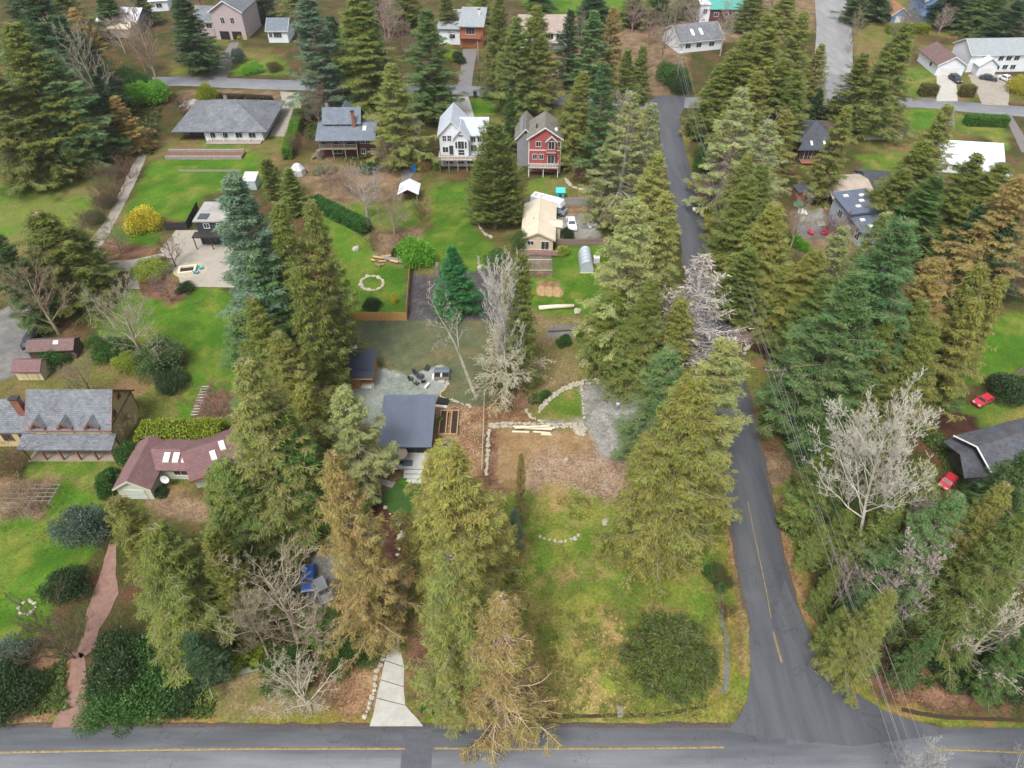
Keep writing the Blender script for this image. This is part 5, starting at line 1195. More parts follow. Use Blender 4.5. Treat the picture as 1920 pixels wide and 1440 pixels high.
# ---- leafy shrubs
GLOSS = srgb(60, 92, 40); BRIGHT = srgb(96, 146, 44); DKG = srgb(50, 70, 38); YEL = srgb(176, 164, 50); BLUEG = srgb(86, 104, 88); YG = srgb(128, 142, 52)
for a in [
    ('bush0', 230, 1270, 4.2, 3.6, DKG, 'dark glossy rhododendron beside the reddish gravel drive'), ('bush1', 300, 1285, 4.6, 3.2, GLOSS, 'broad green rhododendron above the lower left road'),
    ('bush2', 215, 1330, 3.4, 2.4, GLOSS, 'low green rhododendron at the road edge by the reddish drive'), ('bush0', 345, 1315, 2.8, 2.2, DKG, 'small dark rhododendron under the cone cypress'),
    ('bush1', 30, 1310, 3.4, 3.2, DKG, 'dark green bush at the lower left corner'), ('bush2', 20, 1240, 2.6, 2.4, BLUEG, 'grey green bush at the left edge below the lawn'),
    ('fine', 160, 1005, 3.4, 4.4, BLUEG, 'large blue grey bush at the lawn edge'), ('fine', 128, 1110, 2.8, 3.0, DKG, 'dark round bush at the lower end of the left lawn'),
    ('bush0', 460, 1245, 2.2, 1.8, YG, 'yellow green bush above the mossy path'), ('bush2', 600, 1185, 2.6, 3.0, BRIGHT, 'bright ivy mound under the bare trees'),
    ('bush1', 540, 1270, 2.8, 3.0, GLOSS, 'ivy covered bush below the leaning alder'), ('bush1', 655, 1225, 3.2, 2.4, GLOSS, 'green shrubs under the brownish cedar'),
    ('bush0', 320, 1240, 3.4, 3.4, DKG, 'tall dark laurel behind the cone cypress'),
    ('ball', 275, 425, 3.6, 4.0, YEL, 'yellow flowering bush at the terrace corner'), ('bush1', 285, 515, 3.6, 3.0, YG, 'rounded yellow green shrub beside the patio'),
    ('fine', 350, 545, 1.8, 1.4, DKG, 'low dark shrub at the end of the mulch bed'), ('bush1', 105, 680, 2.6, 2.6, GLOSS, 'green laurel beside the long dark shed'),
    ('bush0', 205, 665, 3.4, 3.4, GLOSS, 'big green bush at the foot of the left lawn'), ('bush2', 245, 690, 2.6, 2.6, YG, 'yellow green bush between darker bushes on the left lawn'),
    ('fine', 310, 690, 4.0, 4.4, srgb(84, 104, 64), 'grey green bush below the mossy bare tree'), ('bush1', 325, 725, 2.6, 2.4, DKG, 'dark low bush beside the lawn edge'),
    ('ball', 785, 492, 3.6, 4.6, BRIGHT, 'big bright green round laurel at the fence corner'), ('bush0', 758, 482, 2.0, 2.6, DKG, 'dark bush behind the bright green laurel'),
    ('ball', 697, 578, 1.6, 2.0, DKG, 'dark round bush inside the cedar fence'), ('bush2', 740, 566, .8, 1.8, YEL, 'small golden bush inside the cedar fence'),
    ('bush1', 692, 322, 2.2, 2.2, GLOSS, 'rounded green bush before the grey blue house'), ('bush0', 610, 325, 2.4, 1.6, srgb(110, 126, 80), 'pale green low bush below the grey blue house'),
    ('bush1', 285, 190, 5.5, 6.0, BRIGHT, 'large glossy holly beside the back street'), ('bush0', 255, 165, 4.5, 5.0, GLOSS, 'dark green holly behind the leafless maple'),
    ('ball', 390, 190, 2.8, 4.4, srgb(124, 132, 40), 'golden conical shrub behind the grey hip roof ranch'), ('ball', 455, 72, 2.0, 2.6, YEL, 'small golden shrub beside the pink house garage'),
    ('fine', 448, 118, 2.2, 4.0, BLUEG, 'blue spruce shrub beside the pink house driveway'), ('bush1', 475, 135, 3.4, 2.4, BRIGHT, 'bright hedge like bush along the back street'),
    ('fine', 515, 132, 2.4, 2.2, srgb(86, 84, 46), 'rounded brownish bush along the back street'), ('bush0', 845, 110, 3.4, 3.4, YG, 'yellow green bush left of the dark driveway'),
    ('bush1', 860, 118, 2.0, 3.2, DKG, 'dark round bush beside the dark driveway'), ('bush1', 790, 318, 1.8, 3.2, srgb(132, 112, 70), 'tall tan hedge bush beside the lane'),
    ('bush2', 820, 318, 1.0, 1.6, BRIGHT, 'small bright bush under the white house deck'), ('bush0', 790, 290, 2.2, 2.8, srgb(110, 112, 70), 'mossy brown bush left of the white house'),
    ('bush1', 1260, 155, 4.5, 5.5, GLOSS, 'glossy holly below the far power pole'), ('bush0', 1275, 175, 3.5, 4.0, DKG, 'dark holly at the back street corner'),
    ('bush1', 1310, 255, 3.5, 5.0, DKG, 'dark holly at the bend of the side road'), ('bush0', 1315, 320, 3.2, 5.0, DEEP, 'dark green bush beside the power pole'),
    ('bush2', 1057, 478, 1.8, 1.8, YG, 'yellow green bush right of the cream house deck'), ('ball', 1065, 448, 1.3, 2.2, DKG, 'dark upright bush before the white car'),
    ('bush1', 1058, 645, 1.3, 1.6, GLOSS, 'round green shrub below the grey path'), ('fine', 1088, 638, 1.0, 1.8, MID, 'small young evergreen below the grey path'),
    ('fine', 1110, 638, .8, 1.6, OLIVE, 'tiny young evergreen at the end of the grey path'),
    
    ('bush0', 1010, 745, 1.6, 1.4, GLOSS, 'green shrub below the pale bare trees'), ('bush1', 1340, 1085, 1.8, 1.6, GLOSS, 'green bramble mound by the corner lot ditch'),
    ('bush2', 815, 1320, 1.6, 1.6, GLOSS, 'green shrub at the road end of the driveway'), ('bush1', 930, 490, 2.2, 2.4, srgb(84, 112, 60), 'green bush at the end of the wood chips'),
    ('fine', 975, 470, 1.8, 4.2, srgb(88, 108, 60), 'upright green shrub left of the cream house'), ('bush0', 600, 700, 1.8, 3.0, GLOSS, 'ivy clump outside the cedar fence'),
    ('bush1', 250, 862, 2.2, 3.0, GLOSS, 'green bush between the yellow and maroon houses'), ('bush0', 212, 910, 2.2, 2.2, GLOSS, 'green bush beside the maroon house garage'),
    ('bush2', 300, 925, 1.2, 1.2, DKG, 'small dark bush at the garage corner'), ('bush0', 1690, 100, 3.5, 2.5, YG, 'bright clipped shrub beside the blue house'),
    ('ball', 1905, 172, 3.4, 3.6, srgb(146, 140, 50), 'golden shrub beside the broad tan driveway'), ('bush0', 1500, 462, 2.2, 2.6, BRIGHT, 'bright bush beside the pink chairs'),
    ('bush0', 1880, 740, 4, 3.5, DKG, 'dark laurel behind the red car'), ('bush1', 1500, 700, 3.2, 3.0, GLOSS, 'green bush below the gravel driveway'),
    ('bush0', 1430, 665, 2.0, 1.6, srgb(86, 66, 48), 'rust coloured bush by the roadside boulders'), ('bush1', 1560, 845, 3.4, 3.2, GLOSS, 'green bush below the bare trunk'),
    ('bush2', 1870, 1275, 3.6, 2.6, DKG, 'dark salal mound at the lower right woods'), ('bush1', 1780, 1262, 2.6, 1.8, DKG, 'low dark salal under the starburst bare tree'),
    ('bush0', 1498, 985, 2.2, 2.0, DKG, 'dark bush on the road bank'), ('bush0', 760, 905, .9, .8, BRIGHT, 'small bush beside the cabin steps')]:
    SH(*a)

# ---- clipped hedges
def hedge(pa, pb, wd, h, col, label, wid_px=None, n=None):
    A, B = Vector(g(*pa)), Vector(g(*pb)); L = (B - A).length
    o = thing('hedge', label, 'hedge', (A.x, A.y, 0), math.atan2(B.y - A.y, B.x - A.x))
    rg = np.random.default_rng(int(L * 100))
    n = n or int(190 * (L * (wd + 2 * h)) ** .95 / 1.6)
    area = np.array([L * wd, L * h, L * h, wd * h, wd * h]); fi = rg.choice(5, n, p=area / area.sum())
    a, b = rg.random(n), rg.random(n)
    x = np.where(fi < 3, a * L, np.where(fi == 3, 0, L)); y = np.where(fi == 0, (b - .5) * wd, np.where(fi == 1, -wd / 2, np.where(fi == 2, wd / 2, (a - .5) * wd)))
    z = np.where(fi == 0, h, b * h)
    lump = 1 + .16 * (VN[0].fbm(x + A.x, z + y * .7, 1.3, 3) - .5) * 2
    p = np.stack([x, y * lump, z * (.9 + .1 * lump)], 1) + rg.normal(0, .07, (n, 3)); p[:, 2] = np.maximum(p[:, 2], .03)
    nm = np.stack([np.where(fi == 3, -1, np.where(fi == 4, 1, 0)), np.where(fi == 1, -1, np.where(fi == 2, 1, 0)), (fi == 0) * 1.0], 1)
    d = unit(nm * .6 + rg.normal(0, .6, (n, 3)) + np.array([0, 0, .2])); wv = unit(np.cross(d, unit(nm + rg.normal(0, .5, (n, 3)))))
    ln = rg.uniform(.16, .34, n)
    V, F, T = rhombs(p, d, wv, ln, ln * .28, np.clip(.2 + .8 * rg.random(n), 0, 1.1), np.clip(.5 + .25 * rg.normal(0, 1, n), 0, 1))
    f = add('foliage', leaf_mesh('foliage', V, F, T, M_LEAF), o); f.color = col4(col)
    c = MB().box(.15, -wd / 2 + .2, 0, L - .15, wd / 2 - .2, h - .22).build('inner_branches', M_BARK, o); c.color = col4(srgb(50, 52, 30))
    return o
hedge((272, 828), (420, 826), 3.4, 2.7, srgb(150, 166, 50), 'long clipped yellow green hedge behind the maroon house')
hedge((592, 388), (690, 438), 2.4, 2.4, srgb(64, 116, 48), 'dark green clipped hedge below the leafless thicket')
hedge((540, 300), (563, 222), 2.0, 2.6, srgb(104, 146, 50), 'bright green hedge beside the concrete apron')
hedge((1808, 233), (1884, 236), 2.6, 2.2, srgb(80, 128, 46), 'clipped green hedge below the back street')
hedge((1722, 178), (1752, 178), 2.4, 2.6, srgb(112, 106, 56), 'brownish clipped hedge left of the light driveway')
hedge((1798, 180), (1822, 180), 2.4, 2.6, srgb(112, 106, 56), 'brownish clipped hedge right of the light driveway')
hedge((1662, 62), (1735, 62), 4.0, 2.4, srgb(138, 148, 40), 'lime clipped hedge below the blue house')
hedge((400, 185), (510, 190), 1.6, 1.2, srgb(82, 72, 52), 'low dark hedge on the stone bank behind the ranch')

# ---- undergrowth nobody could count
def undergrowth(polys, n, col, name, seed, hgt=.7, ln=(.25, .6)):
    rg = np.random.default_rng(seed); pts = []
    areas = []
    for pl in polys:
        P = [g(*p) for p in pl]; xs, ys = zip(*P); areas.append((max(xs) - min(xs)) * (max(ys) - min(ys)))
    for pl, ar in zip(polys, areas):
        P = [g(*p) for p in pl]; xs, ys = zip(*P)
        m = int(n * ar / sum(areas) * 1.6)
        x, y = rg.uniform(min(xs), max(xs), m), rg.uniform(min(ys), max(ys), m)
        keep = (poly_sd(x, y, P) > 0) & (VN[3].fbm(x, y, 3.0, 3) > .44)
        pts.append(np.c_[x[keep], y[keep]])
    c = np.concatenate(pts); k = 6
    ci = np.repeat(np.arange(len(c)), k); m = len(ci)
    hh = (hgt * rg.uniform(.3, 1, len(c)))[ci]
    az = rg.random(m) * 6.28
    p = np.c_[c[ci] + rg.normal(0, .12, (m, 2)), hh * rg.random(m) * .6]
    d = unit(np.c_[np.cos(az), np.sin(az), rg.uniform(.0, 1.0, m)]); wv = unit(np.cross(d, np.c_[np.zeros((m, 2)), np.ones(m)] + rg.normal(0, .4, (m, 3))))
    L = rg.uniform(*ln, m)
    V, F, T = rhombs(p, d, wv, L, L * .2, np.clip(.25 + .3 * rg.random(len(c))[ci] + .45 * rg.random(m), 0, 1.1), np.clip(.5 + .3 * rg.normal(0, 1, len(c))[ci], 0, 1))
    o = add(name, leaf_mesh(name, V, F, T, M_LEAF), kind='stuff'); o.color = col4(col)
    return o
undergrowth([[(1470, 830), (1500, 820), (1560, 900), (1640, 1000), (1900, 1060), (1920, 1300), (1700, 1290), (1600, 1240), (1530, 1120)], [(1400, 480), (1480, 500), (1560, 640), (1450, 600), (1410, 560)], [(1480, 700), (1700, 760), (1800, 850), (1760, 900), (1560, 860)]], 9000, srgb(84, 104, 44), 'undergrowth', 71)
undergrowth([[(380, 1000), (560, 1000), (580, 1180), (600, 1260), (420, 1250), (330, 1200)], [(560, 640), (620, 640), (620, 760), (560, 830), (520, 800)], [(0, 1230), (120, 1210), (130, 1330), (0, 1350)], [(160, 1300), (400, 1300), (400, 1345), (180, 1345)]], 7000, srgb(88, 106, 46), 'undergrowth', 72)
undergrowth([[(0, 150), (210, 140), (310, 180), (290, 290), (200, 300), (0, 310)], [(1290, 230), (1400, 240), (1440, 400), (1400, 460), (1330, 330)], [(1640, 440), (1900, 440), (1900, 560), (1700, 560)], [(560, 200), (720, 190), (760, 320), (700, 320), (580, 260)]], 6000, srgb(84, 98, 44), 'undergrowth', 73, 1.0, (.4, .9))
undergrowth([[(1325, 1030), (1362, 1040), (1358, 1200), (1340, 1160)], [(1040, 930), (1110, 935), (1105, 975), (1045, 975)], [(1080, 1000), (1140, 1000), (1140, 1050), (1085, 1050)], [(1040, 1150), (1330, 1130), (1330, 1345), (1020, 1350)]], 1500, srgb(120, 126, 56), 'rough_grass_tufts', 74, .4, (.15, .35))

# mown and rough grass: short tufts nobody could count
undergrowth([[(950, 1000), (1180, 1000), (1330, 1060), (1395, 1100), (1395, 1300), (1350, 1350), (960, 1355)]], 6500, srgb(124, 124, 62), 'grass_tufts', 81, .12, (.08, .2))
undergrowth([[(0, 960), (100, 910), (180, 940), (150, 1060), (100, 1100), (90, 1190), (0, 1230)], [(330, 545), (420, 545), (450, 640), (440, 780), (330, 785), (345, 640)], [(640, 480), (765, 510), (763, 580), (655, 588)], [(815, 350), (880, 345), (930, 470), (890, 520), (830, 520)], [(990, 480), (1130, 470), (1140, 585), (1010, 585)]], 6500, srgb(80, 116, 38), 'grass_tufts', 82, .1, (.08, .18))
# ------------------------------------------------------------------ buildings
M_GLASS = glass_mat()
M_TRIM = mat('white_trim', srgb(222, 222, 220, .62), .6, .06, 1.0)
M_DARKTRIM = mat('dark_trim', srgb(60, 56, 56), .6, .1, 1.0)
M_WOOD = siding_mat('cedar_boards', srgb(196, 140, 78), .15, 'X', .22)
M_DECK = mat('deck_boards', srgb(160, 146, 128), .85, .2, 2.0, streak=(8, .6, 1))
M_DECKW = mat('pale_deck_boards', srgb(206, 208, 200, .6), .8, .14, 2.0, streak=(9, .6, 1), dirt=(*srgb(150, 152, 140), .5))
M_REDDECK = mat('red_deck_boards', srgb(158, 104, 88), .85, .2, 2.0, streak=(8, .6, 1))
M_BRICK = siding_mat('chimney_brick', srgb(150, 96, 80), .12, 'Z', .3)
M_GREYWOOD = mat('weathered_wood', srgb(150, 142, 130), .9, .25, 2.0, streak=(6, 6, .6))
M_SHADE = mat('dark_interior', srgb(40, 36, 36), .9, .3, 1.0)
M_STEEL = mat('galvanised_steel', srgb(170, 176, 180), .4, .12, 1.5, metal=.6)
M_PLASTIC_W = mat('white_plastic', srgb(226, 226, 224, .62), .45, .06, 1.0)

def house(name, label, pl, pr, cat='house', z=0.0, group=None):
    A, B = Vector(g(*pl, z)), Vector(g(*pr, z))
    return thing(name, label, cat, (A.x, A.y, 0), math.atan2(B.y - A.y, B.x - A.x), group), (B - A).length

def walls(o, x0, x1, y0, y1, z0, z1, m, ridge=None, axis='x', name='wall'):
    mb = MB()
    if ridge is None:
        mb.box(x0, y0, z0, x1, y1, z1)
    else:
        mx, my = (x0 + x1) / 2, (y0 + y1) / 2
        b = [(x0, y0, z0), (x1, y0, z0), (x1, y1, z0), (x0, y1, z0), (x0, y0, z1), (x1, y0, z1), (x1, y1, z1), (x0, y1, z1)]
        mb.v = b + ([(x0, my, ridge), (x1, my, ridge)] if axis == 'x' else [(mx, y0, ridge), (mx, y1, ridge)])
        if axis == 'x': mb.f = [(3, 2, 1, 0), (0, 1, 5, 4), (2, 3, 7, 6), (1, 2, 6, 9, 5), (3, 0, 4, 8, 7), (4, 5, 9, 8), (6, 7, 8, 9)]
        else: mb.f = [(3, 2, 1, 0), (0, 1, 5, 8, 4), (2, 3, 7, 9, 6), (1, 2, 6, 5), (3, 0, 4, 7), (5, 6, 9, 8), (7, 4, 8, 9)]
    return mb.build(name, m, o)

def roof(o, faces, m, t=.16, name='roof'):
    """roof of thick slabs; every face gets courses running level and up the slope"""
    mb = MB(); uvs = []
    for q in faces:
        q = [Vector(p) for p in q]
        n = (q[1] - q[0]).cross(q[2] - q[0]).normalized()
        if n.z < 0: q = q[::-1]; n = -n
        dn = Vector((0, 0, -t)); k = len(q)
        i = len(mb.v); mb.v += [tuple(p) for p in q] + [tuple(p + dn) for p in q]
        mb.f.append(tuple(range(i, i + k))); mb.f.append(tuple(range(i + 2 * k - 1, i + k - 1, -1)))
        u = Vector((0, 0, 1)).cross(n); u = u.normalized() if u.length > 1e-4 else Vector((1, 0, 0)); v = n.cross(u)
        uvs.append([(p.dot(u), p.dot(v)) for p in q]); uvs.append([(0, 0)] * k)
        for a in range(k):
            b = (a + 1) % k
            mb.f.append((i + a, i + k + a, i + k + b, i + b)); uvs.append([(0, 0)] * 4)
    me = raw_mesh(name, mb.v, mb.f, m)
    ul = me.uv_layers.new(name='roof')
    flat = [c for f in uvs for c in f]
    for l, c in zip(ul.data, flat): l.uv = c
    return add(name, me, o)

def gable(o, x0, x1, y0, y1, ze, zr, m, axis='x', ov=.45, end=.35, t=.16, trim=None, name='roof'):
    mx, my = (x0 + x1) / 2, (y0 + y1) / 2
    if axis == 'x':
        sl = (zr - ze) / (my - y0); e = ze - sl * ov; X0, X1 = x0 - end, x1 + end
        fs = [[(X0, y0 - ov, e), (X1, y0 - ov, e), (X1, my, zr), (X0, my, zr)], [(X1, y1 + ov, e), (X0, y1 + ov, e), (X0, my, zr), (X1, my, zr)]]
    else:
        sl = (zr - ze) / (mx - x0); e = ze - sl * ov; Y0, Y1 = y0 - end, y1 + end
        fs = [[(x0 - ov, Y1, e), (x0 - ov, Y0, e), (mx, Y0, zr), (mx, Y1, zr)], [(x1 + ov, Y0, e), (x1 + ov, Y1, e), (mx, Y1, zr), (mx, Y0, zr)]]
    r = roof(o, [[(p[0], p[1], p[2] + .12) for p in f] for f in fs], m, t, name)
    if trim:
        mb = MB()
        if axis == 'y':
            for X, yy in ((x0 - ov, Y0), (x1 + ov, Y0)):
                mb.hexa([(X, yy - .07, e - .17), (mx, yy - .07, zr - .17), (mx, yy - .002, zr - .17), (X, yy - .002, e - .17)], [(X, yy - .07, e + .13), (mx, yy - .07, zr + .13), (mx, yy - .002, zr + .13), (X, yy - .002, e + .13)])
        else:
            for xx, d in ((X0, -1), (X1, 1)):
                for yy in (y0 - ov, y1 + ov):
                    a, b = xx + d * .002, xx + d * .07
                    mb.hexa([(a, yy, e - .17), (b, yy, e - .17), (b, my, zr - .17), (a, my, zr - .17)], [(a, yy, e + .13), (b, yy, e + .13), (b, my, zr + .13), (a, my, zr + .13)])
            mb.box(X0, y0 - ov - .09, e - .06, X1, y0 - ov - .004, e + .1)
        mb.build('fascia', trim, r)
    return r

def hip(o, x0, x1, y0, y1, ze, zr, m, ov=.5, inset=None, t=.16):
    X0, X1, Y0, Y1 = x0 - ov, x1 + ov, y0 - ov, y1 + ov; my = (y0 + y1) / 2
    d = inset if inset is not None else (Y1 - Y0) / 2
    a, b = (X0 + d, my, zr), (X1 - d, my, zr)
    if X0 + d > X1 - d: a = b = ((X0 + X1) / 2, my, zr)
    c = [(X0, Y0, ze), (X1, Y0, ze), (X1, Y1, ze), (X0, Y1, ze)]
    return roof(o, [[c[0], c[1], b, a] if a != b else [c[0], c[1], a], [c[1], c[2], b], [c[2], c[3], a, b] if a != b else [c[2], c[3], a], [c[3], c[0], a]], m, t)

def shed_roof(o, x0, x1, y0, y1, zf, zb, m, t=.14, name='roof'):
    return roof(o, [[(x0, y0, zf), (x1, y0, zf), (x1, y1, zb), (x0, y1, zb)]], m, t, name)

def win(o, c, w, h, face='f', fm=None, nx=2, ny=1, name='window'):
    """window centred at c on a wall facing f, b, l or r: frame with bars, glass behind"""
    fm = fm or M_TRIM
    fr, b = .09, .05
    def L(mb, a0, a1, z0, z1, d0, d1):
        x, y, z = c
        if face == 'f': mb.box(x + a0, y - d1, z + z0, x + a1, y - d0, z + z1)
        elif face == 'b': mb.box(x + a0, y + d0, z + z0, x + a1, y + d1, z + z1)
        elif face == 'r': mb.box(x + d0, y + a0, z + z0, x + d1, y + a1, z + z1)
        else: mb.box(x - d1, y + a0, z + z0, x - d0, y + a1, z + z1)
    mb = MB()
    L(mb, -w / 2 - fr, w / 2 + fr, h / 2, h / 2 + fr, .002, .07); L(mb, -w / 2 - fr, w / 2 + fr, -h / 2 - fr, -h / 2, .002, .09)
    L(mb, -w / 2 - fr, -w / 2, -h / 2, h / 2, .002, .07); L(mb, w / 2, w / 2 + fr, -h / 2, h / 2, .002, .07)
    for i in range(1, nx): L(mb, -w / 2 + w * i / nx - b / 2, -w / 2 + w * i / nx + b / 2, -h / 2, h / 2, .02, .06)
    for i in range(1, ny): L(mb, -w / 2, w / 2, -h / 2 + h * i / ny - b / 2, -h / 2 + h * i / ny + b / 2, .021, .058)
    f = mb.build(name, fm, o)
    p = MB(); L(p, -w / 2 + .001, w / 2 - .001, -h / 2 + .001, h / 2 - .001, .004, .018); p.build('pane', M_GLASS, f)
    return f

def door(o, c, w, h, face, m, name='door', panels=0):
    x, y, z = c; mb = MB()
    if face == 'f': mb.box(x - w / 2, y - .06, z, x + w / 2, y - .003, z + h)
    elif face == 'r': mb.box(x + .003, y - w / 2, z, x + .06, y + w / 2, z + h)
    else: mb.box(x - .06, y - w / 2, z, x - .003, y + w / 2, z + h)
    d = mb.build(name, m, o)
    for i in range(panels):
        if face == 'f': MB().box(x - w / 2 + .08, y - .085, z + h * i / panels + .06, x + w / 2 - .08, y - .062, z + h * (i + 1) / panels - .06).build('panel', m, d)
    return d

def skylight(o, c, w, l, slope, axis='y', m=None):
    """raised curb with a pane lying on a roof that climbs along axis by slope"""
    x, y, z = c; mb, p = MB(), MB()
    def q(a, b, dz): return (x + a, y + b, z + dz + slope * (b if axis == 'y' else a))
    for B, s, d0, d1 in ((mb, 1.0, -.1, .16), (p, .8, .161, .18)):
        a, b = w / 2 * s, l / 2 * s
        B.hexa([q(-a, -b, d0), q(a, -b, d0), q(a, b, d0), q(-a, b, d0)], [q(-a, -b, d1), q(a, -b, d1), q(a, b, d1), q(-a, b, d1)])
    f = mb.build('skylight', m or M_TRIM, o); p.build('pane', mat('skylight_dome', srgb(226, 232, 236, .6), .25, .05, 1.0), f)
    return f

def chimney(o, x, y, z0, z1, m=None, s=.5):
    c = MB().box(x - s, y - s * .7, z0, x + s, y + s * .7, z1).build('chimney', m or M_BRICK, o)
    MB().box(x - s - .08, y - s * .7 - .08, z1 + .002, x + s + .08, y + s * .7 + .08, z1 + .14).build('cap', M_DARKTRIM, c)

def vent(o, x, y, z, h=.5):
    MB().tube([(x, y, z - .3), (x, y, z + h)], .09, 8).build('vent_pipe', M_STEEL, o)

def deck(o, x0, x1, y0, y1, z, m=None, post=None, rail=True, n=3, rail_m=None, sides='flr'):
    m = m or M_DECK; post = post or M_TRIM; rail_m = rail_m or post
    d = MB().box(x0, y0, z - .18, x1, y1, z).build('deck', m, o)
    for i in range(n):
        x = x0 + .15 + (x1 - x0 - .3) * i / max(1, n - 1)
        if z > .5: MB().box(x - .09, y0 + .08, 0, x + .09, y0 + .26, z - .182).build('post', post, o)
    if rail:
        mb = MB()
        def run(a, b):
            a, b = Vector((*a, z)), Vector((*b, z)); L = (b - a).length; k = max(2, int(L / .55))
            for zz in (.95, .12): mb.tube([a + Vector((0, 0, zz)), b + Vector((0, 0, zz))], .045, 4)
            for i in range(k + 1): p = a + (b - a) * i / k; mb.tube([p, p + Vector((0, 0, .95))], .03, 4)
        if 'f' in sides: run((x0 + .05, y0 + .05), (x1 - .05, y0 + .05))
        if 'l' in sides: run((x0 + .05, y0 + .05), (x0 + .05, y1))
        if 'r' in sides: run((x1 - .05, y0 + .05), (x1 - .05, y1))
        mb.build('railing', rail_m, o)
    return d

def steps(o, x0, x1, y0, z, n, m, run=.32):
    for i in range(n):
        MB().box(x0, y0 - run * (i + 1), 0, x1, y0 - run * i - .03, z * (n - i) / (n + 1)).build('step', m, o)

S_GREY = shingle_mat('grey_shingles', srgb(122, 126, 132), moss=(*srgb(150, 154, 160), .6))
S_BLUE = shingle_mat('blue_grey_shingles', srgb(124, 134, 146), moss=(*srgb(104, 112, 124), .6), var=.2)
S_MAROON = shingle_mat('maroon_shingles', srgb(138, 106, 106), var=.16)
S_DARK = shingle_mat('charcoal_shingles', srgb(84, 88, 96), var=.22)
S_BROWN = shingle_mat('brown_shingles', srgb(128, 104, 100), var=.18)
S_MOSS = shingle_mat('mossy_shingles', srgb(134, 132, 124), moss=(*srgb(132, 116, 84), .7))
S_CREAM = mat('cream_metal_roof', srgb(226, 212, 190, .6), .5, .08, .8, dirt=(*srgb(196, 180, 140), .35))
S_WHITE = mat('white_metal_roof', srgb(222, 226, 234, .62), .5, .07, .8, dirt=(*srgb(176, 180, 184), .35))
S_TEAL = mat('teal_metal_roof', srgb(90, 172, 160), .45, .1, .8)
S_PINK = shingle_mat('pink_tan_shingles', srgb(178, 160, 150), var=.16)
S_ORANGE = shingle_mat('orange_shingles', srgb(172, 128, 96), var=.2)
S_LIGHT = shingle_mat('pale_shingles', srgb(166, 174, 178), var=.12)

# ---- yellow half-timbered house with dormers
M_YWALL = mat('yellow_stucco', srgb(208, 192, 142), .9, .1, 1.2, dirt=(*srgb(176, 158, 112), .4))
xl, xr = g(52, 802, 4.4)[0], g(205, 802, 4.4)[0]
yF = g(130, 843)[1]
o = thing('house', 'large yellow half timbered house with grey roof and three small dormers', 'house', (xl, yF, 0))
W, D = xr - xl, 7.4
walls(o, 0, W, 0, D, 0, 4.3, M_YWALL, 8.0, 'x')
gable(o, 0, W, 0, D, 4.4, 8.0, S_GREY, 'x', .3, .3, trim=M_BRICK)
# porch
shed_roof(o, -1.2, W + .6, -2.4, .0, 2.6, 3.35, S_GREY, name='porch_roof')
MB().box(-.8, -2.2, 0, W + .3, -.002, .22).build('porch_floor', M_DECK, o)
for i in range(6):
    x = -.6 + (W + .7) * i / 5
    MB().box(x - .1, -2.15, .222, x + .1, -1.95, 2.5).build('porch_post', M_BRICK, o)
for x in (1.6, 4.6, 7.6): win(o, (x, 0, 1.6), 1.3, 1.2, 'f', M_BRICK)
door(o, (W - 2.0, 0, .22), 1.0, 2.0, 'f', M_WOOD)
for k, fx in enumerate((.14, .47, .80)):
    x = W * fx
    d = walls(o, x - .75, x + .75, -.1, 2.6, 3.4, 4.9, M_YWALL, 5.75, 'y', name='dormer')
    gable(d, x - .75, x + .75, -.1, 3.2, 4.9, 5.75, S_GREY, 'y', .3, .25, .1, name='dormer_roof', trim=M_BRICK)
    win(d, (x, -.1, 4.5), 1.0, .75, 'f', M_BRICK)
# half-timber framing on the gable end
mb = MB()
for y in (.1, D - .1): mb.box(W + .002, y - .1, 0, W + .05, y + .1, 4.2)
mb.box(W + .052, 0, 4.1, W + .09, D, 4.35)
for s in (0, 1):
    ya, yb = (0.1, D / 2) if s == 0 else (D - .1, D / 2)
    mb.hexa([(W + .002, ya, 4.3), (W + .05, ya, 4.3), (W + .05, yb, 7.7), (W + .002, yb, 7.7)], [(W + .002, ya, 4.5), (W + .05, ya, 4.5), (W + .05, yb, 7.95), (W + .002, yb, 7.95)])
mb.build('timber_frame', M_BRICK, o)
win(o, (W, D * .3, 5.0), .8, .8, 'r', M_BRICK); win(o, (W, D * .5, 2.2), 1.2, 1.1, 'r', M_BRICK); win(o, (W, D * .62, 6.0), .7, .7, 'r', M_BRICK)
# west wing
walls(o, -12, -.01, .6, D - .8, 0, 3.3, M_YWALL, 6.3, 'x', name='wing_wall')
gable(o, -12, -.3, .6, D - .8, 3.4, 6.3, S_GREY, 'x', .35, .3, name='wing_roof')
for x in (-1.8, -4.2, -7): win(o, (x, .6, 1.9), 1.3, 1.2, 'f', M_BRICK)
chimney(o, -1.3, 2.2, 5.0, 7.9, s=.55)

# ---- maroon roofed house with three skylights
M_PALE = siding_mat('pale_green_siding', srgb(212, 214, 190), .2, 'Z', .08)
o, W = house('house', 'pale green house with maroon roof and three square skylights', (229, 935), (291, 936))
D = 7.4
walls(o, 0, W, 0, D, 0, 2.4, M_PALE, 3.9, 'y')
gable(o, 0, W, 0, D, 2.4, 3.9, S_MAROON, 'y', .35, .3, trim=M_PALE)
door(o, (W * .52, 0, .05), 2.7, 1.9, 'f', mat('pale_garage_door', srgb(206, 212, 200), .6, .06, 1.0), 'garage_door', 3)
walls(o, W + .01, W + 5.6, 3.4, 7.6, 0, 2.4, M_PALE, name='link_wall')
roof(o, [[(W - .1, 2.7, 2.62), (W + 6.0, 2.7, 2.62), (W + 6.0, 5.5, 3.65), (W - 1.5, 5.5, 3.65)], [(W + 6.0, 8.2, 2.62), (W - 1.2, 8.2, 2.62), (W - 1.5, 5.5, 3.65), (W + 6.0, 5.5, 3.65)]], S_MAROON, name='link_roof')
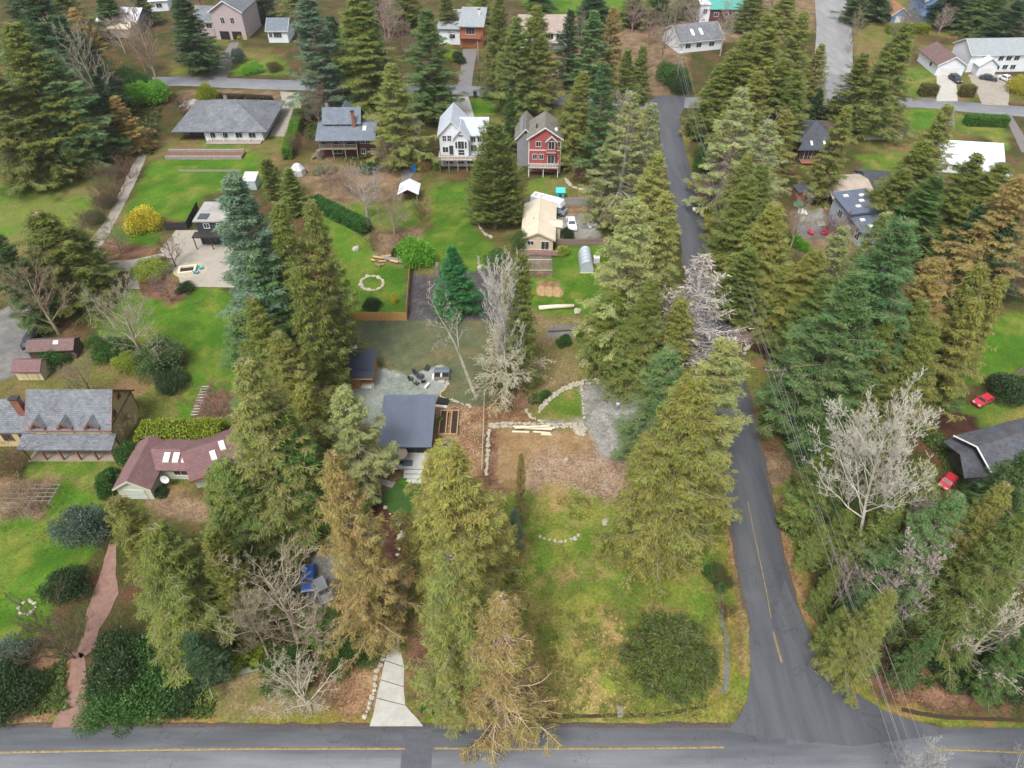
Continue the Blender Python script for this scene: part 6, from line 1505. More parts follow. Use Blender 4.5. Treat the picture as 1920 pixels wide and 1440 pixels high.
for i in range(3): skylight(o, (W + 1.0 + i * 1.25, 4.35, 3.24), .8, 1.25, .37)
win(o, (W + 2.6, 3.4, 1.5), 1.8, 1.2, 'f')
wg = bpy.data.objects.new('right_wing', None); link(wg, o); wg.location = (W + 5.0, 1.9, 0); wg.rotation_euler = (0, 0, R(28))
walls(wg, 0, 10, 0, 6.2, 0, 2.4, M_PALE, 4.2, 'x')
gable(wg, 0, 10, 0, 6.2, 2.4, 4.2, S_MAROON, 'x', .5, .4, trim=mat('red_fascia', srgb(150, 72, 66), .6, .1, 1.0))
for x, y in ((3.2, 1.5), (4.6, 2.3)): skylight(wg, (x, y, 2.5 + .58 * y), .7, 1.1, .58)
win(wg, (5.4, 0, 1.5), 1.6, 1.2, 'f')

# ---- metal roofed cabin, ribbed roof, deck, steps
q = [G(704, 838, 3.0), G(806, 838, 3.0), G(821, 740, 3.95), G(721, 740, 3.95)]
x0, x1 = (q[0].x + q[3].x) / 2, (q[1].x + q[2].x) / 2; y0, y1 = q[0].y, q[3].y
o = thing('cabin', 'modern cabin with a dark grey ribbed metal shed roof and pale deck', 'cabin', (x0, y0, 0))
W, D = x1 - x0, y1 - y0
M_RIB = mat('slate_metal', srgb(120, 130, 148), .42, .07, .6, metal=.25, spec=.5, dirt=(*srgb(92, 100, 112), .35))
M_CAB = siding_mat('dark_cladding', srgb(70, 70, 74), .18, 'X', .12)
walls(o, .35, W - .35, 1.2, D - .4, 0, 2.75, M_CAB)
r = roof(o, [[(0, 0, 3.0), (W, 0, 3.0), (W, D, 3.95), (0, D, 3.95)]], M_RIB, .14)
nr = 34
for i in range(nr):
    x = .1 + (W - .2) * i / (nr - 1); sl = .95 / D
    mb = MB(); mb.hexa([(x - .035, 0, 3.001), (x + .035, 0, 3.001), (x + .035, D, 3.951), (x - .035, D, 3.951)], [(x - .02, 0, 3.06), (x + .02, 0, 3.06), (x + .02, D, 4.01), (x - .02, D, 4.01)])
    mb.build('rib', M_RIB, r)
# glazed front in deep shade
for x in (1.2, 2.6, 4.2): win(o, (x, 1.2, 1.35), 1.1, 2.1, 'f', M_DARKTRIM, 1)
door(o, (5.7, 1.2, .5), 1.0, 2.0, 'f', mat('black_door', srgb(44, 44, 48), .4, .1, 1.0))
dl, dr, df = g(696, 879, .5)[0] - x0, g(800, 879, .5)[0] - x0, g(740, 879, .5)[1] - y0
dk = add('deck', None, o) if False else bpy.data.objects.new('deck', None); link(dk, o)
nb_ = 34
for i in range(nb_):
    bx = dl + (dr - dl) * i / nb_
    MB().box(bx + .012, df, .42, bx + (dr - dl) / nb_ - .012, 1.19, .5).build('board', M_DECKW, dk)
MB().box(dl, df + .05, .05, dr, df + .15, .41).build('skirt', M_DARKTRIM, dk)
for i in range(3):
    sx0, sx1 = g(757, 890, .2)[0] - x0, g(792, 890, .2)[0] - x0
    MB().box(sx0, df - .75 * (i + 1) + .06, 0, sx1, df - .75 * i - .02, .36 - .11 * i).build('step', M_DECKW, o)

# ---- cedar garden shed with dark roof
q = [G(644, 709, 2.5), G(696, 710, 2.5), G(709, 655, 3.1), G(661, 655, 3.1)]
x0, x1 = (q[0].x + q[3].x) / 2, (q[1].x + q[2].x) / 2; y0, y1 = q[0].y, q[3].y
o = thing('shed', 'cedar garden shed under a dark standing panel roof', 'shed', (x0, y0, 0)); W, D = x1 - x0, y1 - y0
M_DKMET = mat('dark_metal_roof', srgb(66, 72, 90), .4, .1, .8, metal=.3, spec=.5)
walls(o, .3, 1.9, .35, D - .3, 0, 2.4, M_WOOD)
MB().box(1.901, 1.6, 0, W - .3, D - .3, 2.4).build('back_wall', M_WOOD, o)
MB().box(1.9, .35, 0, W - .2, 1.59, .12).build('floor', M_DECKW, o)
MB().box(W - .42, .35, .12, W - .3, .47, 2.45).build('post', M_WOOD, o)
shed_roof(o, 0, W, 1.6, D, 2.75, 3.2, M_DKMET, .1, 'upper_roof')
shed_roof(o, -.05, W + .05, -.1, 1.75, 2.42, 2.7, M_DKMET, .1, 'lower_roof')
mb = MB(); mb.box(-.1, -.2, 2.3, W + .1, -.12, 2.46).build('fascia', M_WOOD, o)

# ---- cream house
M_CREAM = siding_mat('cream_siding', srgb(222, 206, 176), .2, 'Z', .07)
o, W = house('house', 'small cream house with a cream metal roof and red deck', (980, 471), (1036, 473))
D = 12.6
walls(o, 0, W, 0, D, 0, 2.9, M_CREAM, 4.3, 'y')
rf = gable(o, 0, W, 0, D, 2.95, 4.3, S_CREAM, 'y', .45, .35, trim=M_CREAM)
MB().tube([(W / 2, -.3, 4.44), (W / 2, D + .3, 4.44)], .09, 6).build('ridge_cap', S_CREAM, rf)
win(o, (W * .26, 0, 1.9), 1.1, .8, 'f', M_TRIM); win(o, (W * .74, 0, 1.35), 1.4, 1.9, 'f', M_TRIM)
walls(o, W + .01, W + 1.3, 4.6, 6.8, 0, 2.6, M_CREAM, name='porch_wall')
roof(o, [[(W - 1.4, 4.3, 3.2), (W + 1.7, 4.3, 2.9), (W + 1.7, 5.7, 3.3), (W - 1.4, 5.7, 3.55)], [(W + 1.7, 7.1, 2.9), (W - 1.4, 7.1, 3.2), (W - 1.4, 5.7, 3.55), (W + 1.7, 5.7, 3.3)]], S_CREAM, name='porch_roof')
deck(o, -.3, W + 1.6, -1.7, -.02, .45, M_REDDECK, M_GREYWOOD, True, 2, M_GREYWOOD)
for vx, vy in ((1.8, 5.5), (3.4, 5.0), (2.3, 2.0)): vent(o, vx, vy, 3.9, .25)

# ---- grey blue two-tier house
M_MAR = siding_mat('maroon_siding', srgb(104, 60, 58), .2, 'Z', .12)
o, W = house('house', 'maroon house with a two tier grey blue roof and covered deck', (603, 300), (706, 299))
D = 10.5
walls(o, 0, W, 2.4, D, 0, 5.0, M_MAR)
walls(o, 1.2, W * .72, 4.3, D - 1.2, 5.0, 6.9, M_MAR, name='upper_wall')
roof(o, [[(-.6, -.4, 4.75), (W + .4, -.4, 4.75), (W + .4, 5.2, 6.5), (-.6, 5.2, 6.5)], [(W + .4, D + .5, 4.75), (-.6, D + .5, 4.75), (-.6, 5.2, 6.5), (W + .4, 5.2, 6.5)]], S_BLUE, name='lower_roof')
gable(o, 1.0, W * .72, 4.3, D - 1.2, 6.95, 9.3, S_BLUE, 'x', .4, .4, name='upper_roof')
gable(o, 3.9, 7.0, 7.4, D + .3, 7.2, 9.45, S_BLUE, 'y', .3, .3, name='rear_dormer_roof')
for x in (3.9, 6.6): win(o, (x, 4.3, 6.15), 1.1, .7, 'f')
chimney(o, 7.9, 3.9, 6.0, 9.6, s=.35); chimney(o, 1.3, D - 1.6, 7.2, 9.8, M_GREYWOOD, .35)
deck(o, 0, W * .68, .1, 2.4, 2.6, M_DECK, M_GREYWOOD, True, 4, M_GREYWOOD)
for i in range(4):
    x = .15 + (W * .68 - .3) * i / 3; MB().box(x - .08, .12, 2.62, x + .08, .28, 4.7).build('post', M_GREYWOOD, o)
for i in range(3): win(o, (W * .72 + .6 + i * 1.15, 1.6, 3.9), .95, 1.4, 'f')
walls(o, W * .68 + .01, W, 1.6, 2.399, 0, 4.7, M_MAR, name='bay_wall')
for x in (W * .76, W * .94): win(o, (x, 1.6, 1.3), .9, 1.1, 'f')
for x in (2.0, 5.0): win(o, (x, 2.4, 3.8), 1.6, 1.6, 'f')
win(o, (3.4, 2.4, 1.3), 2.2, 1.6, 'f')
mb = MB()
for i in range(8): mb.box(-.9 + i * .02, -.2 - i * .05, .1 + i * .32, .15, .1 - i * .0, .16 + i * .32)
mb.hexa([(-2.6, .2, 0), (-2.6, .9, 0), (-2.3, .9, 0), (-2.3, .2, 0)], [(-.3, .2, 2.5), (-.3, .9, 2.5), (0, .9, 2.5), (0, .2, 2.5)]); mb.build('stairs', M_GREYWOOD, o)
skylight(o, (W - 2.3, 3.2, 5.98), .8, 1.2, .31); vent(o, 5.2, 6.0, 8.3); vent(o, 3.0, 6.4, 8.5)

# ---- white house with the projecting gabled bay
M_WHITE = siding_mat('white_siding', srgb(226, 230, 236, .64), .2, 'Z', .05)
o, W = house('house', 'white house with steep pale roof and a projecting gabled bay', (826, 322), (900, 322))
S_PALEB = shingle_mat('pale_blue_shingles', srgb(198, 206, 216, .6), var=.1)
walls(o, 0, 5.6, 2.6, 12, 0, 7.6, M_WHITE, 10.6, 'y')
gable(o, 0, 5.6, 2.6, 12, 7.7, 10.6, S_PALEB, 'y', .5, .4, trim=M_TRIM)
walls(o, 5.61, W + 1.6, 4.2, 11, 0, 6.8, M_WHITE, 9.2, 'x', name='wing_wall')
gable(o, 4.2, W + 1.6, 4.2, 11, 6.9, 9.2, S_PALEB, 'x', .4, .4, name='wing_roof', trim=M_TRIM)
walls(o, 3.2, 6.4, 1.4, 6, 2.9, 7.2, M_WHITE, 9.2, 'y', name='bay_wall')
gable(o, 3.2, 6.4, 1.4, 6.5, 7.3, 9.2, S_PALEB, 'y', .4, .35, name='bay_roof', trim=M_TRIM)
win(o, (4.8, 1.4, 5.6), 1.3, 1.7, 'f'); win(o, (3.75, 1.4, 5.6), .4, 1.5, 'f', nx=1); win(o, (5.85, 1.4, 5.6), .4, 1.5, 'f', nx=1)
win(o, (4.8, 1.4, 3.9), 1.3, 1.2, 'f', nx=1, ny=2); win(o, (4.8, 1.4, 7.7), .9, .35, 'f', nx=1)
for x in (1.1, 2.2): win(o, (x, 2.6, 6.6), .8, 1.2, 'f', nx=2, ny=2)
win(o, (1.2, 2.6, 4.0), 1.2, 1.2, 'f'); door(o, (2.5, 2.6, 2.9), .9, 2.0, 'f', M_GLASS)
for x in (7.4, 8.8, 10): win(o, (x, 4.2, 5.6), .9, 1.1, 'f')
for x in (7.4, 9.2): win(o, (x, 4.2, 3.6), 1.2, 1.4, 'f')
deck(o, -.2, W * .92, -.2, 2.58, 2.8, M_DECK, M_GREYWOOD, True, 5, M_TRIM)
for x in (2, 4.4, 6.6): win(o, (x, 2.6, 1.3), 1.5, 1.2, 'f')
walls(o, 5.61, W, 2.6, 4.19, 0, 2.6, M_WHITE, name='basement_wall')

# ---- red house
M_RED = siding_mat('red_siding', srgb(186, 88, 90), .2, 'Z', .08)
o, W = house('house', 'red three storey house with white trim and a raised deck', (990, 329), (1050, 330))
D = 9.5
walls(o, 0, W, 1.6, D, 0, 8.0, M_RED, 10.4, 'y')
gable(o, 0, W, 1.6, D, 8.05, 10.4, S_MOSS, 'y', .5, .45, trim=M_TRIM)
walls(o, -2.6, -.01, 4.4, 13, 0, 6.5, mat('grey_wall', srgb(150, 150, 154), .8, .1, 1.0), 8.8, 'y', name='rear_wall')
gable(o, -2.8, 1.4, 4.4, 13.5, 6.6, 8.8, S_MOSS, 'y', .4, .4, name='rear_roof', trim=M_TRIM)
MB().box(.01, 1.54, 5.1, W - .01, 1.597, 5.32).build('belt_trim', M_TRIM, o)
for x in (.08, W - .08): MB().box(x - .1, 1.5, 0, x + .1, 1.596, 7.9).build('corner_trim', M_TRIM, o)
walls(o, W * .56, W * .84, 1.0, 1.59, 2.3, 7.7, M_RED, 8.7, 'y', name='bay_wall')
gable(o, W * .56, W * .84, 1.0, 2.4, 7.75, 8.7, S_MOSS, 'y', .35, .3, .1, name='bay_roof', trim=M_TRIM)
win(o, (W * .7, 1.0, 6.6), 1.3, 1.7, 'f'); win(o, (W * .7, 1.0, 3.4), 1.4, 1.9, 'f'); win(o, (W * .3, 1.6, 6.6), 1.0, 1.1, 'f'); win(o, (W * .2, 1.6, 3.7), .9, 1.1, 'f'); win(o, (W * .4, 1.6, 3.7), .9, 1.1, 'f'); win(o, (W * .93, 1.6, 6.6), .6, 1.1, 'f', nx=1)
MB().box(W * .55, .45, 4.95, W * .85, .998, 5.08).build('balcony', M_DECK, o)
deck(o, 0, W * .94, -.8, 1.58, 2.2, M_DECK, M_TRIM, True, 3, M_TRIM)
for x in (1.2, 3.6): win(o, (x, 1.6, 1.1), 1.2, 1.2, 'f')
skylight(o, (1.9, 5.2, 9.0), .6, 1.4, .0); skylight(o, (W - 1.2, 3.6, 9.0), .6, 1.4, .0); MB().tube([(1.7, 3.6, 8.8), (1.7, 3.6, 10.3)], .16, 8).build('stove_pipe', M_DARKTRIM, o)

# ---- grey hip-roofed ranch
o, W = house('house', 'long low ranch with a grey hip roof and white walls', (337, 264), (505, 264))
D = 17
walls(o, 6.4, W - 1.2, 0, D, 0, 2.5, M_WHITE)
walls(o, 0, 6.39, 3.0, D - 2, 0, 2.5, mat('grey_siding', srgb(140, 146, 152), .8, .1, 1.0), name='garage_wall')
hip(o, 0, W - .6, 0, D, 2.6, 6.6, S_GREY, .9)
for i, x in enumerate((8.2, 11.2, 14.6, 17.8)): win(o, (x, 0, 1.4), 1.5, 1.2, 'f')
door(o, (3.2, 3.0, .1), 3.4, 2.1, 'f', M_CAB, 'garage_door')
deck(o, 7, W - 1.5, -2.2, -.01, .3, M_CONC2, M_TRIM, False, 0)
for x in (8, 11, 14, 17, 20): MB().box(x - .07, -.85, .3, x + .07, -.71, 2.5).build('porch_post', M_TRIM, o)
for vx in (6, 9, 12, 15, 18): vent(o, vx, 8.0 + (vx % 2), 6.4, .3)
skylight(o, (3.4, 2.6, 3.9), .8, 1.2, .43); chimney(o, 10, 9.6, 6, 7.4, M_GREYWOOD, .4)

# ---- pink house
M_PINKW = siding_mat('pink_siding', srgb(194, 178, 180), .22, 'Z', .08)
o, W = house('house', 'pink house with a tall gabled double garage', (366, 73), (464, 75))
a = W * .42
walls(o, a, W, 0, 14, 0, 8.2, M_PINKW, 11.2, 'y', name='garage_wall')
gable(o, a, W, 0, 14, 8.3, 11.2, S_GREY, 'y', .6, .5, trim=M_TRIM, name='garage_roof')
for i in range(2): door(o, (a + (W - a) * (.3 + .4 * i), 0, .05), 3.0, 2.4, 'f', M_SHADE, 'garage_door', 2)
for x in (.34, .66): win(o, (a + (W - a) * x, 0, 5.6), 1.2, 1.7, 'f')
walls(o, 0, a - .01, 3, 12, 0, 4.6, M_PINKW, 7.6, 'x', name='house_wall')
gable(o, 0, a - .3, 3, 12, 4.7, 7.6, S_GREY, 'x', .6, .4, name='house_roof', trim=M_TRIM)
for x in (.25, .6): win(o, (a * x, 3, 3.0), 1.8, 1.3, 'f')
door(o, (a - 1.0, 3, .1), 1.2, 2.2, 'f', mat('blue_door', srgb(110, 130, 158), .6, .1, 1.0)); chimney(o, .6, 8, 6.0, 8.8, M_BRICK, .45)
# ---- small white cottage
o, W = house('cottage', 'small white cottage with a blue grey roof behind the spruce', (505, 80), (542, 80))
walls(o, 0, W, 0, 8, 0, 3.6, M_WHITE, 6, 'x'); gable(o, 0, W, 0, 8, 3.7, 6.0, S_BLUE, 'x', .5, .4, trim=M_TRIM)
win(o, (W * .5, 0, 2.2), 2.4, 1.4, 'f', nx=3); win(o, (W * .15, 0, 2.2), .9, 1.2, 'f')
# ---- wood fronted house
M_ORWOOD = siding_mat('orange_wood', srgb(178, 112, 66), .2, 'Z', .2)
o, W = house('house', 'pale roofed house with orange wood front and a balcony', (822, 88), (906, 90))
a = W * .5
walls(o, a, W, 0, 10, 0, 6.2, M_ORWOOD, name='front_wall'); roof(o, [[(a - .5, -.9, 6.3), (W + .5, -.9, 6.3), (W + .5, 10.5, 8.6), (a - .5, 10.5, 8.6)]], S_LIGHT, .25)
walls(o, 0, a - .01, 2.5, 11, 0, 4.6, M_WHITE, name='wing_wall'); roof(o, [[(-.5, 1.8, 4.7), (a - .1, 1.8, 4.7), (a - .1, 11.5, 6.9), (-.5, 11.5, 6.9)]], S_LIGHT, .25, 'wing_roof')
MB().box(0, 11.0, 6.6, a, 11.4, 7.6).build('parapet', M_TRIM, o)
door(o, ((a + W) / 2, 0, .1), W - a - 1.6, 2.3, 'f', M_ORWOOD, 'garage_door', 3); win(o, ((a + W) / 2 - .3, 0, 4.8), 2.6, 1.8, 'f', nx=3)
deck(o, a, W - .4, -1.6, -.01, 3.2, M_REDDECK, M_BRICK, True, 2, M_BRICK); win(o, (a * .6, 2.5, 2.4), 1.6, 1.2, 'f'); chimney(o, W - 1.6, 6, 7.6, 9.2, M_TRIM, .35)
# ---- long pink-tan roof
o, W = house('house', 'long low house with a pinkish tan roof and white balcony', (975, 92), (1062, 92))
walls(o, 0, W, 0, 12, 0, 5.0, M_WHITE, 8, 'x'); gable(o, 0, W, 0, 12, 5.1, 8.0, S_PINK, 'x', .7, .5, trim=M_TRIM)
for i in range(4): win(o, (2 + i * (W - 4) / 3, 0, 3.6), 2.4, 1.5, 'f', nx=3)
deck(o, 1, W - 1, -2, -.01, 2.4, M_DECK, M_TRIM, True, 4, M_TRIM)
# ---- teal roof
o, W = house('house', 'dark red house with a bright teal metal roof', (1328, 42), (1390, 42))
walls(o, 0, W, 0, 8, 0, 4.2, siding_mat('dark_red_siding', srgb(104, 56, 56), .2, 'Z', .1), 6.4, 'x'); rf = gable(o, 0, W, 0, 8, 4.3, 6.6, S_TEAL, 'x', .5, .4)
for i in range(12):
    x = -.2 + (W + .4) * i / 11; sl = 2.3 / 4
    MB().hexa([(x - .05, -.45, 4.17), (x + .05, -.45, 4.17), (x + .05, 4, 6.73), (x - .05, 4, 6.73)], [(x - .03, -.45, 4.24), (x + .03, -.45, 4.24), (x + .03, 4, 6.8), (x - .03, 4, 6.8)]).build('seam', S_TEAL, rf)
for x in (.2, .5, .8): win(o, (W * x, 0, 2.4), 1.4, 1.2, 'f')
walls(o, -3.2, -.01, 0, 5, 0, 5.4, M_WHITE, name='annex_wall'); shed_roof(o, -3.5, -.05, -.3, 5.2, 5.5, 5.9, S_WHITE, name='annex_roof'); win(o, (-1.6, 0, 3.4), 1.3, 1.4, 'f')
# ---- grey roof with two skylights across the street
o, W = house('house', 'grey roofed house with two skylights across the back street', (1272, 100), (1352, 92))
walls(o, 0, W, 0, 12, 0, 3.2, M_WHITE, 6.2, 'x'); gable(o, 0, W, 0, 12, 3.3, 6.2, S_GREY, 'x', .6, .4, trim=M_TRIM)
for x in (.35, .55): skylight(o, (W * x, 2.6, 4.75), .9, 2.2, .48)
for x in (.2, .45, .75): win(o, (W * x, 0, 1.8), 1.6, 1.2, 'f')
# ---- blue house and its garage
M_BLUEW = siding_mat('blue_siding', srgb(126, 160, 206), .22, 'Z', .08)
o, W = house('house', 'two storey sky blue house with an orange brown roof', (1722, 44), (1780, 44))
walls(o, 0, W, 0, 10, 0, 7, M_BLUEW, 10, 'y'); gable(o, 0, W, 0, 10, 7.1, 10, S_ORANGE, 'y', .7, .6, trim=M_TRIM)
for x in (.22, .42, .78): win(o, (W * x, 0, 2.6), 1.5, 1.2, 'f', M_DARKTRIM)
for x in (.4, .62): win(o, (W * x, 0, 6.0), 1.6, 1.4, 'f', M_DARKTRIM)
o, W = house('garage', 'small blue garage with an orange brown roof', (1668, 44), (1700, 44))
walls(o, 0, W, 0, 8, 0, 2.6, M_BLUEW, 4.8, 'y'); gable(o, 0, W, 0, 8, 2.7, 4.8, S_ORANGE, 'y', .5, .4, trim=M_TRIM); door(o, (W / 2, 0, .05), 2.6, 2.1, 'f', M_TRIM, 'garage_door', 3)
# ---- white garage with brown hip roof
o, W = house('garage', 'white garage with a brown roof above the light driveway', (1752, 142), (1803, 142))
walls(o, 0, W, 0, 12, 0, 3.0, M_WHITE, 5.2, 'y'); gable(o, 0, W, 0, 12, 3.1, 5.2, S_BROWN, 'y', .5, .4, trim=M_TRIM)
door(o, (W * .5, 0, .05), W * .66, 2.2, 'f', M_PLASTIC_W, 'garage_door', 4); win(o, (0, 4, 1.8), 1.4, 1.1, 'l')
# ---- big white house
o, W = house('house', 'big white house with a grey roof above the broad tan driveway', (1818, 142), (1945, 140))
o.scale = (.88, .88, .88)
walls(o, 0, W, 3, 14, 0, 5.6, M_WHITE, 8.6, 'x'); gable(o, 0, W, 3, 14, 5.7, 8.6, S_LIGHT, 'x', .6, .5, trim=M_TRIM)
walls(o, 2.0, 8, 0, 5, 0, 3.2, M_WHITE, 5.4, 'y', name='wing_wall'); gable(o, 2.0, 8, 0, 6.5, 3.3, 5.4, S_WHITE, 'y', .5, .4, trim=M_TRIM, name='wing_roof')
door(o, (5, 0, .05), 3.8, 2.3, 'f', M_PLASTIC_W, 'garage_door', 4)
for x in (10, 12.6, 15.2): win(o, (x, 3, 4.2), 1.6, 1.3, 'f'); win(o, (x, 3, 1.5), 1.6, 1.3, 'f')
# ---- dark hip-roofed house
M_BRWALL = siding_mat('brown_siding', srgb(88, 66, 60), .2, 'Z', .12)
o, W = house('house', 'dark hip roofed house with white french doors', (1494, 303), (1560, 303))
walls(o, 0, W, 0, 9, 0, 3.2, M_BRWALL); roof(o, [[(-.9, -1.0, 3.2), (W + .9, -1.0, 3.2), (W - 1.2, 2.2, 4.7), (1.2, 2.2, 4.7)]], S_DARK, name='porch_roof')
hip(o, .6, W - .6, 2, 9, 4.0, 7.4, S_DARK, .9)
for x in (.26, .74): win(o, (W * x, 0, 1.6), 1.6, 2.0, 'f', nx=2)
for x in (.3, .66): skylight(o, (W * x, .7, 4.05), .5, 1.0, .47)
deck(o, .3, W - .3, -2.0, -.01, .6, M_REDDECK, M_BRICK, False, 2)
# ---- white metal roof
o, W = house('house', 'house with a broad white metal roof behind dark conifers', (1752, 322), (1860, 352))
o.rotation_euler = (0, 0, R(-8)); W = 17; o.scale = (.8, .8, .8)
walls(o, 0, W, 0, 12, 0, 3.0, M_WHITE, 6.4, 'x'); rf = gable(o, 0, W, 0, 12, 3.1, 6.6, S_WHITE, 'x', .6, .4)
walls(o, W - 6, W, -5, -.01, 0, 3.0, M_WHITE, name='wing_wall'); gable(o, W - 6, W, -5, 5, 3.1, 6.0, S_WHITE, 'y', .5, .4, name='wing_roof')
for x in (2, 5, 8): win(o, (x, 0, 1.6), 1.6, 1.3, 'f')
# ---- blue grey stepped-roof house
M_LBLUE = siding_mat('pale_blue_siding', srgb(186, 196, 206), .2, 'Z', .07)
o, W = house('house', 'pale blue house with stepped charcoal roofs and skylights', (1604, 462), (1672, 452))
o.rotation_euler = (0, 0, R(14)); W = 8.5; o.scale = (.78, .78, .78)
walls(o, 0, W, 5.5, 13, 0, 6.2, M_LBLUE, name='upper_wall'); roof(o, [[(-.7, 4.8, 6.2), (W + .6, 4.8, 6.2), (W + .6, 13.6, 7.6), (-.7, 13.6, 7.6)]], S_DARK, .25, 'upper_roof')
walls(o, .4, W, 0, 5.49, 0, 4.2, M_LBLUE, name='lower_wall'); roof(o, [[(-.2, -.8, 4.1), (W + .6, -.8, 4.1), (W + .6, 5.49, 5.2), (-.2, 5.49, 5.2)]], S_DARK, .25, 'lower_roof')
for x, y, z in ((2.0, 11.5, 7.42), (3.0, 7.2, 6.74), (6.2, 11, 7.34), (5.0, 9.0, 7.02)): skylight(o, (x, y, z), 1.3, .8, .16)
for x, y, z in ((2.4, 3.6, 5.0), (3.2, 1.2, 4.56)): skylight(o, (x, y, z), 1.3, .8, .17)
for y in (1.2, 3.4): win(o, (.4, y, 2.4), 1.5, 2.2, 'l')
win(o, (0, 9, 4.0), 1.6, 1.8, 'l'); win(o, (2, 0, 2.4), 1.5, 1.6, 'f'); win(o, (5, 0, 2.4), 1.5, 1.6, 'f')
S_SLATE = shingle_mat('slate_blue_shingles', srgb(108, 118, 136), var=.14)
for c_ in o.children:
    if c_.name.split('.')[0] in ('upper_roof', 'lower_roof'): c_.data.materials[0] = S_SLATE
# ---- outbuildings by it
M_POLY = mat('pale_panel', srgb(206, 206, 206, .6), .5, .08, 1.0, dirt=(*srgb(170, 168, 160), .4))
o, W = house('barn', 'tan roofed open barn behind the blue grey house', (1556, 394), (1632, 390))
walls(o, 0, W, 3, 8, 0, 2.8, M_BRICK); roof(o, [[(-.4, -.4, 2.7), (W + .4, -.4, 2.7), (W + .2, 4.6, 4.2), (-.2, 4.6, 4.2)], [(W + .4, 8.4, 3.4), (-.4, 8.4, 3.4), (-.2, 4.6, 4.2), (W + .2, 4.6, 4.2)]], mat('tan_sheet_roof', srgb(190, 176, 160), .7, .15, .8), .1)
for i in range(5): MB().box(.2 + (W - .5) * i / 4, 0, 0, .35 + (W - .5) * i / 4, .15, 2.6).build('post', M_WOOD, o)
deck(o, .2, W - 2, -1.6, -.02, .5, M_REDDECK, M_WOOD, True, 3, M_WOOD)
o, W = house('carport', 'pale sheet roofed lean to beside a red shed', (1514, 388), (1548, 386))
for i in range(3): MB().box(W * i / 2 - .06, .1, 0, W * i / 2 + .06, .22, 2.3).build('post', M_GREYWOOD, o)
walls(o, -1.8, -.1, 1.5, 4.5, 0, 2.6, siding_mat('rust_red_boards', srgb(150, 88, 66), .18, 'X', .15), name='shed_wall'); roof(o, [[(-2, 1.2, 2.6), (.2, 1.2, 3.1), (.2, 4.8, 3.1), (-2, 4.8, 2.6)]], S_DARK, .1, 'shed_roof')
shed_roof(o, -.2, W + .4, -.2, 4, 2.35, 2.9, M_POLY, .06)
o, W = house('shed', 'long shed with a blue grey roof behind the tan barn', (1618, 372), (1668, 372))
walls(o, 0, W, 0, 7, 0, 2.6, M_LBLUE, 4.2, 'x'); gable(o, 0, W, 0, 7, 2.7, 4.2, S_DARK, 'x', .4, .3); win(o, (W / 2, 0, 1.5), 1.2, .9, 'f')
gz = thing('gazebo', 'round gazebo with a dark blue grey roof on the back lawn', 'gazebo', g(1618, 350))
mb = MB(); k = 12
for i in range(k):
    a, b = 2 * math.pi * i / k, 2 * math.pi * (i + 1) / k
    mb.face([(3 * math.cos(a), 3 * math.sin(a), 2.5), (3 * math.cos(b), 3 * math.sin(b), 2.5), (.1 * math.cos(b), .1 * math.sin(b), 3.3), (.1 * math.cos(a), .1 * math.sin(a), 3.3)])
    mb.face([(3 * math.cos(b), 3 * math.sin(b), 2.5), (3 * math.cos(a), 3 * math.sin(a), 2.5), (3 * math.cos(a), 3 * math.sin(a), 2.3), (3 * math.cos(b), 3 * math.sin(b), 2.3)])
mb.build('roof', mat('slate_felt', srgb(88, 94, 106), .7, .1, 1.0), gz)
for i in range(6): a = math.pi * i / 3; MB().tube([(2.6 * math.cos(a), 2.6 * math.sin(a), 0), (2.6 * math.cos(a), 2.6 * math.sin(a), 2.4)], .08, 6).build('post', M_GREYWOOD, gz)
MB().prism([(2.7 * math.cos(a * math.pi / 6), 2.7 * math.sin(a * math.pi / 6)) for a in range(12)], 0, .2).build('floor', M_DECK, gz)
# ---- dark roofed garage at the right
M_DARKROOF = shingle_mat('dark_mossy_shingles', srgb(92, 96, 104), moss=(*srgb(112, 92, 82), .5))
ga = thing('garage', 'dark roofed garage with a pale gutter line at the right', 'garage', g(1790, 880))
A = Vector((*g(1790, 880), 0))
def lp(px, py, z): p = G(px, py, z) - A; return (p.x, p.y, z)
roof(ga, [[lp(1788, 817, 4.2), lp(1832, 838, 5.2), lp(1950, 800, 5.2), lp(1950, 775, 4.2)], [lp(1832, 838, 5.2), lp(1862, 892, 3.4), lp(1960, 880, 3.4), lp(1950, 800, 5.2)]], M_DARKROOF, .2, 'upper_roof')
roof(ga, [[lp(1768, 828, 3.2), lp(1786, 820, 3.2), lp(1830, 842, 4.1), lp(1800, 852, 4.1)], [lp(1800, 852, 4.1), lp(1830, 842, 4.1), lp(1858, 893, 2.7), lp(1808, 897, 2.7)]], M_DARKROOF, .2, 'lower_roof')
MB().tube([lp(1788, 817, 4.25), lp(1832, 838, 5.25), lp(1862, 892, 3.45)], .13, 4).build('gutter', M_TRIM, ga)
b = [lp(1776, 862, 0), lp(1812, 902, 0), lp(1856, 902, 0), lp(1952, 888, 0), lp(1946, 830, 0), lp(1800, 842, 0)]
MB().hexa([(p[0], p[1], 0) for p in b], [(p[0], p[1], 2.5) for p in b]).build('wall', siding_mat('olive_brown_siding', srgb(104, 96, 84), .2, 'Z', .1), ga)
p0, p1 = Vector(b[0]), Vector(b[1]); d_ = (p1 - p0).normalized(); nn = Vector((d_.y, -d_.x, 0))
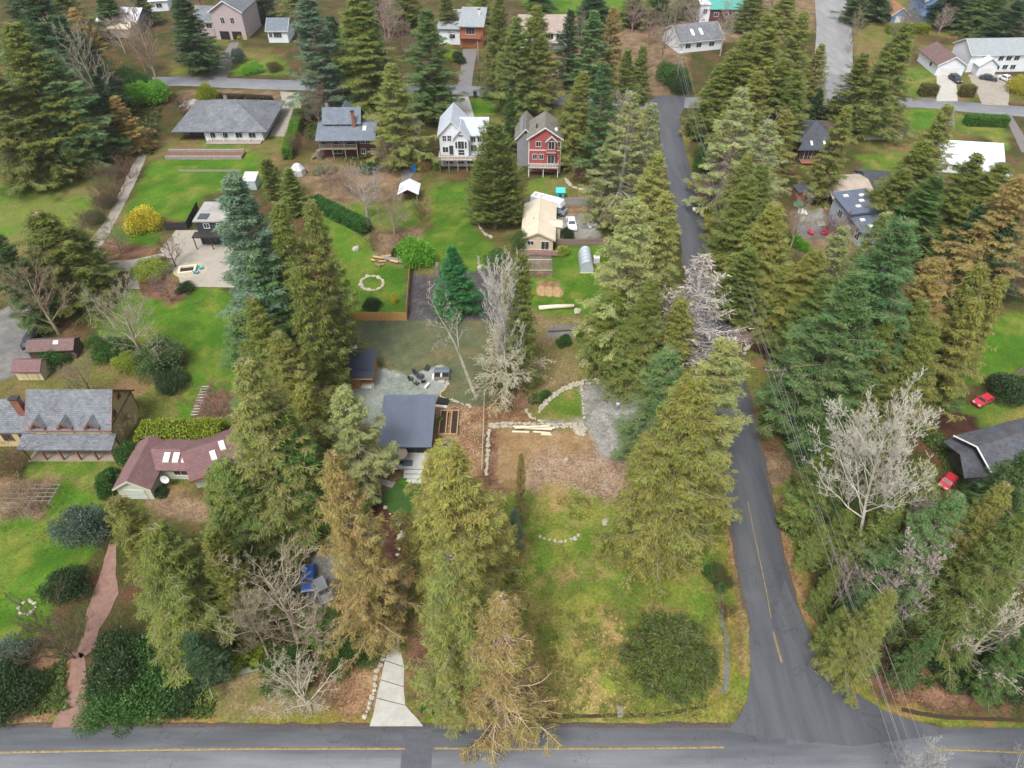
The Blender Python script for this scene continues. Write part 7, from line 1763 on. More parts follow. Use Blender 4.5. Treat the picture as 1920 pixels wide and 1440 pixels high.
for s_ in (.62,):
    c_ = p0 + (p1 - p0) * s_ + nn * .04
    wmb = MB(); wmb.hexa([c_ - d_ * .6 + Vector((0, 0, 1.2)), c_ + d_ * .6 + Vector((0, 0, 1.2)), c_ + d_ * .6 + nn * .06 + Vector((0, 0, 1.2)), c_ - d_ * .6 + nn * .06 + Vector((0, 0, 1.2))], [c_ - d_ * .6 + Vector((0, 0, 2.1)), c_ + d_ * .6 + Vector((0, 0, 2.1)), c_ + d_ * .6 + nn * .06 + Vector((0, 0, 2.1)), c_ - d_ * .6 + nn * .06 + Vector((0, 0, 2.1))])
    wmb.build('window', M_GLASS, ga)
# ---- black modern studio
M_BLACKW = siding_mat('black_cladding', srgb(56, 60, 66), .18, 'Z', .12)
o, W = house('studio', 'black flat roofed studio above the patio', (367, 470), (432, 470))
walls(o, .6, W, 2.2, 9, 0, 5.0, M_BLACKW); MB().box(.3, 1.9, 5.001, W + .3, 9.3, 5.25).build('roof', mat('pale_flat_roof', srgb(176, 172, 168), .8, .12, .6, dirt=(*srgb(130, 128, 124), .6)), o)
MB().box(1.0, 2.6, 5.26, 2.9, 4.6, 5.36).build('roof_panel', M_GLASS, o)
MB().box(0, .2, 2.6, W, 2.19, 2.85).build('canopy', M_DARKTRIM, o)
for x in (.2, W * .5, W - .2): MB().box(x - .07, .3, 0, x + .07, .44, 2.598).build('post', M_DARKTRIM, o)
win(o, (2.6, 2.2, 4.1), 1.0, .9, 'f'); win(o, (2.4, 2.2, 1.3), 2.6, 2.0, 'f', M_DARKTRIM, 3); win(o, (5.2, 2.2, 4.1), 1.2, .9, 'f')
# ---- carport at the lane end
o, W = house('carport', 'small open carport with a pale gabled roof on the lane', (750, 382), (784, 382))
for x in (.15, W - .15):
    for y in (.2, 4): MB().box(x - .08, y - .08, 0, x + .08, y + .08, 2.3).build('post', M_GREYWOOD, o)
gable(o, 0, W, 0, 4.2, 2.3, 3.3, S_WHITE, 'y', .3, .3, .08); MB().box(.2, 4.05, 0, W - .2, 4.19, 2.3).build('back_wall', M_BRWALL, o)
# ---- left outbuildings
o, W = house('shed', 'tan shed with a pinkish roof beside the left gravel drive', (36, 713), (84, 713))
walls(o, 0, W, 0, 2.6, 0, 2.0, M_CREAM, 3.0, 'x'); gable(o, 0, W, 0, 2.6, 2.05, 3.0, S_MAROON, 'x', .3, .25)
for x in (.3, .7): door(o, (W * x, 0, .05), 1.1, 1.7, 'f', M_YWALL)
o, W = house('shed', 'long low shed with a dark brown roof behind the laurel', (62, 676), (146, 672))
walls(o, 0, W, 0, 2.8, 0, 2.0, M_BRWALL, 2.9, 'x'); gable(o, 0, W, 0, 2.8, 2.05, 2.9, S_BROWN, 'x', .3, .2); skylight(o, (W * .62, .9, 2.62), .8, .5, .6)
o, W = house('greenhouse', 'tiny white greenhouse beside the twin cypresses', (458, 356), (482, 356))
walls(o, 0, W, 0, 3.2, 0, 2.0, mat('milky_panel', srgb(190, 206, 206), .3, .08, 1.0), name='panel'); shed_roof(o, -.1, W + .1, -.1, 3.3, 2.05, 2.6, M_POLY, .06)
o, W = house('house', 'far brown roofed house in the left woods', (66, 66), (120, 66))
walls(o, 0, W, 0, 9, 0, 3.2, M_CREAM, 5.6, 'x'); gable(o, 0, W, 0, 9, 3.3, 5.6, S_BROWN, 'x', .5, .4); win(o, (W * .7, 0, 1.8), 1.5, 1.2, 'f')
o, W = house('house', 'white roofed house beyond the bare trees at the back left', (190, 58), (262, 62))
walls(o, 0, W, 0, 10, 0, 3.2, mat('grey_wall2', srgb(130, 130, 132), .8, .1, 1.0), 6, 'x'); gable(o, 0, W, 0, 10, 3.3, 6, S_WHITE, 'x', .6, .4); walls(o, W * .5, W, -5, -.01, 0, 2.6, M_CREAM, name='wing_wall'); shed_roof(o, W * .45, W + .3, -5.4, .2, 2.7, 3.4, S_CREAM, name='wing_roof')
win(o, (2, 0, 1.8), 1.5, 1.2, 'f'); win(o, (5, 0, 1.8), 1.5, 1.2, 'f')
o, W = house('house', 'white roofed house behind the pink house', (285, 22), (318, 20))
walls(o, 0, W, 0, 9, 0, 3.4, M_WHITE, 6, 'x'); gable(o, 0, W, 0, 9, 3.5, 6, S_WHITE, 'x', .5, .4); win(o, (W / 2, 0, 1.8), 1.8, 1.3, 'f')
# ------------------------------------------------------------------ power lines
M_POLE = mat('pole_wood', srgb(138, 126, 112), .9, .2, 2.0, streak=(6, 6, .4))
M_WIRE = mat('wire', srgb(150, 152, 152), .5, .05, 1.0)
def power_pole(base, h, label, arm_w=2.6, side=-1.0, trans=False):
    x, y = base
    o = thing('power_pole', label, 'power pole', (x, y, 0))
    MB().tube([(0, 0, -.2), (0, 0, h * .5), (0, 0, h)], [.19, .16, .12], 10).build('pole', M_POLE, o, True)
    a0, a1 = (-arm_w, .3) if side < 0 else (-.3, arm_w)
    ar = MB().box(a0, -.16, h - .5, a1, -.04, h - .34).build('crossarm', M_POLE, o)
    MB().tube([(a0 * .55, -.1, h - .5), (0, -.1, h - 1.2)], .035, 5).build('brace', M_STEEL, o)
    xs = [a0 + .1, a0 * .68, a0 * .36, .15]
    for xx in xs: MB().tube([(xx, -.1, h - .34), (xx, -.1, h - .22), (xx, -.1, h - .12)], [.05, .07, .03], 6).build('insulator', M_PLASTIC_W, ar)
    if trans: MB().tube([(0, -.32, h - 2.4), (0, -.32, h - 1.4), (0, -.32, h - 1.35)], [.24, .24, .18], 12).build('transformer', M_PLASTIC_W, o, True)
    return [Vector((x + xx, y - .1, h - .1)) for xx in xs] + [Vector((x - .15, y - .1, h - 2.6))]
p0 = power_pole(g(1266, 168), 11.5, 'far power pole with a crossarm beside the back street', trans=True)
p1 = power_pole(g(1329, 388), 9.2, 'power pole carrying a white transformer beside the side road bend', trans=True)
p2 = power_pole(g(1434, 795), 11.0, 'power pole with a crossarm below the brown gravel driveway')
t_ = G(1688, 1400, 8.6); d_ = (t_ - p2[1]); b3 = p2[1] + d_ * 1.7
p3 = power_pole((b3.x + 1.2, b3.y), 10.0, 'power pole below the front road junction')
WG = 'power lines strung along the side road'
def wire(a, b, sag, r=.022, lab='thin power line strung over the side road verge'):
    pts = [a + (b - a) * (i / 16) - Vector((0, 0, sag * 4 * (i / 16) * (1 - i / 16))) for i in range(17)]
    MB().tube(pts, r, 4, False).build('power_line', M_WIRE, None, True, label=lab, cat='power line', group=WG)
for A, B in ((p0, p1), (p1, p2), (p2, p3)):
    for i in range(5): wire(A[i], B[i], (.9 if i < 4 else 1.3), .02 if i < 4 else .035)
o = thing('utility_pole', 'plain wooden pole beside the dark driveway of the wood fronted house', 'utility pole', g(898, 156))
MB().tube([(0, 0, -.2), (0, 0, 11)], [.2, .13], 8).build('pole', M_POLE, o, True); MB().box(-.9, -.06, 10.2, .9, .06, 10.35).build('crossarm', M_POLE, o)
# road signs
M_SIGN = mat('sign_yellow', srgb(232, 206, 40), .5, .06, 1.0)
def sign(px, py, label, s=.5, kind='d'):
    o = thing('road_sign', label, 'road sign', g(px, py))
    MB().tube([(0, 0, -.1), (0, 0, 2.3)], .035, 6).build('post', M_STEEL, o)
    if kind == 'd': q = [(0, -s), (s, 0), (0, s), (-s, 0)]
    else: q = [(-s, -s), (s, -s), (s, s), (-s, s)]
    mb = MB(); mb.hexa([(a, -.07, 2.2 + b) for a, b in q], [(a, -.045, 2.2 + b) for a, b in q]); pl = mb.build('plate', M_SIGN, o)
    q2 = [(a * .88, b * .88) for a, b in q]
    fr = MB()
    for i in range(4): fr.tube([(q2[i][0], -.075, 2.2 + q2[i][1]), (q2[(i + 1) % 4][0], -.075, 2.2 + q2[(i + 1) % 4][1])], .012, 4)
    fr.build('border', M_DARKTRIM, pl)
    if kind == 'd': MB().box(-.22, -.07, 1.25, .22, -.046, 1.55).build('plaque', M_SIGN, o)
sign(1290, 362, 'yellow diamond sign beside the gravel apron', .62)
sign(1321, 440, 'yellow diamond sign on the grass verge below the gravel apron', .52, 'd')

# ------------------------------------------------------------------ fences
def fence(name, label, px, h, m, pw=.14, gap=.012, seg=2.4, rails=True, mesh_only=False, thick=.025):
    """each bay of a fence is a panel of separate pickets between posts"""
    P = [Vector((*g(*p), 0)) for p in px]; A = P[0]
    o = thing(name, label, 'fence', (A.x, A.y, 0))
    for a, b in zip(P[:-1], P[1:]):
        L = (b - a).length; n = max(1, round(L / seg)); u = (b - a).normalized(); nn = Vector((-u.y, u.x, 0))
        for i in range(n + 1):
            p = a - A + u * (L * i / n)
            if i < n or b is P[-1]: MB().box(p.x - .06, p.y - .06, 0, p.x + .06, p.y + .06, h + .08).build('post', m, o)
        for i in range(n):
            s, e = L * i / n + .07, L * (i + 1) / n - .07
            k = max(1, int((e - s) / (pw + gap))); mb = MB()
            for j in range(k):
                q0 = a - A + u * (s + (e - s) * j / k); q1 = a - A + u * (s + (e - s) * (j + 1) / k - gap); hh = h + random.Random(i * 91 + j).uniform(-.03, .03)
                mb.hexa([q0, q1, q1 + nn * thick, q0 + nn * thick], [p + Vector((0, 0, hh)) for p in (q0, q1, q1 + nn * thick, q0 + nn * thick)])
            if rails:
                for zz in (h * .25, h * .8):
                    q0, q1 = a - A + u * s - nn * .06, a - A + u * e - nn * .06
                    mb.hexa([q0 + Vector((0, 0, zz)), q1 + Vector((0, 0, zz)), q1 + nn * .055 + Vector((0, 0, zz)), q0 + nn * .055 + Vector((0, 0, zz))], [p + Vector((0, 0, zz + .09)) for p in (q0, q1, q1 + nn * .055, q0 + nn * .055)])
            mb.build('panel', m, o)
    return o
M_NEWCEDAR = mat('new_cedar', srgb(206, 160, 98), .8, .2, 3.0, streak=(6, 6, .5))
M_GREYF = mat('grey_fence_boards', srgb(164, 166, 158), .9, .18, 3.0, streak=(6, 6, .5))
M_REDF = mat('dull_red_fence_boards', srgb(150, 128, 118), .9, .2, 3.0, streak=(6, 6, .5))
M_OLDF = mat('old_fence_boards', srgb(128, 116, 108), .92, .2, 3.0, streak=(6, 6, .5))
M_BLKF = mat('black_fence_boards', srgb(58, 56, 58), .9, .2, 3.0)
fence('fence', 'new golden cedar board fence round the inner lawn', [(770, 506), (763, 601), (664, 601), (622, 728)], 1.8, M_NEWCEDAR)
fence('fence', 'grey green board fence behind the motorhome', [(985, 384), (1038, 384)], 1.9, M_GREYF)
fence('fence', 'grey green board fence above the parked white car', [(1046, 386), (1122, 386)], 1.9, M_GREYF)
fence('fence', 'dull red fence with a gate between the parking yard and the garden', [(1043, 461), (1080, 461), (1140, 460)], 1.5, M_REDF)
fence('fence', 'black board fence beside the black studio', [(312, 432), (352, 430), (372, 392)], 1.6, M_BLKF)
fence('fence', 'long old board fence above the dark hip roofed house', [(1496, 238), (1560, 240), (1640, 246), (1700, 252)], 1.8, M_OLDF)
fence('fence', 'weathered fence along the far right lawn', [(1860, 740), (1910, 700), (1960, 690)], 1.4, M_OLDF)
fence('fence', 'white slatted fence panels by the far right barn', [(1620, 262), (1690, 262)], 1.3, M_TRIM, pw=.12, gap=.1)
# rail along the lot line
o = thing('rail_fence', 'single bleached rail on posts along the lot line', 'fence', (*g(904, 890), 0))
B = Vector((*g(909, 742), 0)) - Vector((*g(904, 890), 0))
MB().tube([(0, 0, 1.1), (B.x, B.y, 1.1)], .07, 6).build('rail', mat('bleached_wood', srgb(190, 172, 148), .9, .15, 2.0), o)
for i in range(6): p = B * (i / 5); MB().tube([(p.x, p.y, 0), (p.x, p.y, 1.15)], .06, 6).build('post', M_GREYWOOD, o)
# ladder-like trellis by the fenced bed
o = thing('trellis', 'pale ladder shaped trellis beside the pinkish bed', 'trellis', (*g(368, 786), 0)); B = Vector((*g(388, 733), 0)) - Vector((*g(368, 786), 0)); nn = Vector((-B.y, B.x, 0)).normalized() * .5
for s in (-1, 1): MB().tube([nn * s + Vector((0, 0, .9)), B + nn * s + Vector((0, 0, .9))], .05, 5).build('rail', M_GREYWOOD, o)
for i in range(11):
    p = B * (i / 10); MB().tube([p - nn + Vector((0, 0, .96)), p + nn + Vector((0, 0, .96))], .05, 5).build('rung', M_POLY, o)
    if i % 5 == 0:
        for s in (-1, 1): MB().tube([p + nn * s, p + nn * s + Vector((0, 0, .9))], .05, 5).build('post', M_GREYWOOD, o)
# terrace walls before the ranch
M_STONEW = mat('stone_terrace', srgb(158, 150, 146), .9, .25, 2.0, bump=.4)
o = thing('terrace_wall', 'low stone terrace walls with planting beds before the ranch', 'wall', (*g(310, 299), 0)); L = (Vector(g(455, 297)) - Vector(g(310, 299))).length
for k, (yy, hh) in enumerate(((0, .7), (2.6, 1.1))):
    MB().box(0, yy, 0, L, yy + .5, hh).build('wall', M_STONEW, o)
MB().box(0, .51, 0, L, 2.59, .55).build('bed', mat('bed_soil', srgb(132, 96, 78), .95, .3, 3.0), o)
o = thing('terrace_wall', 'thin timber edging across the terraced lawn', 'wall', (*g(335, 322), 0)); MB().box(0, 0, 0, 14, .25, .35).build('wall', M_GREYWOOD, o)
# stone bank behind the ranch is built from boulders below

# ------------------------------------------------------------------ stones
def rock_mesh(seed, m):
    rg = np.random.default_rng(seed); ph = (1 + 5 ** .5) / 2
    v = unit(np.array([(-1, ph, 0), (1, ph, 0), (-1, -ph, 0), (1, -ph, 0), (0, -1, ph), (0, 1, ph), (0, -1, -ph), (0, 1, -ph), (ph, 0, -1), (ph, 0, 1), (-ph, 0, -1), (-ph, 0, 1)], float))
    f = [(0, 11, 5), (0, 5, 1), (0, 1, 7), (0, 7, 10), (0, 10, 11), (1, 5, 9), (5, 11, 4), (11, 10, 2), (10, 7, 6), (7, 1, 8), (3, 9, 4), (3, 4, 2), (3, 2, 6), (3, 6, 8), (3, 8, 9), (4, 9, 5), (2, 4, 11), (6, 2, 10), (8, 6, 7), (9, 8, 1)]
    V = list(map(tuple, v)); mid = {}; F2 = []
    def mp(a, b):
        k = (min(a, b), max(a, b))
        if k not in mid: mid[k] = len(V); V.append(tuple(unit((np.array(V[a]) + np.array(V[b])))))
        return mid[k]
    for a, b, c in f:
        ab, bc, ca = mp(a, b), mp(b, c), mp(c, a); F2 += [(a, ab, ca), (b, bc, ab), (c, ca, bc), (ab, bc, ca)]
    V = np.array(V) * rg.uniform(.72, 1.12, (len(V), 1)) * rg.uniform(.75, 1.15, 3)
    V[:, 2] = V[:, 2] * .72
    return raw_mesh('rock', V, F2, m, False)
M_ROCK = mat('pale_stone', srgb(188, 180, 160), .9, .22, 1.4, dirt=(*srgb(150, 142, 122), .6))
M_ROCKG = mat('grey_stone', srgb(168, 166, 160), .9, .22, 1.4, dirt=(*srgb(118, 116, 106), .6))
ROCKS = [rock_mesh(i, M_ROCK) for i in range(5)]; ROCKSG = [rock_mesh(20 + i, M_ROCKG) for i in range(4)]
_rr = random.Random(12)
def rock_into(o, A, x, y, s, lib=ROCKS, z=0.0):
    c = add('rock', _rr.choice(lib), o, (x - A.x, y - A.y, s * .35 + z), _rr.uniform(0, 6.28)); k = s * _rr.uniform(.8, 1.25); c.scale = (k, k * _rr.uniform(.8, 1.2), k * _rr.uniform(.8, 1.1))
def rock_row(name, label, px, n, s=(.2, .36), rows=1, width=.5, lib=ROCKS, cat='stone wall'):
    L = smooth_line([g(*p) for p in px], 12) if len(px) > 2 else np.array([g(*p) for p in px])
    d = np.r_[0, np.cumsum(np.linalg.norm(np.diff(L, axis=0), axis=1))]
    A = Vector((L[0][0], L[0][1], 0)); o = thing(name, label, cat, (A.x, A.y, 0))
    for r in range(rows):
        for i in range(n):
            t = (i + _rr.random() * .6) / n * d[-1]; x, y = np.interp(t, d, L[:, 0]), np.interp(t, d, L[:, 1])
            off = (r - (rows - 1) / 2) * width
            rock_into(o, A, x + _rr.uniform(-.12, .12), y + off + _rr.uniform(-.12, .12), _rr.uniform(*s), lib, .12 * (r % 2))
    return o
rock_row('stone_ring', 'oval ring of pale stones round a bed on the inner lawn', [(676, 531), (682, 523), (697, 518), (712, 522), (719, 531), (712, 541), (697, 545), (682, 541), (676, 531)], 30, (.26, .42), cat='stone ring')
rock_row('stone_wall', 'curved pale dry stone wall above the grass triangle', [(1010, 772), (1030, 750), (1055, 732), (1090, 719), (1130, 715), (1184, 713)], 46, (.2, .36), 2, .42)
rock_row('stone_wall', 'pale dry stone wall along the top of the dirt pad', [(918, 799), (960, 798), (1020, 799), (1096, 799)], 50, (.18, .34), 2, .42)
rock_row('stone_wall', 'pale dry stone wall down the left side of the dirt pad', [(917, 806), (914, 850), (911, 892)], 34, (.18, .36), 1)
rock_row('stone_edging', 'short line of pale stones between grass and gravel', [(1090, 724), (1092, 750), (1095, 786)], 13, (.16, .3), cat='stone edging')
rock_row('stone_edging', 'small curve of stones below the grass triangle', [(986, 768), (996, 782), (1008, 788), (1022, 790)], 11, (.16, .28), cat='stone edging')
rock_row('stone_pile', 'heap of pale stones at the gravel corner', [(1080, 806), (1097, 812)], 9, (.25, .5), 3, .6, cat='stone pile')
rock_row('stone_edging', 'arc of white stones on the vacant lot', [(1012, 1007), (1042, 1016), (1066, 1015), (1090, 1003)], 10, (.2, .42), cat='stone edging')
rock_row('stone_edging', 'row of pale stones up the left side of the driveway', [(684, 1348), (698, 1310), (708, 1262), (722, 1215), (738, 1170), (734, 1140)], 26, (.16, .36), cat='stone edging')
rock_row('stone_edging', 'row of stones below the parked blue car', [(585, 1138), (605, 1137), (628, 1134)], 8, (.25, .45), cat='stone edging')
rock_row('stone_edging', 'curved stone edge between the seeded soil and the planter yard', [(836, 705), (838, 722), (826, 742), (850, 752), (885, 764)], 26, (.16, .32), cat='stone edging')
rock_row('stone_edging', 'scattered pale stones in the dark mulch by the lane', [(700, 930), (742, 975), (752, 1005), (745, 1050)], 10, (.18, .4), cat='stone edging')
rock_row('stone_edging', 'pale stones along the brown gravel driveway mouth', [(1376, 597), (1400, 598), (1440, 602)], 12, (.2, .4), cat='stone edging')
rock_row('stone_edging', 'pale stones round the rust coloured bush', [(1395, 665), (1402, 652), (1418, 648), (1432, 655)], 12, (.22, .45), cat='stone edging')
rock_row('stone_bank', 'grey boulder bank behind the ranch', [(345, 198), (400, 196), (460, 198), (520, 200)], 34, (.5, .9), 2, 1.8, ROCKSG, cat='stone bank')
rock_row('stone_edging', 'stones along the right side of the long lawn', [(893, 415), (905, 435), (925, 448)], 12, (.2, .45), cat='stone edging')
rock_row('stone_edging', 'winding pale stone path edge below the red house', [(1060, 335), (1072, 350), (1100, 358), (1118, 360)], 22, (.25, .5), cat='stone edging')
rock_row('stone_edging', 'ring of stones round the small fire pit on the left lawn', [(36, 1140), (48, 1128), (64, 1130), (66, 1142), (52, 1152), (38, 1148), (36, 1140)], 15, (.14, .24), cat='stone ring')
for px, py, s, lb in [(1135, 980, .55, 'lone white boulder beside dark mulch on the vacant lot'), (1062, 863, .42, 'white boulder on the rubble'), (1083, 585, .75, 'flat white boulder beside the bleached log'), (752, 1008, .6, 'white boulder in the dark mulch above the lane'),
                      (668, 468, .8, 'grey boulder at the hedge end'), (900, 502, .6, 'boulder at the corner of the wood chips'), (732, 1151, .4, 'white stone at the lane edge')]:
    x, y = g(px, py); o = thing('boulder', lb, 'boulder', (x, y, 0)); c = add('rock', _rr.choice(ROCKS), o, (0, 0, s * .3), 1.0); c.scale = (s * 1.2, s * .9, s * .8)
# loose pebbles on the rubble patch: too many to count
def pebbles(poly, n, s, m, seed):
    rg = np.random.default_rng(seed); P = [g(*p) for p in poly]; xs, ys = zip(*P); x, y = rg.uniform(min(xs), max(xs), n * 2), rg.uniform(min(ys), max(ys), n * 2)
    k = (poly_sd(x, y, P) > 0) & (VN[2].fbm(x, y, 2.5, 3) > .42); x, y = x[k], y[k]; n = len(x); sz = rg.uniform(*s, n) * rg.random(n) ** .5
    b = np.array([(-1, -1, -.3), (1, -1, -.3), (1, 1, -.3), (-1, 1, -.3), (0, 0, .9)]) ; an = rg.random(n) * 6.28
    q = np.einsum('nij,kj->nki', np.stack([np.stack([np.cos(an), -np.sin(an), 0 * an], -1), np.stack([np.sin(an), np.cos(an), 0 * an], -1), np.stack([0 * an, 0 * an, 1 + 0 * an], -1)], 1), b)
    V = q * sz[:, None, None] + np.stack([x, y, sz * .2], -1)[:, None]
    F = np.array([(0, 1, 4), (1, 2, 4), (2, 3, 4), (3, 0, 4)]); Fc = (np.arange(n)[:, None, None] * 5 + F[None]).reshape(-1, 3)
    add('pebbles', raw_mesh('pebbles', V.reshape(-1, 3), Fc, m), kind='stuff')
pebbles([(990, 855), (1100, 850), (1190, 870), (1180, 960), (1080, 940), (1000, 910)], 800, (.03, .1), mat('tan_stone', srgb(176, 158, 132), .9, .25, 2.0), 5)
pebbles([(815, 755), (915, 762), (905, 860), (850, 850)], 350, (.03, .1), M_ROCK, 6)
pebbles([(770, 515), (845, 522), (936, 500), (940, 600), (758, 600)], 260, (.04, .12), mat('bark_chunk', srgb(122, 116, 114), .9, .3, 3.0), 7)
pebbles([(590, 1215), (655, 1195), (715, 1235), (700, 1330), (640, 1345)], 500, (.03, .08), mat('fallen_leaves', srgb(186, 150, 112), .9, .3, 3.0), 8)
pebbles([(1600, 1225), (1830, 1275), (1880, 1300), (1860, 1335), (1700, 1325)], 700, (.03, .08), mat('fallen_leaves2', srgb(160, 122, 96), .9, .3, 3.0), 9)
pebbles([(1020, 1200), (1180, 1160), (1180, 1330), (1030, 1340)], 300, (.04, .11), mat('fallen_leaves3', srgb(196, 170, 120), .9, .3, 3.0), 10)
pebbles([(1000, 600), (1130, 600), (1190, 700), (1010, 760)], 400, (.04, .12), mat('fallen_leaves4', srgb(180, 150, 120), .9, .3, 3.0), 11)

# ------------------------------------------------------------------ timber
M_LUMBER = mat('bleached_lumber', srgb(226, 214, 188, .62), .8, .1, 2.0, streak=(.5, 8, 8))
o = thing('lumber_stack', 'pale boards stacked on the stone wall above the dirt pad', 'lumber', (*g(960, 812), 0)); A = Vector((*g(960, 812), 0))
for k, (xa, ya, xb, yb) in enumerate([(962, 803, 1040, 806), (965, 806, 1035, 809), (960, 810, 992, 811), (1000, 810, 1032, 813), (1014, 815, 1034, 816), (970, 808, 1030, 804)]):
    a, b = Vector((*g(xa, ya), 0)) - A, Vector((*g(xb, yb), 0)) - A; u = (b - a).normalized(); n_ = Vector((-u.y, u.x, 0)) * .14
    z = .35 + .05 * k if k in (0, 1, 5) else .06
    MB().hexa([a - n_ + Vector((0, 0, z)), b - n_ + Vector((0, 0, z)), b + n_ + Vector((0, 0, z)), a + n_ + Vector((0, 0, z))], [a - n_ + Vector((0, 0, z + .09)), b - n_ + Vector((0, 0, z + .09)), b + n_ + Vector((0, 0, z + .09)), a + n_ + Vector((0, 0, z + .09))]).build('board', M_LUMBER, o)
M_LOGB = mat('log_bark', srgb(146, 122, 100), .9, .25, 3.0); M_LOGC = mat('split_wood', srgb(206, 172, 124), .9, .15, 3.0)
o = thing('log_pile', 'pile of split logs and grey planks behind the inner lawn', 'log pile', (*g(722, 495), 0))
for k in range(14):
    a = _rr.uniform(-.4, .5); x, y = _rr.uniform(-3, 5), _rr.uniform(-1, 2.4); l = _rr.uniform(.8, 2.4); r_ = _rr.uniform(.13, .24)
    MB().tube([(x, y, r_ + .1 * (k % 3)), (x + l * math.cos(a), y + l * math.sin(a) - .4, r_ + .1 * (k % 3))], r_, 7).build('log', M_LOGC if k % 3 else M_LOGB, o)
for k in range(4): MB().hexa([(-1 + .2 * k, 2.2 - .35 * k, .3), (2.8 + .2 * k, .8 - .35 * k, .3), (2.9 + .2 * k, 1.08 - .35 * k, .3), (-.9 + .2 * k, 2.48 - .35 * k, .3)], [(-1 + .2 * k, 2.2 - .35 * k, .4 + .04 * k), (2.8 + .2 * k, .8 - .35 * k, .4 + .04 * k), (2.9 + .2 * k, 1.08 - .35 * k, .4 + .04 * k), (-.9 + .2 * k, 2.48 - .35 * k, .4 + .04 * k)]).build('plank', M_GREYWOOD, o)
def log(px0, px1, r_, label, m=None, name='log'):
    a, b = Vector((*g(*px0), r_)), Vector((*g(*px1), r_)); o = thing(name, label, 'log', (a.x, a.y, 0)); a0 = Vector((a.x, a.y, 0))
    MB().tube([a - a0, (a + b) / 2 - a0 + Vector((0, .08, 0)), b - a0], [r_, r_ * .92, r_ * .78], 9).build('trunk', m or M_LOGB, o, True)
    MB().tube([b - a0, b - a0 + (b - a).normalized() * .02], r_ * .7, 9).build('cut_end', M_LOGC, o)
log((1010, 581), (1076, 577), .42, 'thick bleached log at the bottom of the green garden', M_LUMBER)
log((1028, 622), (1108, 618), .28, 'dark railway timber above the grey path', M_OLDF)
log((560, 812), (605, 745), .2, 'pale fallen pole left of the thin grey green conifer', M_LUMBER)
o = thing('stump', 'tall weathered stump at the fence corner', 'stump', (*g(821, 516), 0)); MB().tube([(0, 0, -.1), (0, 0, .4), (0, 0, 1.6), (.1, .05, 2.7)], [.75, .5, .42, .36], 11).build('trunk', M_OLDF, o, True)
for a in range(5): MB().tube([(0, 0, .3), (.9 * math.cos(a * 1.25), .9 * math.sin(a * 1.25), .0)], [.22, .08], 6).build('root', M_LOGB, o, True)
# raised beds
M_PLANTW = mat('planter_wood', srgb(190, 160, 120), .85, .2, 3.0)
o = thing('planter', 'square timber planter frame with two soil beds beside the cabin', 'planter', (*g(822, 818), 0)); A = Vector((*g(822, 818), 0)); E_ = Vector((*g(856, 774), 0)) - A; W, D = E_.x + .4, E_.y
MB().box(0, 0, 0, W, .14, .5).build('board', M_PLANTW, o); MB().box(0, D, 0, W, D + .14, .5).build('board', M_PLANTW, o)
for x in (0, .95, W - 1.1, W - .14): MB().box(x, .142, 0, x + .14, D - .002, .5).build('board', M_PLANTW, o)
M_SOIL = mat('dark_soil', srgb(62, 46, 40), .95, .3, 5.0)
MB().box(.142, .144, 0, .948, D - .004, .4).build('soil', M_SOIL, o); MB().box(W - .958, .144, 0, W - .142, D - .004, .4).build('soil', M_SOIL, o)
SH('bush2', 827, 788, .55, .9, srgb(120, 160, 40), 'bright leafy plant in the timber planter', name='shrub')
for px, py, w_, l_, lb in [(1016, 545, 1.0, 2.8, 'left'), (1030, 546, 1.0, 2.8, 'middle'), (1045, 547, 1.1, 2.8, 'right')]:
    x, y = g(px, py); o = thing('planting_mound', lb + ' tan mulched mound of the three in the green garden', 'garden bed', (x, y, 0))
    k = 12; MB().hexa([(w_ * math.cos(2 * math.pi * i / k), l_ * .6 * math.sin(2 * math.pi * i / k), 0) for i in range(k)], [(w_ * .6 * math.cos(2 * math.pi * i / k), l_ * .42 * math.sin(2 * math.pi * i / k), .28) for i in range(k)]).build('soil', mat('straw_mulch', srgb(176, 146, 104), .95, .3, 3.0), o)

# ------------------------------------------------------------------ garden structures
M_FILM = bpy.data.materials.new('greenhouse_film'); M_FILM.use_nodes = True; _b = M_FILM.node_tree.nodes['Principled BSDF']; _b.inputs['Base Color'].default_value = (.42, .47, .5, 1); _b.inputs['Roughness'].default_value = .25; _b.inputs['Alpha'].default_value = .72
o = thing('greenhouse', 'arched silver greenhouse in the green garden', 'greenhouse', (*g(1100, 512), 0)); L = 5.4
arc = [(1.25 * math.cos(math.pi * i / 10) * (1 if i not in (5,) else 0), 2.4 * math.sin(math.pi * i / 10) ** .75) for i in range(11)]
mb = MB(); n_ = 11; mb.v = [(a, 0, b) for a, b in arc] + [(a, L, b) for a, b in arc]; mb.f = [(i, i + 1, i + 1 + n_, i + n_) for i in range(n_ - 1)]; mb.build('cover', M_FILM, o, True)
for y in (0, L): MB().face([(a, y, b) for a, b in arc]).build('end_panel', M_FILM, o)
for y in np.linspace(0, L, 6):
    MB().tube([(a * 1.01, y, b * 1.01) for a, b in arc], .035, 5).build('hoop', M_STEEL, o)
MB().box(-1.3, -.1, 0, 1.3, -.02, .16).build('sill', M_LUMBER, o)
o = thing('water_tank', 'white caged water tank beside the silver greenhouse', 'tank', (*g(1118, 492), 0)); MB().box(-.55, -.5, .12, .55, .5, 1.2).build('tank', M_PLASTIC_W, o); MB().box(-.6, -.55, 0, .6, .55, .12).build('pallet', M_GREYWOOD, o)
cg = MB()
for i in range(5):
    for s in (-.52, .52): cg.tube([(-.56 + .28 * i, s, .12), (-.56 + .28 * i, s, 1.25)], .02, 4)
for z in (.3, .6, .9, 1.2):
    for s in (-.52, .52): cg.tube([(-.57, s, z), (.57, s, z)], .02, 4)
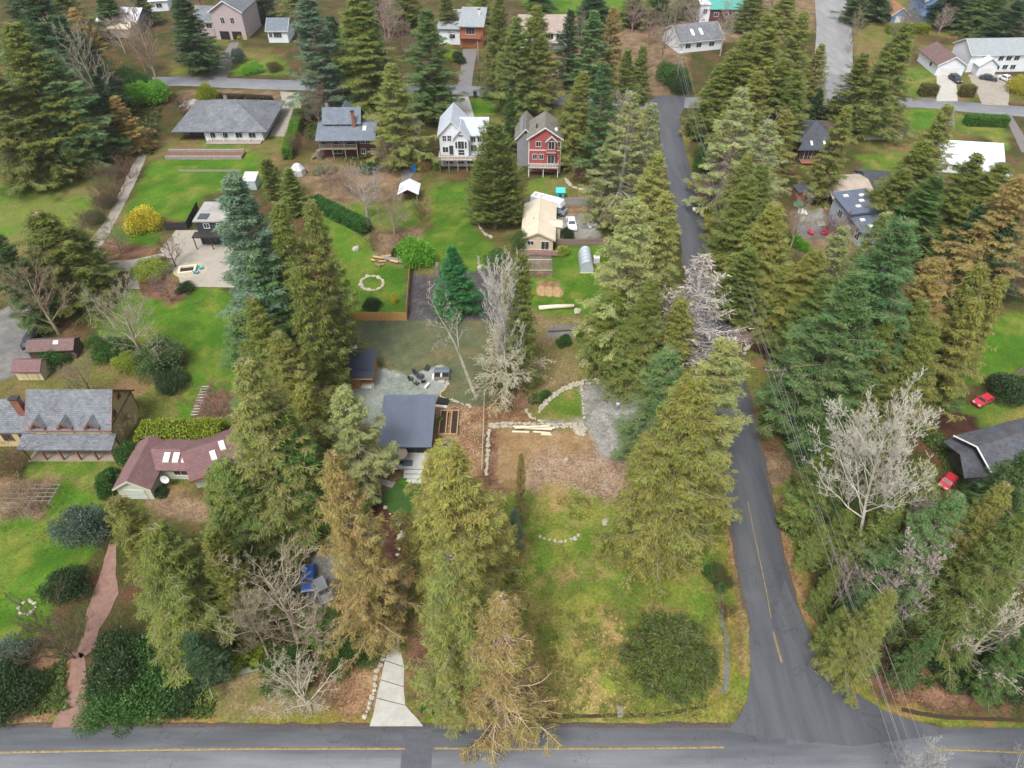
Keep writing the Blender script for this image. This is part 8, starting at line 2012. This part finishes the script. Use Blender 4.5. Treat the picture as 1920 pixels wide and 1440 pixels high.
cg.build('cage', M_STEEL, o)
o = thing('wire_pen', 'flat wire mesh pen below the cream house', 'pen', (*g(986, 521), 0)); A = Vector((*g(986, 521), 0)); C_ = Vector((*g(1035, 482), 0)) - A; W, D = g(1035, 521)[0] - A.x, C_.y
for i in range(4):
    for j in range(3): MB().tube([(W * i / 3, D * j / 2, 0), (W * i / 3, D * j / 2, 1.7)], .05, 5).build('post', M_GREYWOOD, o)
for j in range(3): MB().tube([(0, D * j / 2, 1.7), (W, D * j / 2, 1.7)], .045, 4).build('beam', M_LUMBER, o)
nt_ = MB()
for i in range(25): nt_.tube([(W * i / 24, 0, 1.72), (W * i / 24, D, 1.72)], .012, 3, False)
for j in range(18): nt_.tube([(0, D * j / 17, 1.73), (W, D * j / 17, 1.73)], .012, 3, False)
nt_.build('netting', M_STEEL, o)
o = thing('dome_tent', 'small grey dome garden shelter below the ranch hedge', 'shelter', (*g(560, 326), 0)); mb = MB(); k = 8
for i in range(k):
    a, b = 2 * math.pi * i / k, 2 * math.pi * (i + 1) / k; c_, s_ = math.cos, math.sin
    mb.face([(1.7 * c_(a), 1.7 * s_(a), 0), (1.7 * c_(b), 1.7 * s_(b), 0), (1.6 * c_(b), 1.6 * s_(b), 1.3), (1.6 * c_(a), 1.6 * s_(a), 1.3)]); mb.face([(1.6 * c_(a), 1.6 * s_(a), 1.3), (1.6 * c_(b), 1.6 * s_(b), 1.3), (.7 * c_(b), .7 * s_(b), 2.3), (.7 * c_(a), .7 * s_(a), 2.3)]); mb.face([(.7 * c_(a), .7 * s_(a), 2.3), (.7 * c_(b), .7 * s_(b), 2.3), (0, 0, 2.5)])
mb.build('cover', M_POLY, o)
for i in range(k): a = 2 * math.pi * i / k; MB().tube([(1.72 * math.cos(a), 1.72 * math.sin(a), 0), (1.62 * math.cos(a), 1.62 * math.sin(a), 1.32), (.72 * math.cos(a), .72 * math.sin(a), 2.33)], .04, 4).build('rib', M_STEEL, o)
# arbours in the left garden bed
for k, (px, py, w_, d_) in enumerate([(8, 968, 3.6, 3.0), (60, 955, 3.0, 2.6)]):
    o = thing('arbour', ('wide' if k == 0 else 'narrow') + ' weathered pole arbour in the left garden bed', 'arbour', (*g(px, py), 0))
    for i in range(4):
        for y in (0, d_): MB().tube([(w_ * i / 3, y, 0), (w_ * i / 3 + _rr.uniform(-.1, .1), y, 1.7)], .05, 5).build('post', M_GREYWOOD, o)
        MB().tube([(w_ * i / 3, -.3, 1.7), (w_ * i / 3, d_ + .3, 1.72)], .045, 5).build('beam', M_GREYWOOD, o)
    for y in np.linspace(0, d_, 5): MB().tube([(-.3, y, 1.8), (w_ + .3, y, 1.8)], .04, 5).build('rail', M_GREYWOOD, o)
# plank over the ditch, culvert, ditch line
M_DITCH = mat('ditch_mud', srgb(70, 56, 44), .95, .3, 4.0)
line_ = smooth_line([g(*p) for p in [(1030, 1343), (1100, 1343), (1165, 1341), (1230, 1340), (1290, 1332), (1325, 1322)]], 8)
ribbon('ditch', line_, .16, .16, .006, M_DITCH, .3, 3, kind='structure')
ribbon('ditch', smooth_line([g(*p) for p in [(1690, 1330), (1740, 1340), (1800, 1346), (1930, 1350)]], 8), .16, .16, .006, M_DITCH, .3, 3, kind='structure')
ribbon('ditch', smooth_line([g(*p) for p in [(1350, 1090), (1356, 1170), (1364, 1210), (1362, 1280), (1355, 1300)]], 8), .25, .25, .006, mat('ditch_gravel', srgb(120, 122, 112), .95, .3, 4.0), .3, 3, kind='structure')
o = thing('plank_bridge', 'small grey plank bridge over the roadside ditch', 'bridge', (*g(1164, 1346), 0))
for i in range(3): MB().box(-.3 + i * .2, 0, .05, -.12 + i * .2, 1.2, .12).build('plank', M_GREYWOOD, o)

# ------------------------------------------------------------------ furniture
def chair(px, py, rz, m, label, group, s=1.0):
    o = thing('garden_chair', label, 'chair', (*g(px, py), 0), rz, group); o.scale = (s, s, s)
    MB().hexa([(-.3, -.35, .3), (.3, -.35, .3), (.3, .3, .22), (-.3, .3, .22)], [(-.3, -.35, .35), (.3, -.35, .35), (.3, .3, .27), (-.3, .3, .27)]).build('seat', m, o)
    MB().hexa([(-.3, .28, .25), (.3, .28, .25), (.3, .34, .25), (-.3, .34, .25)], [(-.34, .6, 1.0), (.34, .6, 1.0), (.34, .66, 1.0), (-.34, .66, 1.0)]).build('backrest', m, o)
    for sx in (-1, 1):
        MB().box(sx * .38 - .07, -.38, .55, sx * .38 + .07, .42, .59).build('armrest', m, o)
        MB().box(sx * .36 - .04, -.36, 0, sx * .36 + .04, -.28, .548).build('leg', m, o); MB().box(sx * .36 - .04, .25, 0, sx * .36 + .04, .33, .548).build('leg', m, o)
M_CHAIR = mat('charcoal_plastic', srgb(62, 66, 70), .6, .1, 1.0); M_TEAL = mat('teal_paint', srgb(70, 206, 204), .6, .08, 1.0); M_PINK = mat('pink_plastic', srgb(226, 70, 100), .5, .08, 1.0)
for px, py, a in [(779, 702, 40), (771, 713, 80), (781, 721, 140), (794, 717, 190), (800, 694, -20)]: chair(px, py, R(a), M_CHAIR, 'charcoal garden chair round the fire bowl on the gravel', 'charcoal chairs round the fire bowl', .8)
for px, py, a in [(369, 513, 160), (378, 504, 110)]: chair(px, py, R(a), M_TEAL, 'turquoise garden chair at the square fire pit', 'turquoise chairs on the patio', .95)
for px, py, a in [(1521, 440, 60), (1544, 440, -60)]: chair(px, py, R(a), M_PINK, 'bright pink garden chair in the gravel yard', 'pink chairs in the gravel yard', 1.25)
o = thing('fire_bowl', 'round dark fire bowl among charcoal chairs', 'fire bowl', (*g(788, 708), 0)); mb = MB(); k = 14
for (r0, z0), (r1, z1) in zip([(.35, 0), (.62, .35), (.56, .38), (.3, .2)], [(.62, .35), (.56, .38), (.3, .2), (.01, .15)]):
    for i in range(k):
        a, b = 2 * math.pi * i / k, 2 * math.pi * (i + 1) / k; mb.face([(r0 * math.cos(a), r0 * math.sin(a), z0), (r0 * math.cos(b), r0 * math.sin(b), z0), (r1 * math.cos(b), r1 * math.sin(b), z1), (r1 * math.cos(a), r1 * math.sin(a), z1)])
mb.build('bowl', M_CHAIR, o); MB().tube([(0, 0, 0), (0, 0, .15)], .3, 10).build('foot', M_CHAIR, o)
o = thing('fire_pit', 'square timber edged fire pit on the beige patio', 'fire pit', (*g(352, 508), 0), R(12))
for (a, b, c, d) in ((-1.6, -1.2, 1.6, -.8), (-1.6, .8, 1.6, 1.2), (-1.6, -.798, -1.2, .798), (1.2, -.798, 1.6, .798)): MB().box(a, b, .05, c, d, .5).build('timber', M_LUMBER, o)
MB().box(-1.19, -.79, .06, 1.19, .79, .2).build('pit', M_SOIL, o)
k = 28; sheet('pit_ring', [(g(357, 506)[0] + 3.1 * math.cos(2 * math.pi * i / k), g(357, 506)[1] + 2.6 * math.sin(2 * math.pi * i / k)) for i in range(k)], .056, mat('pale_ring', srgb(190, 178, 156), .9, .1, 1.0), kind='structure')
# umbrella and table on the cabin deck
o = thing('patio_umbrella', 'round tan patio umbrella on the cabin deck', 'umbrella', (g(752, 868, .5)[0], g(752, 868, .5)[1], .5)); mb = MB(); k = 8
for i in range(k):
    a, b = 2 * math.pi * i / k, 2 * math.pi * (i + 1) / k; mb.face([(1.15 * math.cos(a), 1.15 * math.sin(a), 2.0), (1.15 * math.cos(b), 1.15 * math.sin(b), 2.0), (0, 0, 2.45)]); mb.face([(1.15 * math.cos(b), 1.15 * math.sin(b), 2.0), (1.15 * math.cos(a), 1.15 * math.sin(a), 2.0), (1.15 * math.cos(a), 1.15 * math.sin(a), 1.86), (1.15 * math.cos(b), 1.15 * math.sin(b), 1.86)])
mb.build('canopy', mat('tan_canvas', srgb(160, 148, 128), .9, .1, 1.0), o); MB().tube([(0, 0, 0), (0, 0, 2.4)], .03, 6).build('pole', M_STEEL, o); MB().tube([(0, 0, 0), (0, 0, .1)], .32, 10).build('base', M_CHAIR, o)
o = thing('deck_rug', 'dark rug on the pale cabin deck', 'rug', (g(764, 869, .5)[0], g(764, 869, .5)[1], .5)); MB().box(-.7, -.5, .002, .7, .6, .016).build('rug', mat('grey_rug', srgb(96, 104, 118), .95, .15, 3.0), o)
# hot tub on its slab
o = thing('hot_tub', 'grey hot tub with a folded dark cover on a pad by the gravel', 'hot tub', (*g(829, 706), 0)); mb = MB()
MB().box(-1.15, -1.0, 0, 1.15, 1.0, .8).build('shell', mat('grey_cabinet', srgb(150, 142, 136), .7, .1, 1.0), o)
sec = [(-.1, .802), (-.1, 1.0), (.25, 1.12), (.6, 1.12), (1.05, .98), (1.05, .802)]
mb.hexa([(-1.18, y, z) for y, z in sec], [(1.18, y, z) for y, z in sec]); mb.build('raised_cover', mat('slate_vinyl', srgb(112, 120, 132), .35, .08, 1.0), o)
MB().box(-1.1, -.95, .801, 1.1, -.11, .84).build('open_side', M_SHADE, o); MB().box(-.16, -1.06, .845, .08, -.12, .9).build('strap', M_LUMBER, o)
MB().box(-1.5, -.9, 0, -1.16, .4, .3).build('step', M_PLASTIC_W, o); MB().box(-.5, -1.6, 0, .5, -1.01, .22).build('step', M_CONC, o)
o = thing('bench', 'small white bench on the gravel beside the hot tub', 'bench', (*g(801, 726), 0), R(65)); MB().box(-.6, -.2, .4, .6, .2, .46).build('seat', M_PLASTIC_W, o)
for x in (-.5, .5): MB().box(x - .05, -.18, 0, x + .05, .18, .398).build('leg', M_PLASTIC_W, o)
o = thing('water_tank', 'white water tank behind the cedar garden shed', 'tank', (*g(660, 672), 0)); MB().box(-.9, -.6, 0, .9, 1.0, 1.9).build('tank', M_PLASTIC_W, o); MB().tube([(0, .2, 1.9), (0, .2, 2.0)], .25, 10).build('lid', M_POLY, o)
o = thing('tarp', 'black and white tarp at the corner of the metal roof', 'tarp', (*g(828, 752), 0)); MB().hexa([(-.9, -.7, .0), (1.0, -.9, .0), (1.3, .4, .0), (-.6, .8, .0)], [(-.8, -.6, .22), (.8, -.7, .1), (1.1, .3, .3), (-.5, .6, .14)]).build('sheet', M_SHADE, o); MB().hexa([(-1.2, -1.2, 0), (.9, -1.4, 0), (.9, -.95, 0), (-1.1, -.75, 0)], [(-1.1, -1.1, .12), (.8, -1.3, .08), (.8, -1.0, .1), (-1.0, -.8, .12)]).build('white_sheet', M_PLASTIC_W, o)
o = thing('wheeled_bin', 'blue wheeled bin beside the lane gate', 'bin', (*g(777, 322), 0)); MB().hexa([(-.4, -.4, .1), (.4, -.4, .1), (.4, .4, .1), (-.4, .4, .1)], [(-.5, -.5, 1.5), (.5, -.5, 1.5), (.5, .5, 1.5), (-.5, .5, 1.5)]).build('body', mat('blue_plastic', srgb(50, 120, 196), .5, .06, 1.0), o); MB().box(-.54, -.54, 1.502, .54, .54, 1.6).build('lid', _MATS['blue_plastic'], o)
for sx in (-.42, .42): MB().tube([(sx - .06, .4, .14), (sx + .06, .4, .14)], .14, 8).build('wheel', M_CHAIR, o)
for px, py, lb in [(891, 182, 'black wheeled bin at the curb of the pale curved driveway'), (1052, 222, 'black wheeled bin beside the red house')]:
    o = thing('wheeled_bin', lb, 'bin', (*g(px, py), 0)); MB().hexa([(-.4, -.4, .1), (.4, -.4, .1), (.4, .4, .1), (-.4, .4, .1)], [(-.5, -.5, 1.5), (.5, -.5, 1.5), (.5, .5, 1.5), (-.5, .5, 1.5)]).build('body', M_CHAIR, o); MB().box(-.54, -.54, 1.502, .54, .54, 1.6).build('lid', M_CHAIR, o)
o = thing('playhouse', 'small teal playhouse behind the grey green fence', 'playhouse', (*g(1050, 372), 0)); walls(o, -.8, .8, -.6, .8, 0, 1.7, M_TEAL, 2.4, 'x'); gable(o, -.8, .8, -.6, .8, 1.75, 2.4, M_TEAL, 'x', .2, .2, .06); door(o, (0, -.6, .05), .6, 1.2, 'f', M_BRWALL)
o = thing('satellite_dish', 'white dish on a post beside the maroon house', 'satellite dish', (*g(318, 912), 0)); MB().tube([(0, 0, 0), (0, 0, 1.6)], .05, 6).build('post', M_STEEL, o)
mb = MB(); k = 12
for i in range(k): a, b = 2 * math.pi * i / k, 2 * math.pi * (i + 1) / k; mb.face([(.6 * math.cos(a), -.25 + .2 * math.sin(a), 1.75 + .55 * math.sin(a)), (.6 * math.cos(b), -.25 + .2 * math.sin(b), 1.75 + .55 * math.sin(b)), (0, .05, 1.6)])
mb.build('dish', M_PLASTIC_W, o); MB().tube([(0, 0, 1.6), (0, -.6, 1.9)], .02, 4).build('feed_arm', M_STEEL, o)
o = thing('mailbox', 'white mailbox on a post at the gravel apron', 'mailbox', (*g(1299, 402), 0)); MB().box(-.06, -.06, 0, .06, .06, 1.0).build('post', M_GREYWOOD, o); MB().box(-.22, -.35, 1.001, .22, .35, 1.4).build('box', M_PLASTIC_W, o)

# clutter in the gravel yard beside the slate blue roofs
M_GREENT = mat('green_tarp', srgb(50, 120, 84), .6, .15, 2.0); M_CARD = mat('crate_wood', srgb(176, 146, 110), .85, .2, 3.0)
for px, py, m_, s_, lb in [(1500, 384, M_GREENT, (1.4, 1.2, .9), 'green tarpaulin heap beside the red shed'), (1506, 400, M_PLASTIC_W, (1.2, .9, .7), 'white tarpaulin heap below the red shed'), (1532, 352, M_POLY, (1.8, 1.4, .8), 'pale tarpaulin heap behind the lean to'), (1575, 412, M_CARD, (1.5, .8, .5), 'tan heap of firewood before the tan barn'), (1540, 420, M_ROCKG, (1.6, 1.0, .5), 'grey rubble heap in the gravel yard'), (1660, 398, M_POLY, (1.6, 1.2, .9), 'pale tarpaulin heap behind the slate blue roofs'), (1112, 424, M_POLY, (1.5, 1.2, .8), 'white scrap heap at the edge of the parking yard')]:
    o = thing('tarp_heap' if 'tarp' in lb else 'heap', lb, 'heap', (*g(px, py), 0))
    for k in range(3):
        c = add('lump', rock_mesh(70 + k + int(px) % 9, m_), o, (_rr.uniform(-.8, .8), _rr.uniform(-.6, .6), s_[2] * .4), _rr.uniform(0, 6)); c.scale = [v * _rr.uniform(.6, 1.0) for v in s_]
for k, (px, py) in enumerate([(1586, 402), (1592, 404), (1583, 408), (1548, 398)]):
    o = thing('crate', 'wooden crate stacked near the tan barn deck', 'crate', (*g(px, py), 0), _rr.uniform(0, 1.5), 'crates near the tan barn')
    for z in (0, .3, .6): MB().box(-.5, -.5, z, .5, .5, z + .22).build('slat_band', M_CARD, o)
    MB().box(-.44, -.44, .05, .44, .44, .78).build('inner_box', M_OLDF, o)
# ------------------------------------------------------------------ vehicles
M_TYRE = mat('tyre_rubber', srgb(36, 36, 38), .8, .1, 1.0); M_RIM = mat('wheel_rim', srgb(170, 172, 176), .35, .05, 1.0, metal=.7)
def paint(name, c): return mat(name, c, .28, .03, 1.0, spec=.6)
def car(px, py, rz, pm, label, L=4.4, W=1.8, H=1.45, kind='sedan'):
    """front towards -y before turning"""
    o = thing('car', label, 'car', (*g(px, py), 0), rz); h = W / 2
    prof = [(-L / 2, .35), (-L / 2, .62), (-L / 2 + .25, .74), (-L * .2, .86), (L * .36, .92), (L / 2 - .1, .9), (L / 2, .7), (L / 2, .35)]
    mb = MB(); n = len(prof)
    ring = lambda s, k: [(s * h * k, y, z) for y, z in prof]
    mb.v = ring(-1, .97) + ring(1, .97); mb.f = [tuple(range(n)), tuple(range(2 * n - 1, n - 1, -1))] + [(i, i + n, (i + 1) % n + n, (i + 1) % n) for i in range(n)]
    body = mb.build('body', pm, o)
    y0, y1, y2, y3 = (-L * .2, -L * .06, L * .25, L * .4) if kind == 'sedan' else (-L * .22, -L * .1, L * .4, L * .47)
    zb, zt = .885, H; q = .78
    mb = MB(); mb.hexa([(-h * .9, y0, zb - .03), (h * .9, y0, zb - .03), (h * .9, y3, zb), (-h * .9, y3, zb)], [(-h * q, y1, zt), (h * q, y1, zt), (h * q, y2, zt), (-h * q, y2, zt)]); cab = mb.build('cabin', pm, o)
    def quad(pts, nm, t=.012):
        m_ = MB(); c = [Vector(p) for p in pts]; nn = (c[1] - c[0]).cross(c[2] - c[0]).normalized() * t; m_.hexa([p + nn * .3 for p in c], [p + nn * 1.3 for p in c]); m_.build(nm, M_GLASS, cab)
    lerp = lambda a, b, t: tuple(a[i] + (b[i] - a[i]) * t for i in range(3))
    A, B, C, D = (-h * .9, y0, zb), (h * .9, y0, zb), (h * q, y1, zt), (-h * q, y1, zt)
    quad([lerp(lerp(A, B, .07), lerp(D, C, .07), .1), lerp(lerp(A, B, .93), lerp(D, C, .93), .1), lerp(lerp(A, B, .93), lerp(D, C, .93), .9), lerp(lerp(A, B, .07), lerp(D, C, .07), .9)], 'windscreen')
    A, B, C, D = (h * .9, y3, zb), (-h * .9, y3, zb), (-h * q, y2, zt), (h * q, y2, zt)
    quad([lerp(lerp(A, B, .07), lerp(D, C, .07), .15), lerp(lerp(A, B, .93), lerp(D, C, .93), .15), lerp(lerp(A, B, .93), lerp(D, C, .93), .88), lerp(lerp(A, B, .07), lerp(D, C, .07), .88)], 'rear_window')
    for s in (-1, 1):
        A, B, C, D = (s * h * .9, y0, zb), (s * h * .9, y3, zb), (s * h * q, y2, zt), (s * h * q, y1, zt)
        pts = [lerp(lerp(A, B, .1), lerp(D, C, .08), .15), lerp(lerp(A, B, .92), lerp(D, C, .92), .15), lerp(lerp(A, B, .92), lerp(D, C, .92), .85), lerp(lerp(A, B, .1), lerp(D, C, .08), .85)]
        quad(pts if s > 0 else pts[::-1], 'side_window')
        for y in (-L * .31, L * .3):
            w_ = MB().tube([(s * (h - .2), y, .32), (s * (h + .01), y, .32)], .32, 14).build('wheel', M_TYRE, o); MB().tube([(s * (h + .011), y, .32), (s * (h + .02), y, .32)], .2, 10).build('rim', M_RIM, w_)
        MB().box(s * h * .62 - .18, -L / 2 - .015, .6, s * h * .62 + .18, -L / 2 + .1, .74).build('headlight', M_PLASTIC_W, o); MB().box(s * h * .62 - .16, L / 2 - .08, .66, s * h * .62 + .16, L / 2 + .012, .84).build('tail_light', paint('tail_red', srgb(150, 30, 30)), o)
        MB().box(s * h + (.0 if s > 0 else -.16), y0 + .1, .95, s * h + (.16 if s > 0 else 0), y0 + .25, 1.08).build('mirror', pm, o)
    MB().box(-h * .3, -L / 2 - .02, .42, h * .3, -L / 2 + .02, .54).build('grille', M_CHAIR, o)
    return o
P_WHITE, P_RED, P_BLACK, P_BLUE, P_GREY = paint('white_car_paint', srgb(232, 234, 238, .66)), paint('red_car_paint', srgb(206, 52, 70)), paint('black_car_paint', srgb(50, 54, 62)), paint('blue_car_paint', srgb(40, 92, 170)), paint('silver_car_paint', srgb(160, 166, 174))
car(1071, 424, R(4), P_WHITE, 'white sedan parked in the gravel yard beside the cream house', 4.6)
car(1840, 756, R(-62), P_RED, 'red hatchback parked on the grass by the dark roofed garage', 3.2, 1.45, 1.2, kind='hatch')
car(1774, 908, R(-50), P_RED, 'bright red car half hidden below the dark roofed garage', 3.0, 1.4, 1.15, kind='hatch')
car(1790, 152, R(5), P_BLACK, 'black car parked below the white garage with brown roof', 4.6, 1.9, 1.6, 'hatch')
car(1886, 152, R(20), P_WHITE, 'white car parked before the big white house', 4.6)
car(1852, 150, R(60), P_BLACK, 'dark car parked before the big white house', 4.6)
car(581, 1090, R(8), P_BLUE, 'blue car parked under the bare trees', 3.5, 1.6, 1.35, kind='hatch')
car(607, 1112, R(30), P_GREY, 'silver car parked beside the blue car under the cedar', 3.5, 1.6, 1.35, kind='hatch')
# motorhome
o = thing('motorhome', 'white motorhome parked behind the cream house', 'motorhome', (*g(1034, 397), 0), R(62)); pm = P_WHITE
MB().hexa([(-1.15, -1.4, .6), (1.15, -1.4, .6), (1.15, 4.4, .6), (-1.15, 4.4, .6)], [(-1.1, -1.4, 3.0), (1.1, -1.4, 3.0), (1.1, 4.4, 3.0), (-1.1, 4.4, 3.0)]).build('body', pm, o)
MB().hexa([(-1.1, -2.6, 2.0), (1.1, -2.6, 2.0), (1.1, -1.402, 2.0), (-1.1, -1.402, 2.0)], [(-1.0, -2.3, 2.95), (1.0, -2.3, 2.95), (1.0, -1.402, 2.99), (-1.0, -1.402, 2.99)]).build('overcab', pm, o)
MB().hexa([(-.95, -3.3, .5), (.95, -3.3, .5), (.95, -1.402, .5), (-.95, -1.402, .5)], [(-.9, -3.2, 1.15), (.9, -3.2, 1.15), (.85, -1.402, 1.98), (-.85, -1.402, 1.98)]).build('cab', P_GREY, o)
MB().hexa([(-.8, -2.95, 1.32), (.8, -2.95, 1.32), (.75, -2.2, 1.72), (-.75, -2.2, 1.72)], [(-.8, -2.97, 1.36), (.8, -2.97, 1.36), (.75, -2.22, 1.76), (-.75, -2.22, 1.76)]).build('windscreen', M_GLASS, o)
for s in (-1, 1):
    for y in (-2.5, 2.6): w_ = MB().tube([(s * .75, y, .38), (s * 1.02, y, .38)], .38, 14).build('wheel', M_TYRE, o); MB().tube([(s * 1.021, y, .38), (s * 1.04, y, .38)], .2, 10).build('rim', M_RIM, w_)
    MB().box(s * 1.13 - .02, .4, 1.7, s * 1.13 + .02, 1.6, 2.3).build('side_window', M_GLASS, o)
for y, w_ in ((.6, .35), (2.4, .35), (3.6, .5)): MB().box(-w_, y - .3, 3.002, w_, y + .3, 3.16).build('roof_vent', M_POLY, o)
# covered vehicle
o = thing('covered_car', 'car under a black fitted cover on the left gravel drive', 'covered car', (*g(62, 640), 0), R(4)); V_, F_ = [], []
ns, nr_ = 12, 14
for i in range(ns + 1):
    t = i / ns; y = (t - .5) * 4.6; hh = 1.55 * min(1, 1.9 * math.sin(math.pi * min(max(t * .94 + .03, 0), 1)) ** .6) * (.8 if t < .28 or t > .84 else 1); ww = .98 * min(1, 2.2 * math.sin(math.pi * (t * .94 + .03)) ** .5)
    for j in range(nr_ + 1):
        a = math.pi * j / nr_; cx_ = math.cos(a); V_.append((ww * math.copysign(abs(cx_) ** .5, cx_) * (1 + .03 * math.sin(7 * t + j)), y, max(.02, hh * math.sin(a) ** .55 + .02 * math.sin(9 * t + 2 * j))))
for i in range(ns):
    for j in range(nr_): a = i * (nr_ + 1) + j; F_.append((a, a + 1, a + nr_ + 2, a + nr_ + 1))
me = raw_mesh('cover', V_, F_, mat('black_cover', srgb(52, 56, 62), .45, .15, 1.0), True); add('cover', me, o)
for s in (-1, 1):
    for y in (-1.4, 1.4): MB().tube([(s * .74, y, .3), (s * .92, y, .3)], .3, 12).build('wheel', M_TYRE, o)
o = thing('trailer_cover', 'round black tarpaulin beside the covered car', 'tarpaulin', (*g(78, 622), 0)); c = add('tarpaulin', rock_mesh(44, _MATS['black_cover']), o, (0, 0, .7)); c.scale = (1.0, 1.5, 1.2)

# ------------------------------------------------------------------ person
def person(px, py, rz, label):
    o = thing('person', label, 'person', (*g(px, py), 0), rz)
    J = {'pel': (0, 0, .95), 'wst': (0, 0, 1.08), 'chs': (0, -.01, 1.3), 'nck': (0, 0, 1.47), 'hd0': (0, -.01, 1.55), 'hd1': (0, -.015, 1.63), 'hd2': (0, -.01, 1.71)}
    E, rad = [('pel', 'wst'), ('wst', 'chs'), ('chs', 'nck'), ('nck', 'hd0'), ('hd0', 'hd1'), ('hd1', 'hd2')], {'pel': .15, 'wst': .135, 'chs': .155, 'nck': .055, 'hd0': .07, 'hd1': .088, 'hd2': .075}
    for s, n in ((-1, 'l'), (1, 'r')):
        J.update({n + 'sh': (s * .19, 0, 1.4), n + 'el': (s * .25, .03, 1.13), n + 'wr': (s * .25, -.06, .9), n + 'pm': (s * .25, -.09, .83), n + 'hp': (s * .09, 0, .88), n + 'kn': (s * .1, -.02, .5), n + 'an': (s * .11, .02, .09), n + 'to': (s * .13, -.15, .04)})
        rad.update({n + 'sh': .062, n + 'el': .045, n + 'wr': .03, n + 'pm': .034, n + 'hp': .085, n + 'kn': .06, n + 'an': .042, n + 'to': .038})
        E += [('chs', n + 'sh'), (n + 'sh', n + 'el'), (n + 'el', n + 'wr'), (n + 'wr', n + 'pm'), ('pel', n + 'hp'), (n + 'hp', n + 'kn'), (n + 'kn', n + 'an'), (n + 'an', n + 'to')]
        for k in range(5):
            dx = (-.028 + .014 * k) if k < 4 else 0; fl = (.07, .08, .078, .062, .05)[k]; b = J[n + 'pm']
            J[n + 'f%d' % k] = (b[0] + (dx if k < 4 else -s * .05), b[1] - (.01 if k < 4 else .03), b[2] - .035 if k < 4 else b[2] + .0); J[n + 'g%d' % k] = (J[n + 'f%d' % k][0], J[n + 'f%d' % k][1] - .015, J[n + 'f%d' % k][2] - fl)
            rad[n + 'f%d' % k] = .009; rad[n + 'g%d' % k] = .007; E += [(n + 'pm', n + 'f%d' % k), (n + 'f%d' % k, n + 'g%d' % k)]
    ks = list(J); ix = {k: i for i, k in enumerate(ks)}
    me = bpy.data.meshes.new('body'); me.from_pydata([J[k] for k in ks], [(ix[a], ix[b]) for a, b in E], [])
    m, t, b = _nodes('person_clothing'); tc = N(t, 'ShaderNodeTexCoord'); sx = N(t, 'ShaderNodeSeparateXYZ'); t.links.new(tc.outputs['Object'], sx.inputs[0])
    mr = N(t, 'ShaderNodeMapRange'); mr.inputs['From Max'].default_value = 1.8; t.links.new(sx.outputs['Z'], mr.inputs['Value'])
    cr = N(t, 'ShaderNodeValToRGB'); cr.color_ramp.interpolation = 'CONSTANT'; el = cr.color_ramp.elements
    el[0].position = 0; el[0].color = (*srgb(60, 60, 66), 1); el[1].position = .06; el[1].color = (*srgb(150, 168, 196), 1)
    for p, c in ((.53, srgb(236, 238, 242, .7)), (.80, srgb(206, 160, 136)), ): e = el.new(p); e.color = (*c, 1)
    t.links.new(mr.outputs[0], cr.inputs[0]); t.links.new(cr.outputs[0], b.inputs['Base Color']); b.inputs['Roughness'].default_value = .85
    me.materials.append(m)
    bo = add('body', me, o); sk = bo.modifiers.new('skin', 'SKIN'); sk.use_smooth_shade = True
    for k in ks: v = me.skin_vertices[0].data[ix[k]]; v.radius = (rad[k], rad[k] * (.72 if k in ('pel', 'wst', 'chs') else 1)); v.use_root = (k == 'pel')
    ss = bo.modifiers.new('smooth', 'SUBSURF'); ss.levels = 1; ss.render_levels = 1
    hm = rock_mesh(61, mat('dark_hair', srgb(48, 38, 34), .7, .2, 8.0)); h_ = add('hair', hm, o, (0, .02, 1.69)); h_.scale = (.1, .11, .12)
    MB().box(-.035, -.105, 1.6, .035, -.085, 1.64).build('nose', m, o)
person(1157, 768, R(10), 'person in a white top and pale jeans standing on the gravel')
# ------------------------------------------------------------------ thin damp air over the whole place
hm = bpy.data.materials.new('damp_air'); hm.use_nodes = True; _t = hm.node_tree
for n_ in list(_t.nodes):
    if n_.type == 'BSDF_PRINCIPLED': _t.nodes.remove(n_)
pv = _t.nodes.new('ShaderNodeVolumePrincipled'); pv.inputs['Color'].default_value = (.93, .95, 1.0, 1); pv.inputs['Density'].default_value = 0.00008; pv.inputs['Anisotropy'].default_value = .2
_t.links.new(pv.outputs[0], _t.nodes['Material Output'].inputs['Volume'])
SC.cycles.volume_bounces = 0
MB().box(-400, -120, -1.5, 400, 500, 80).build('haze', hm, None, kind='stuff')
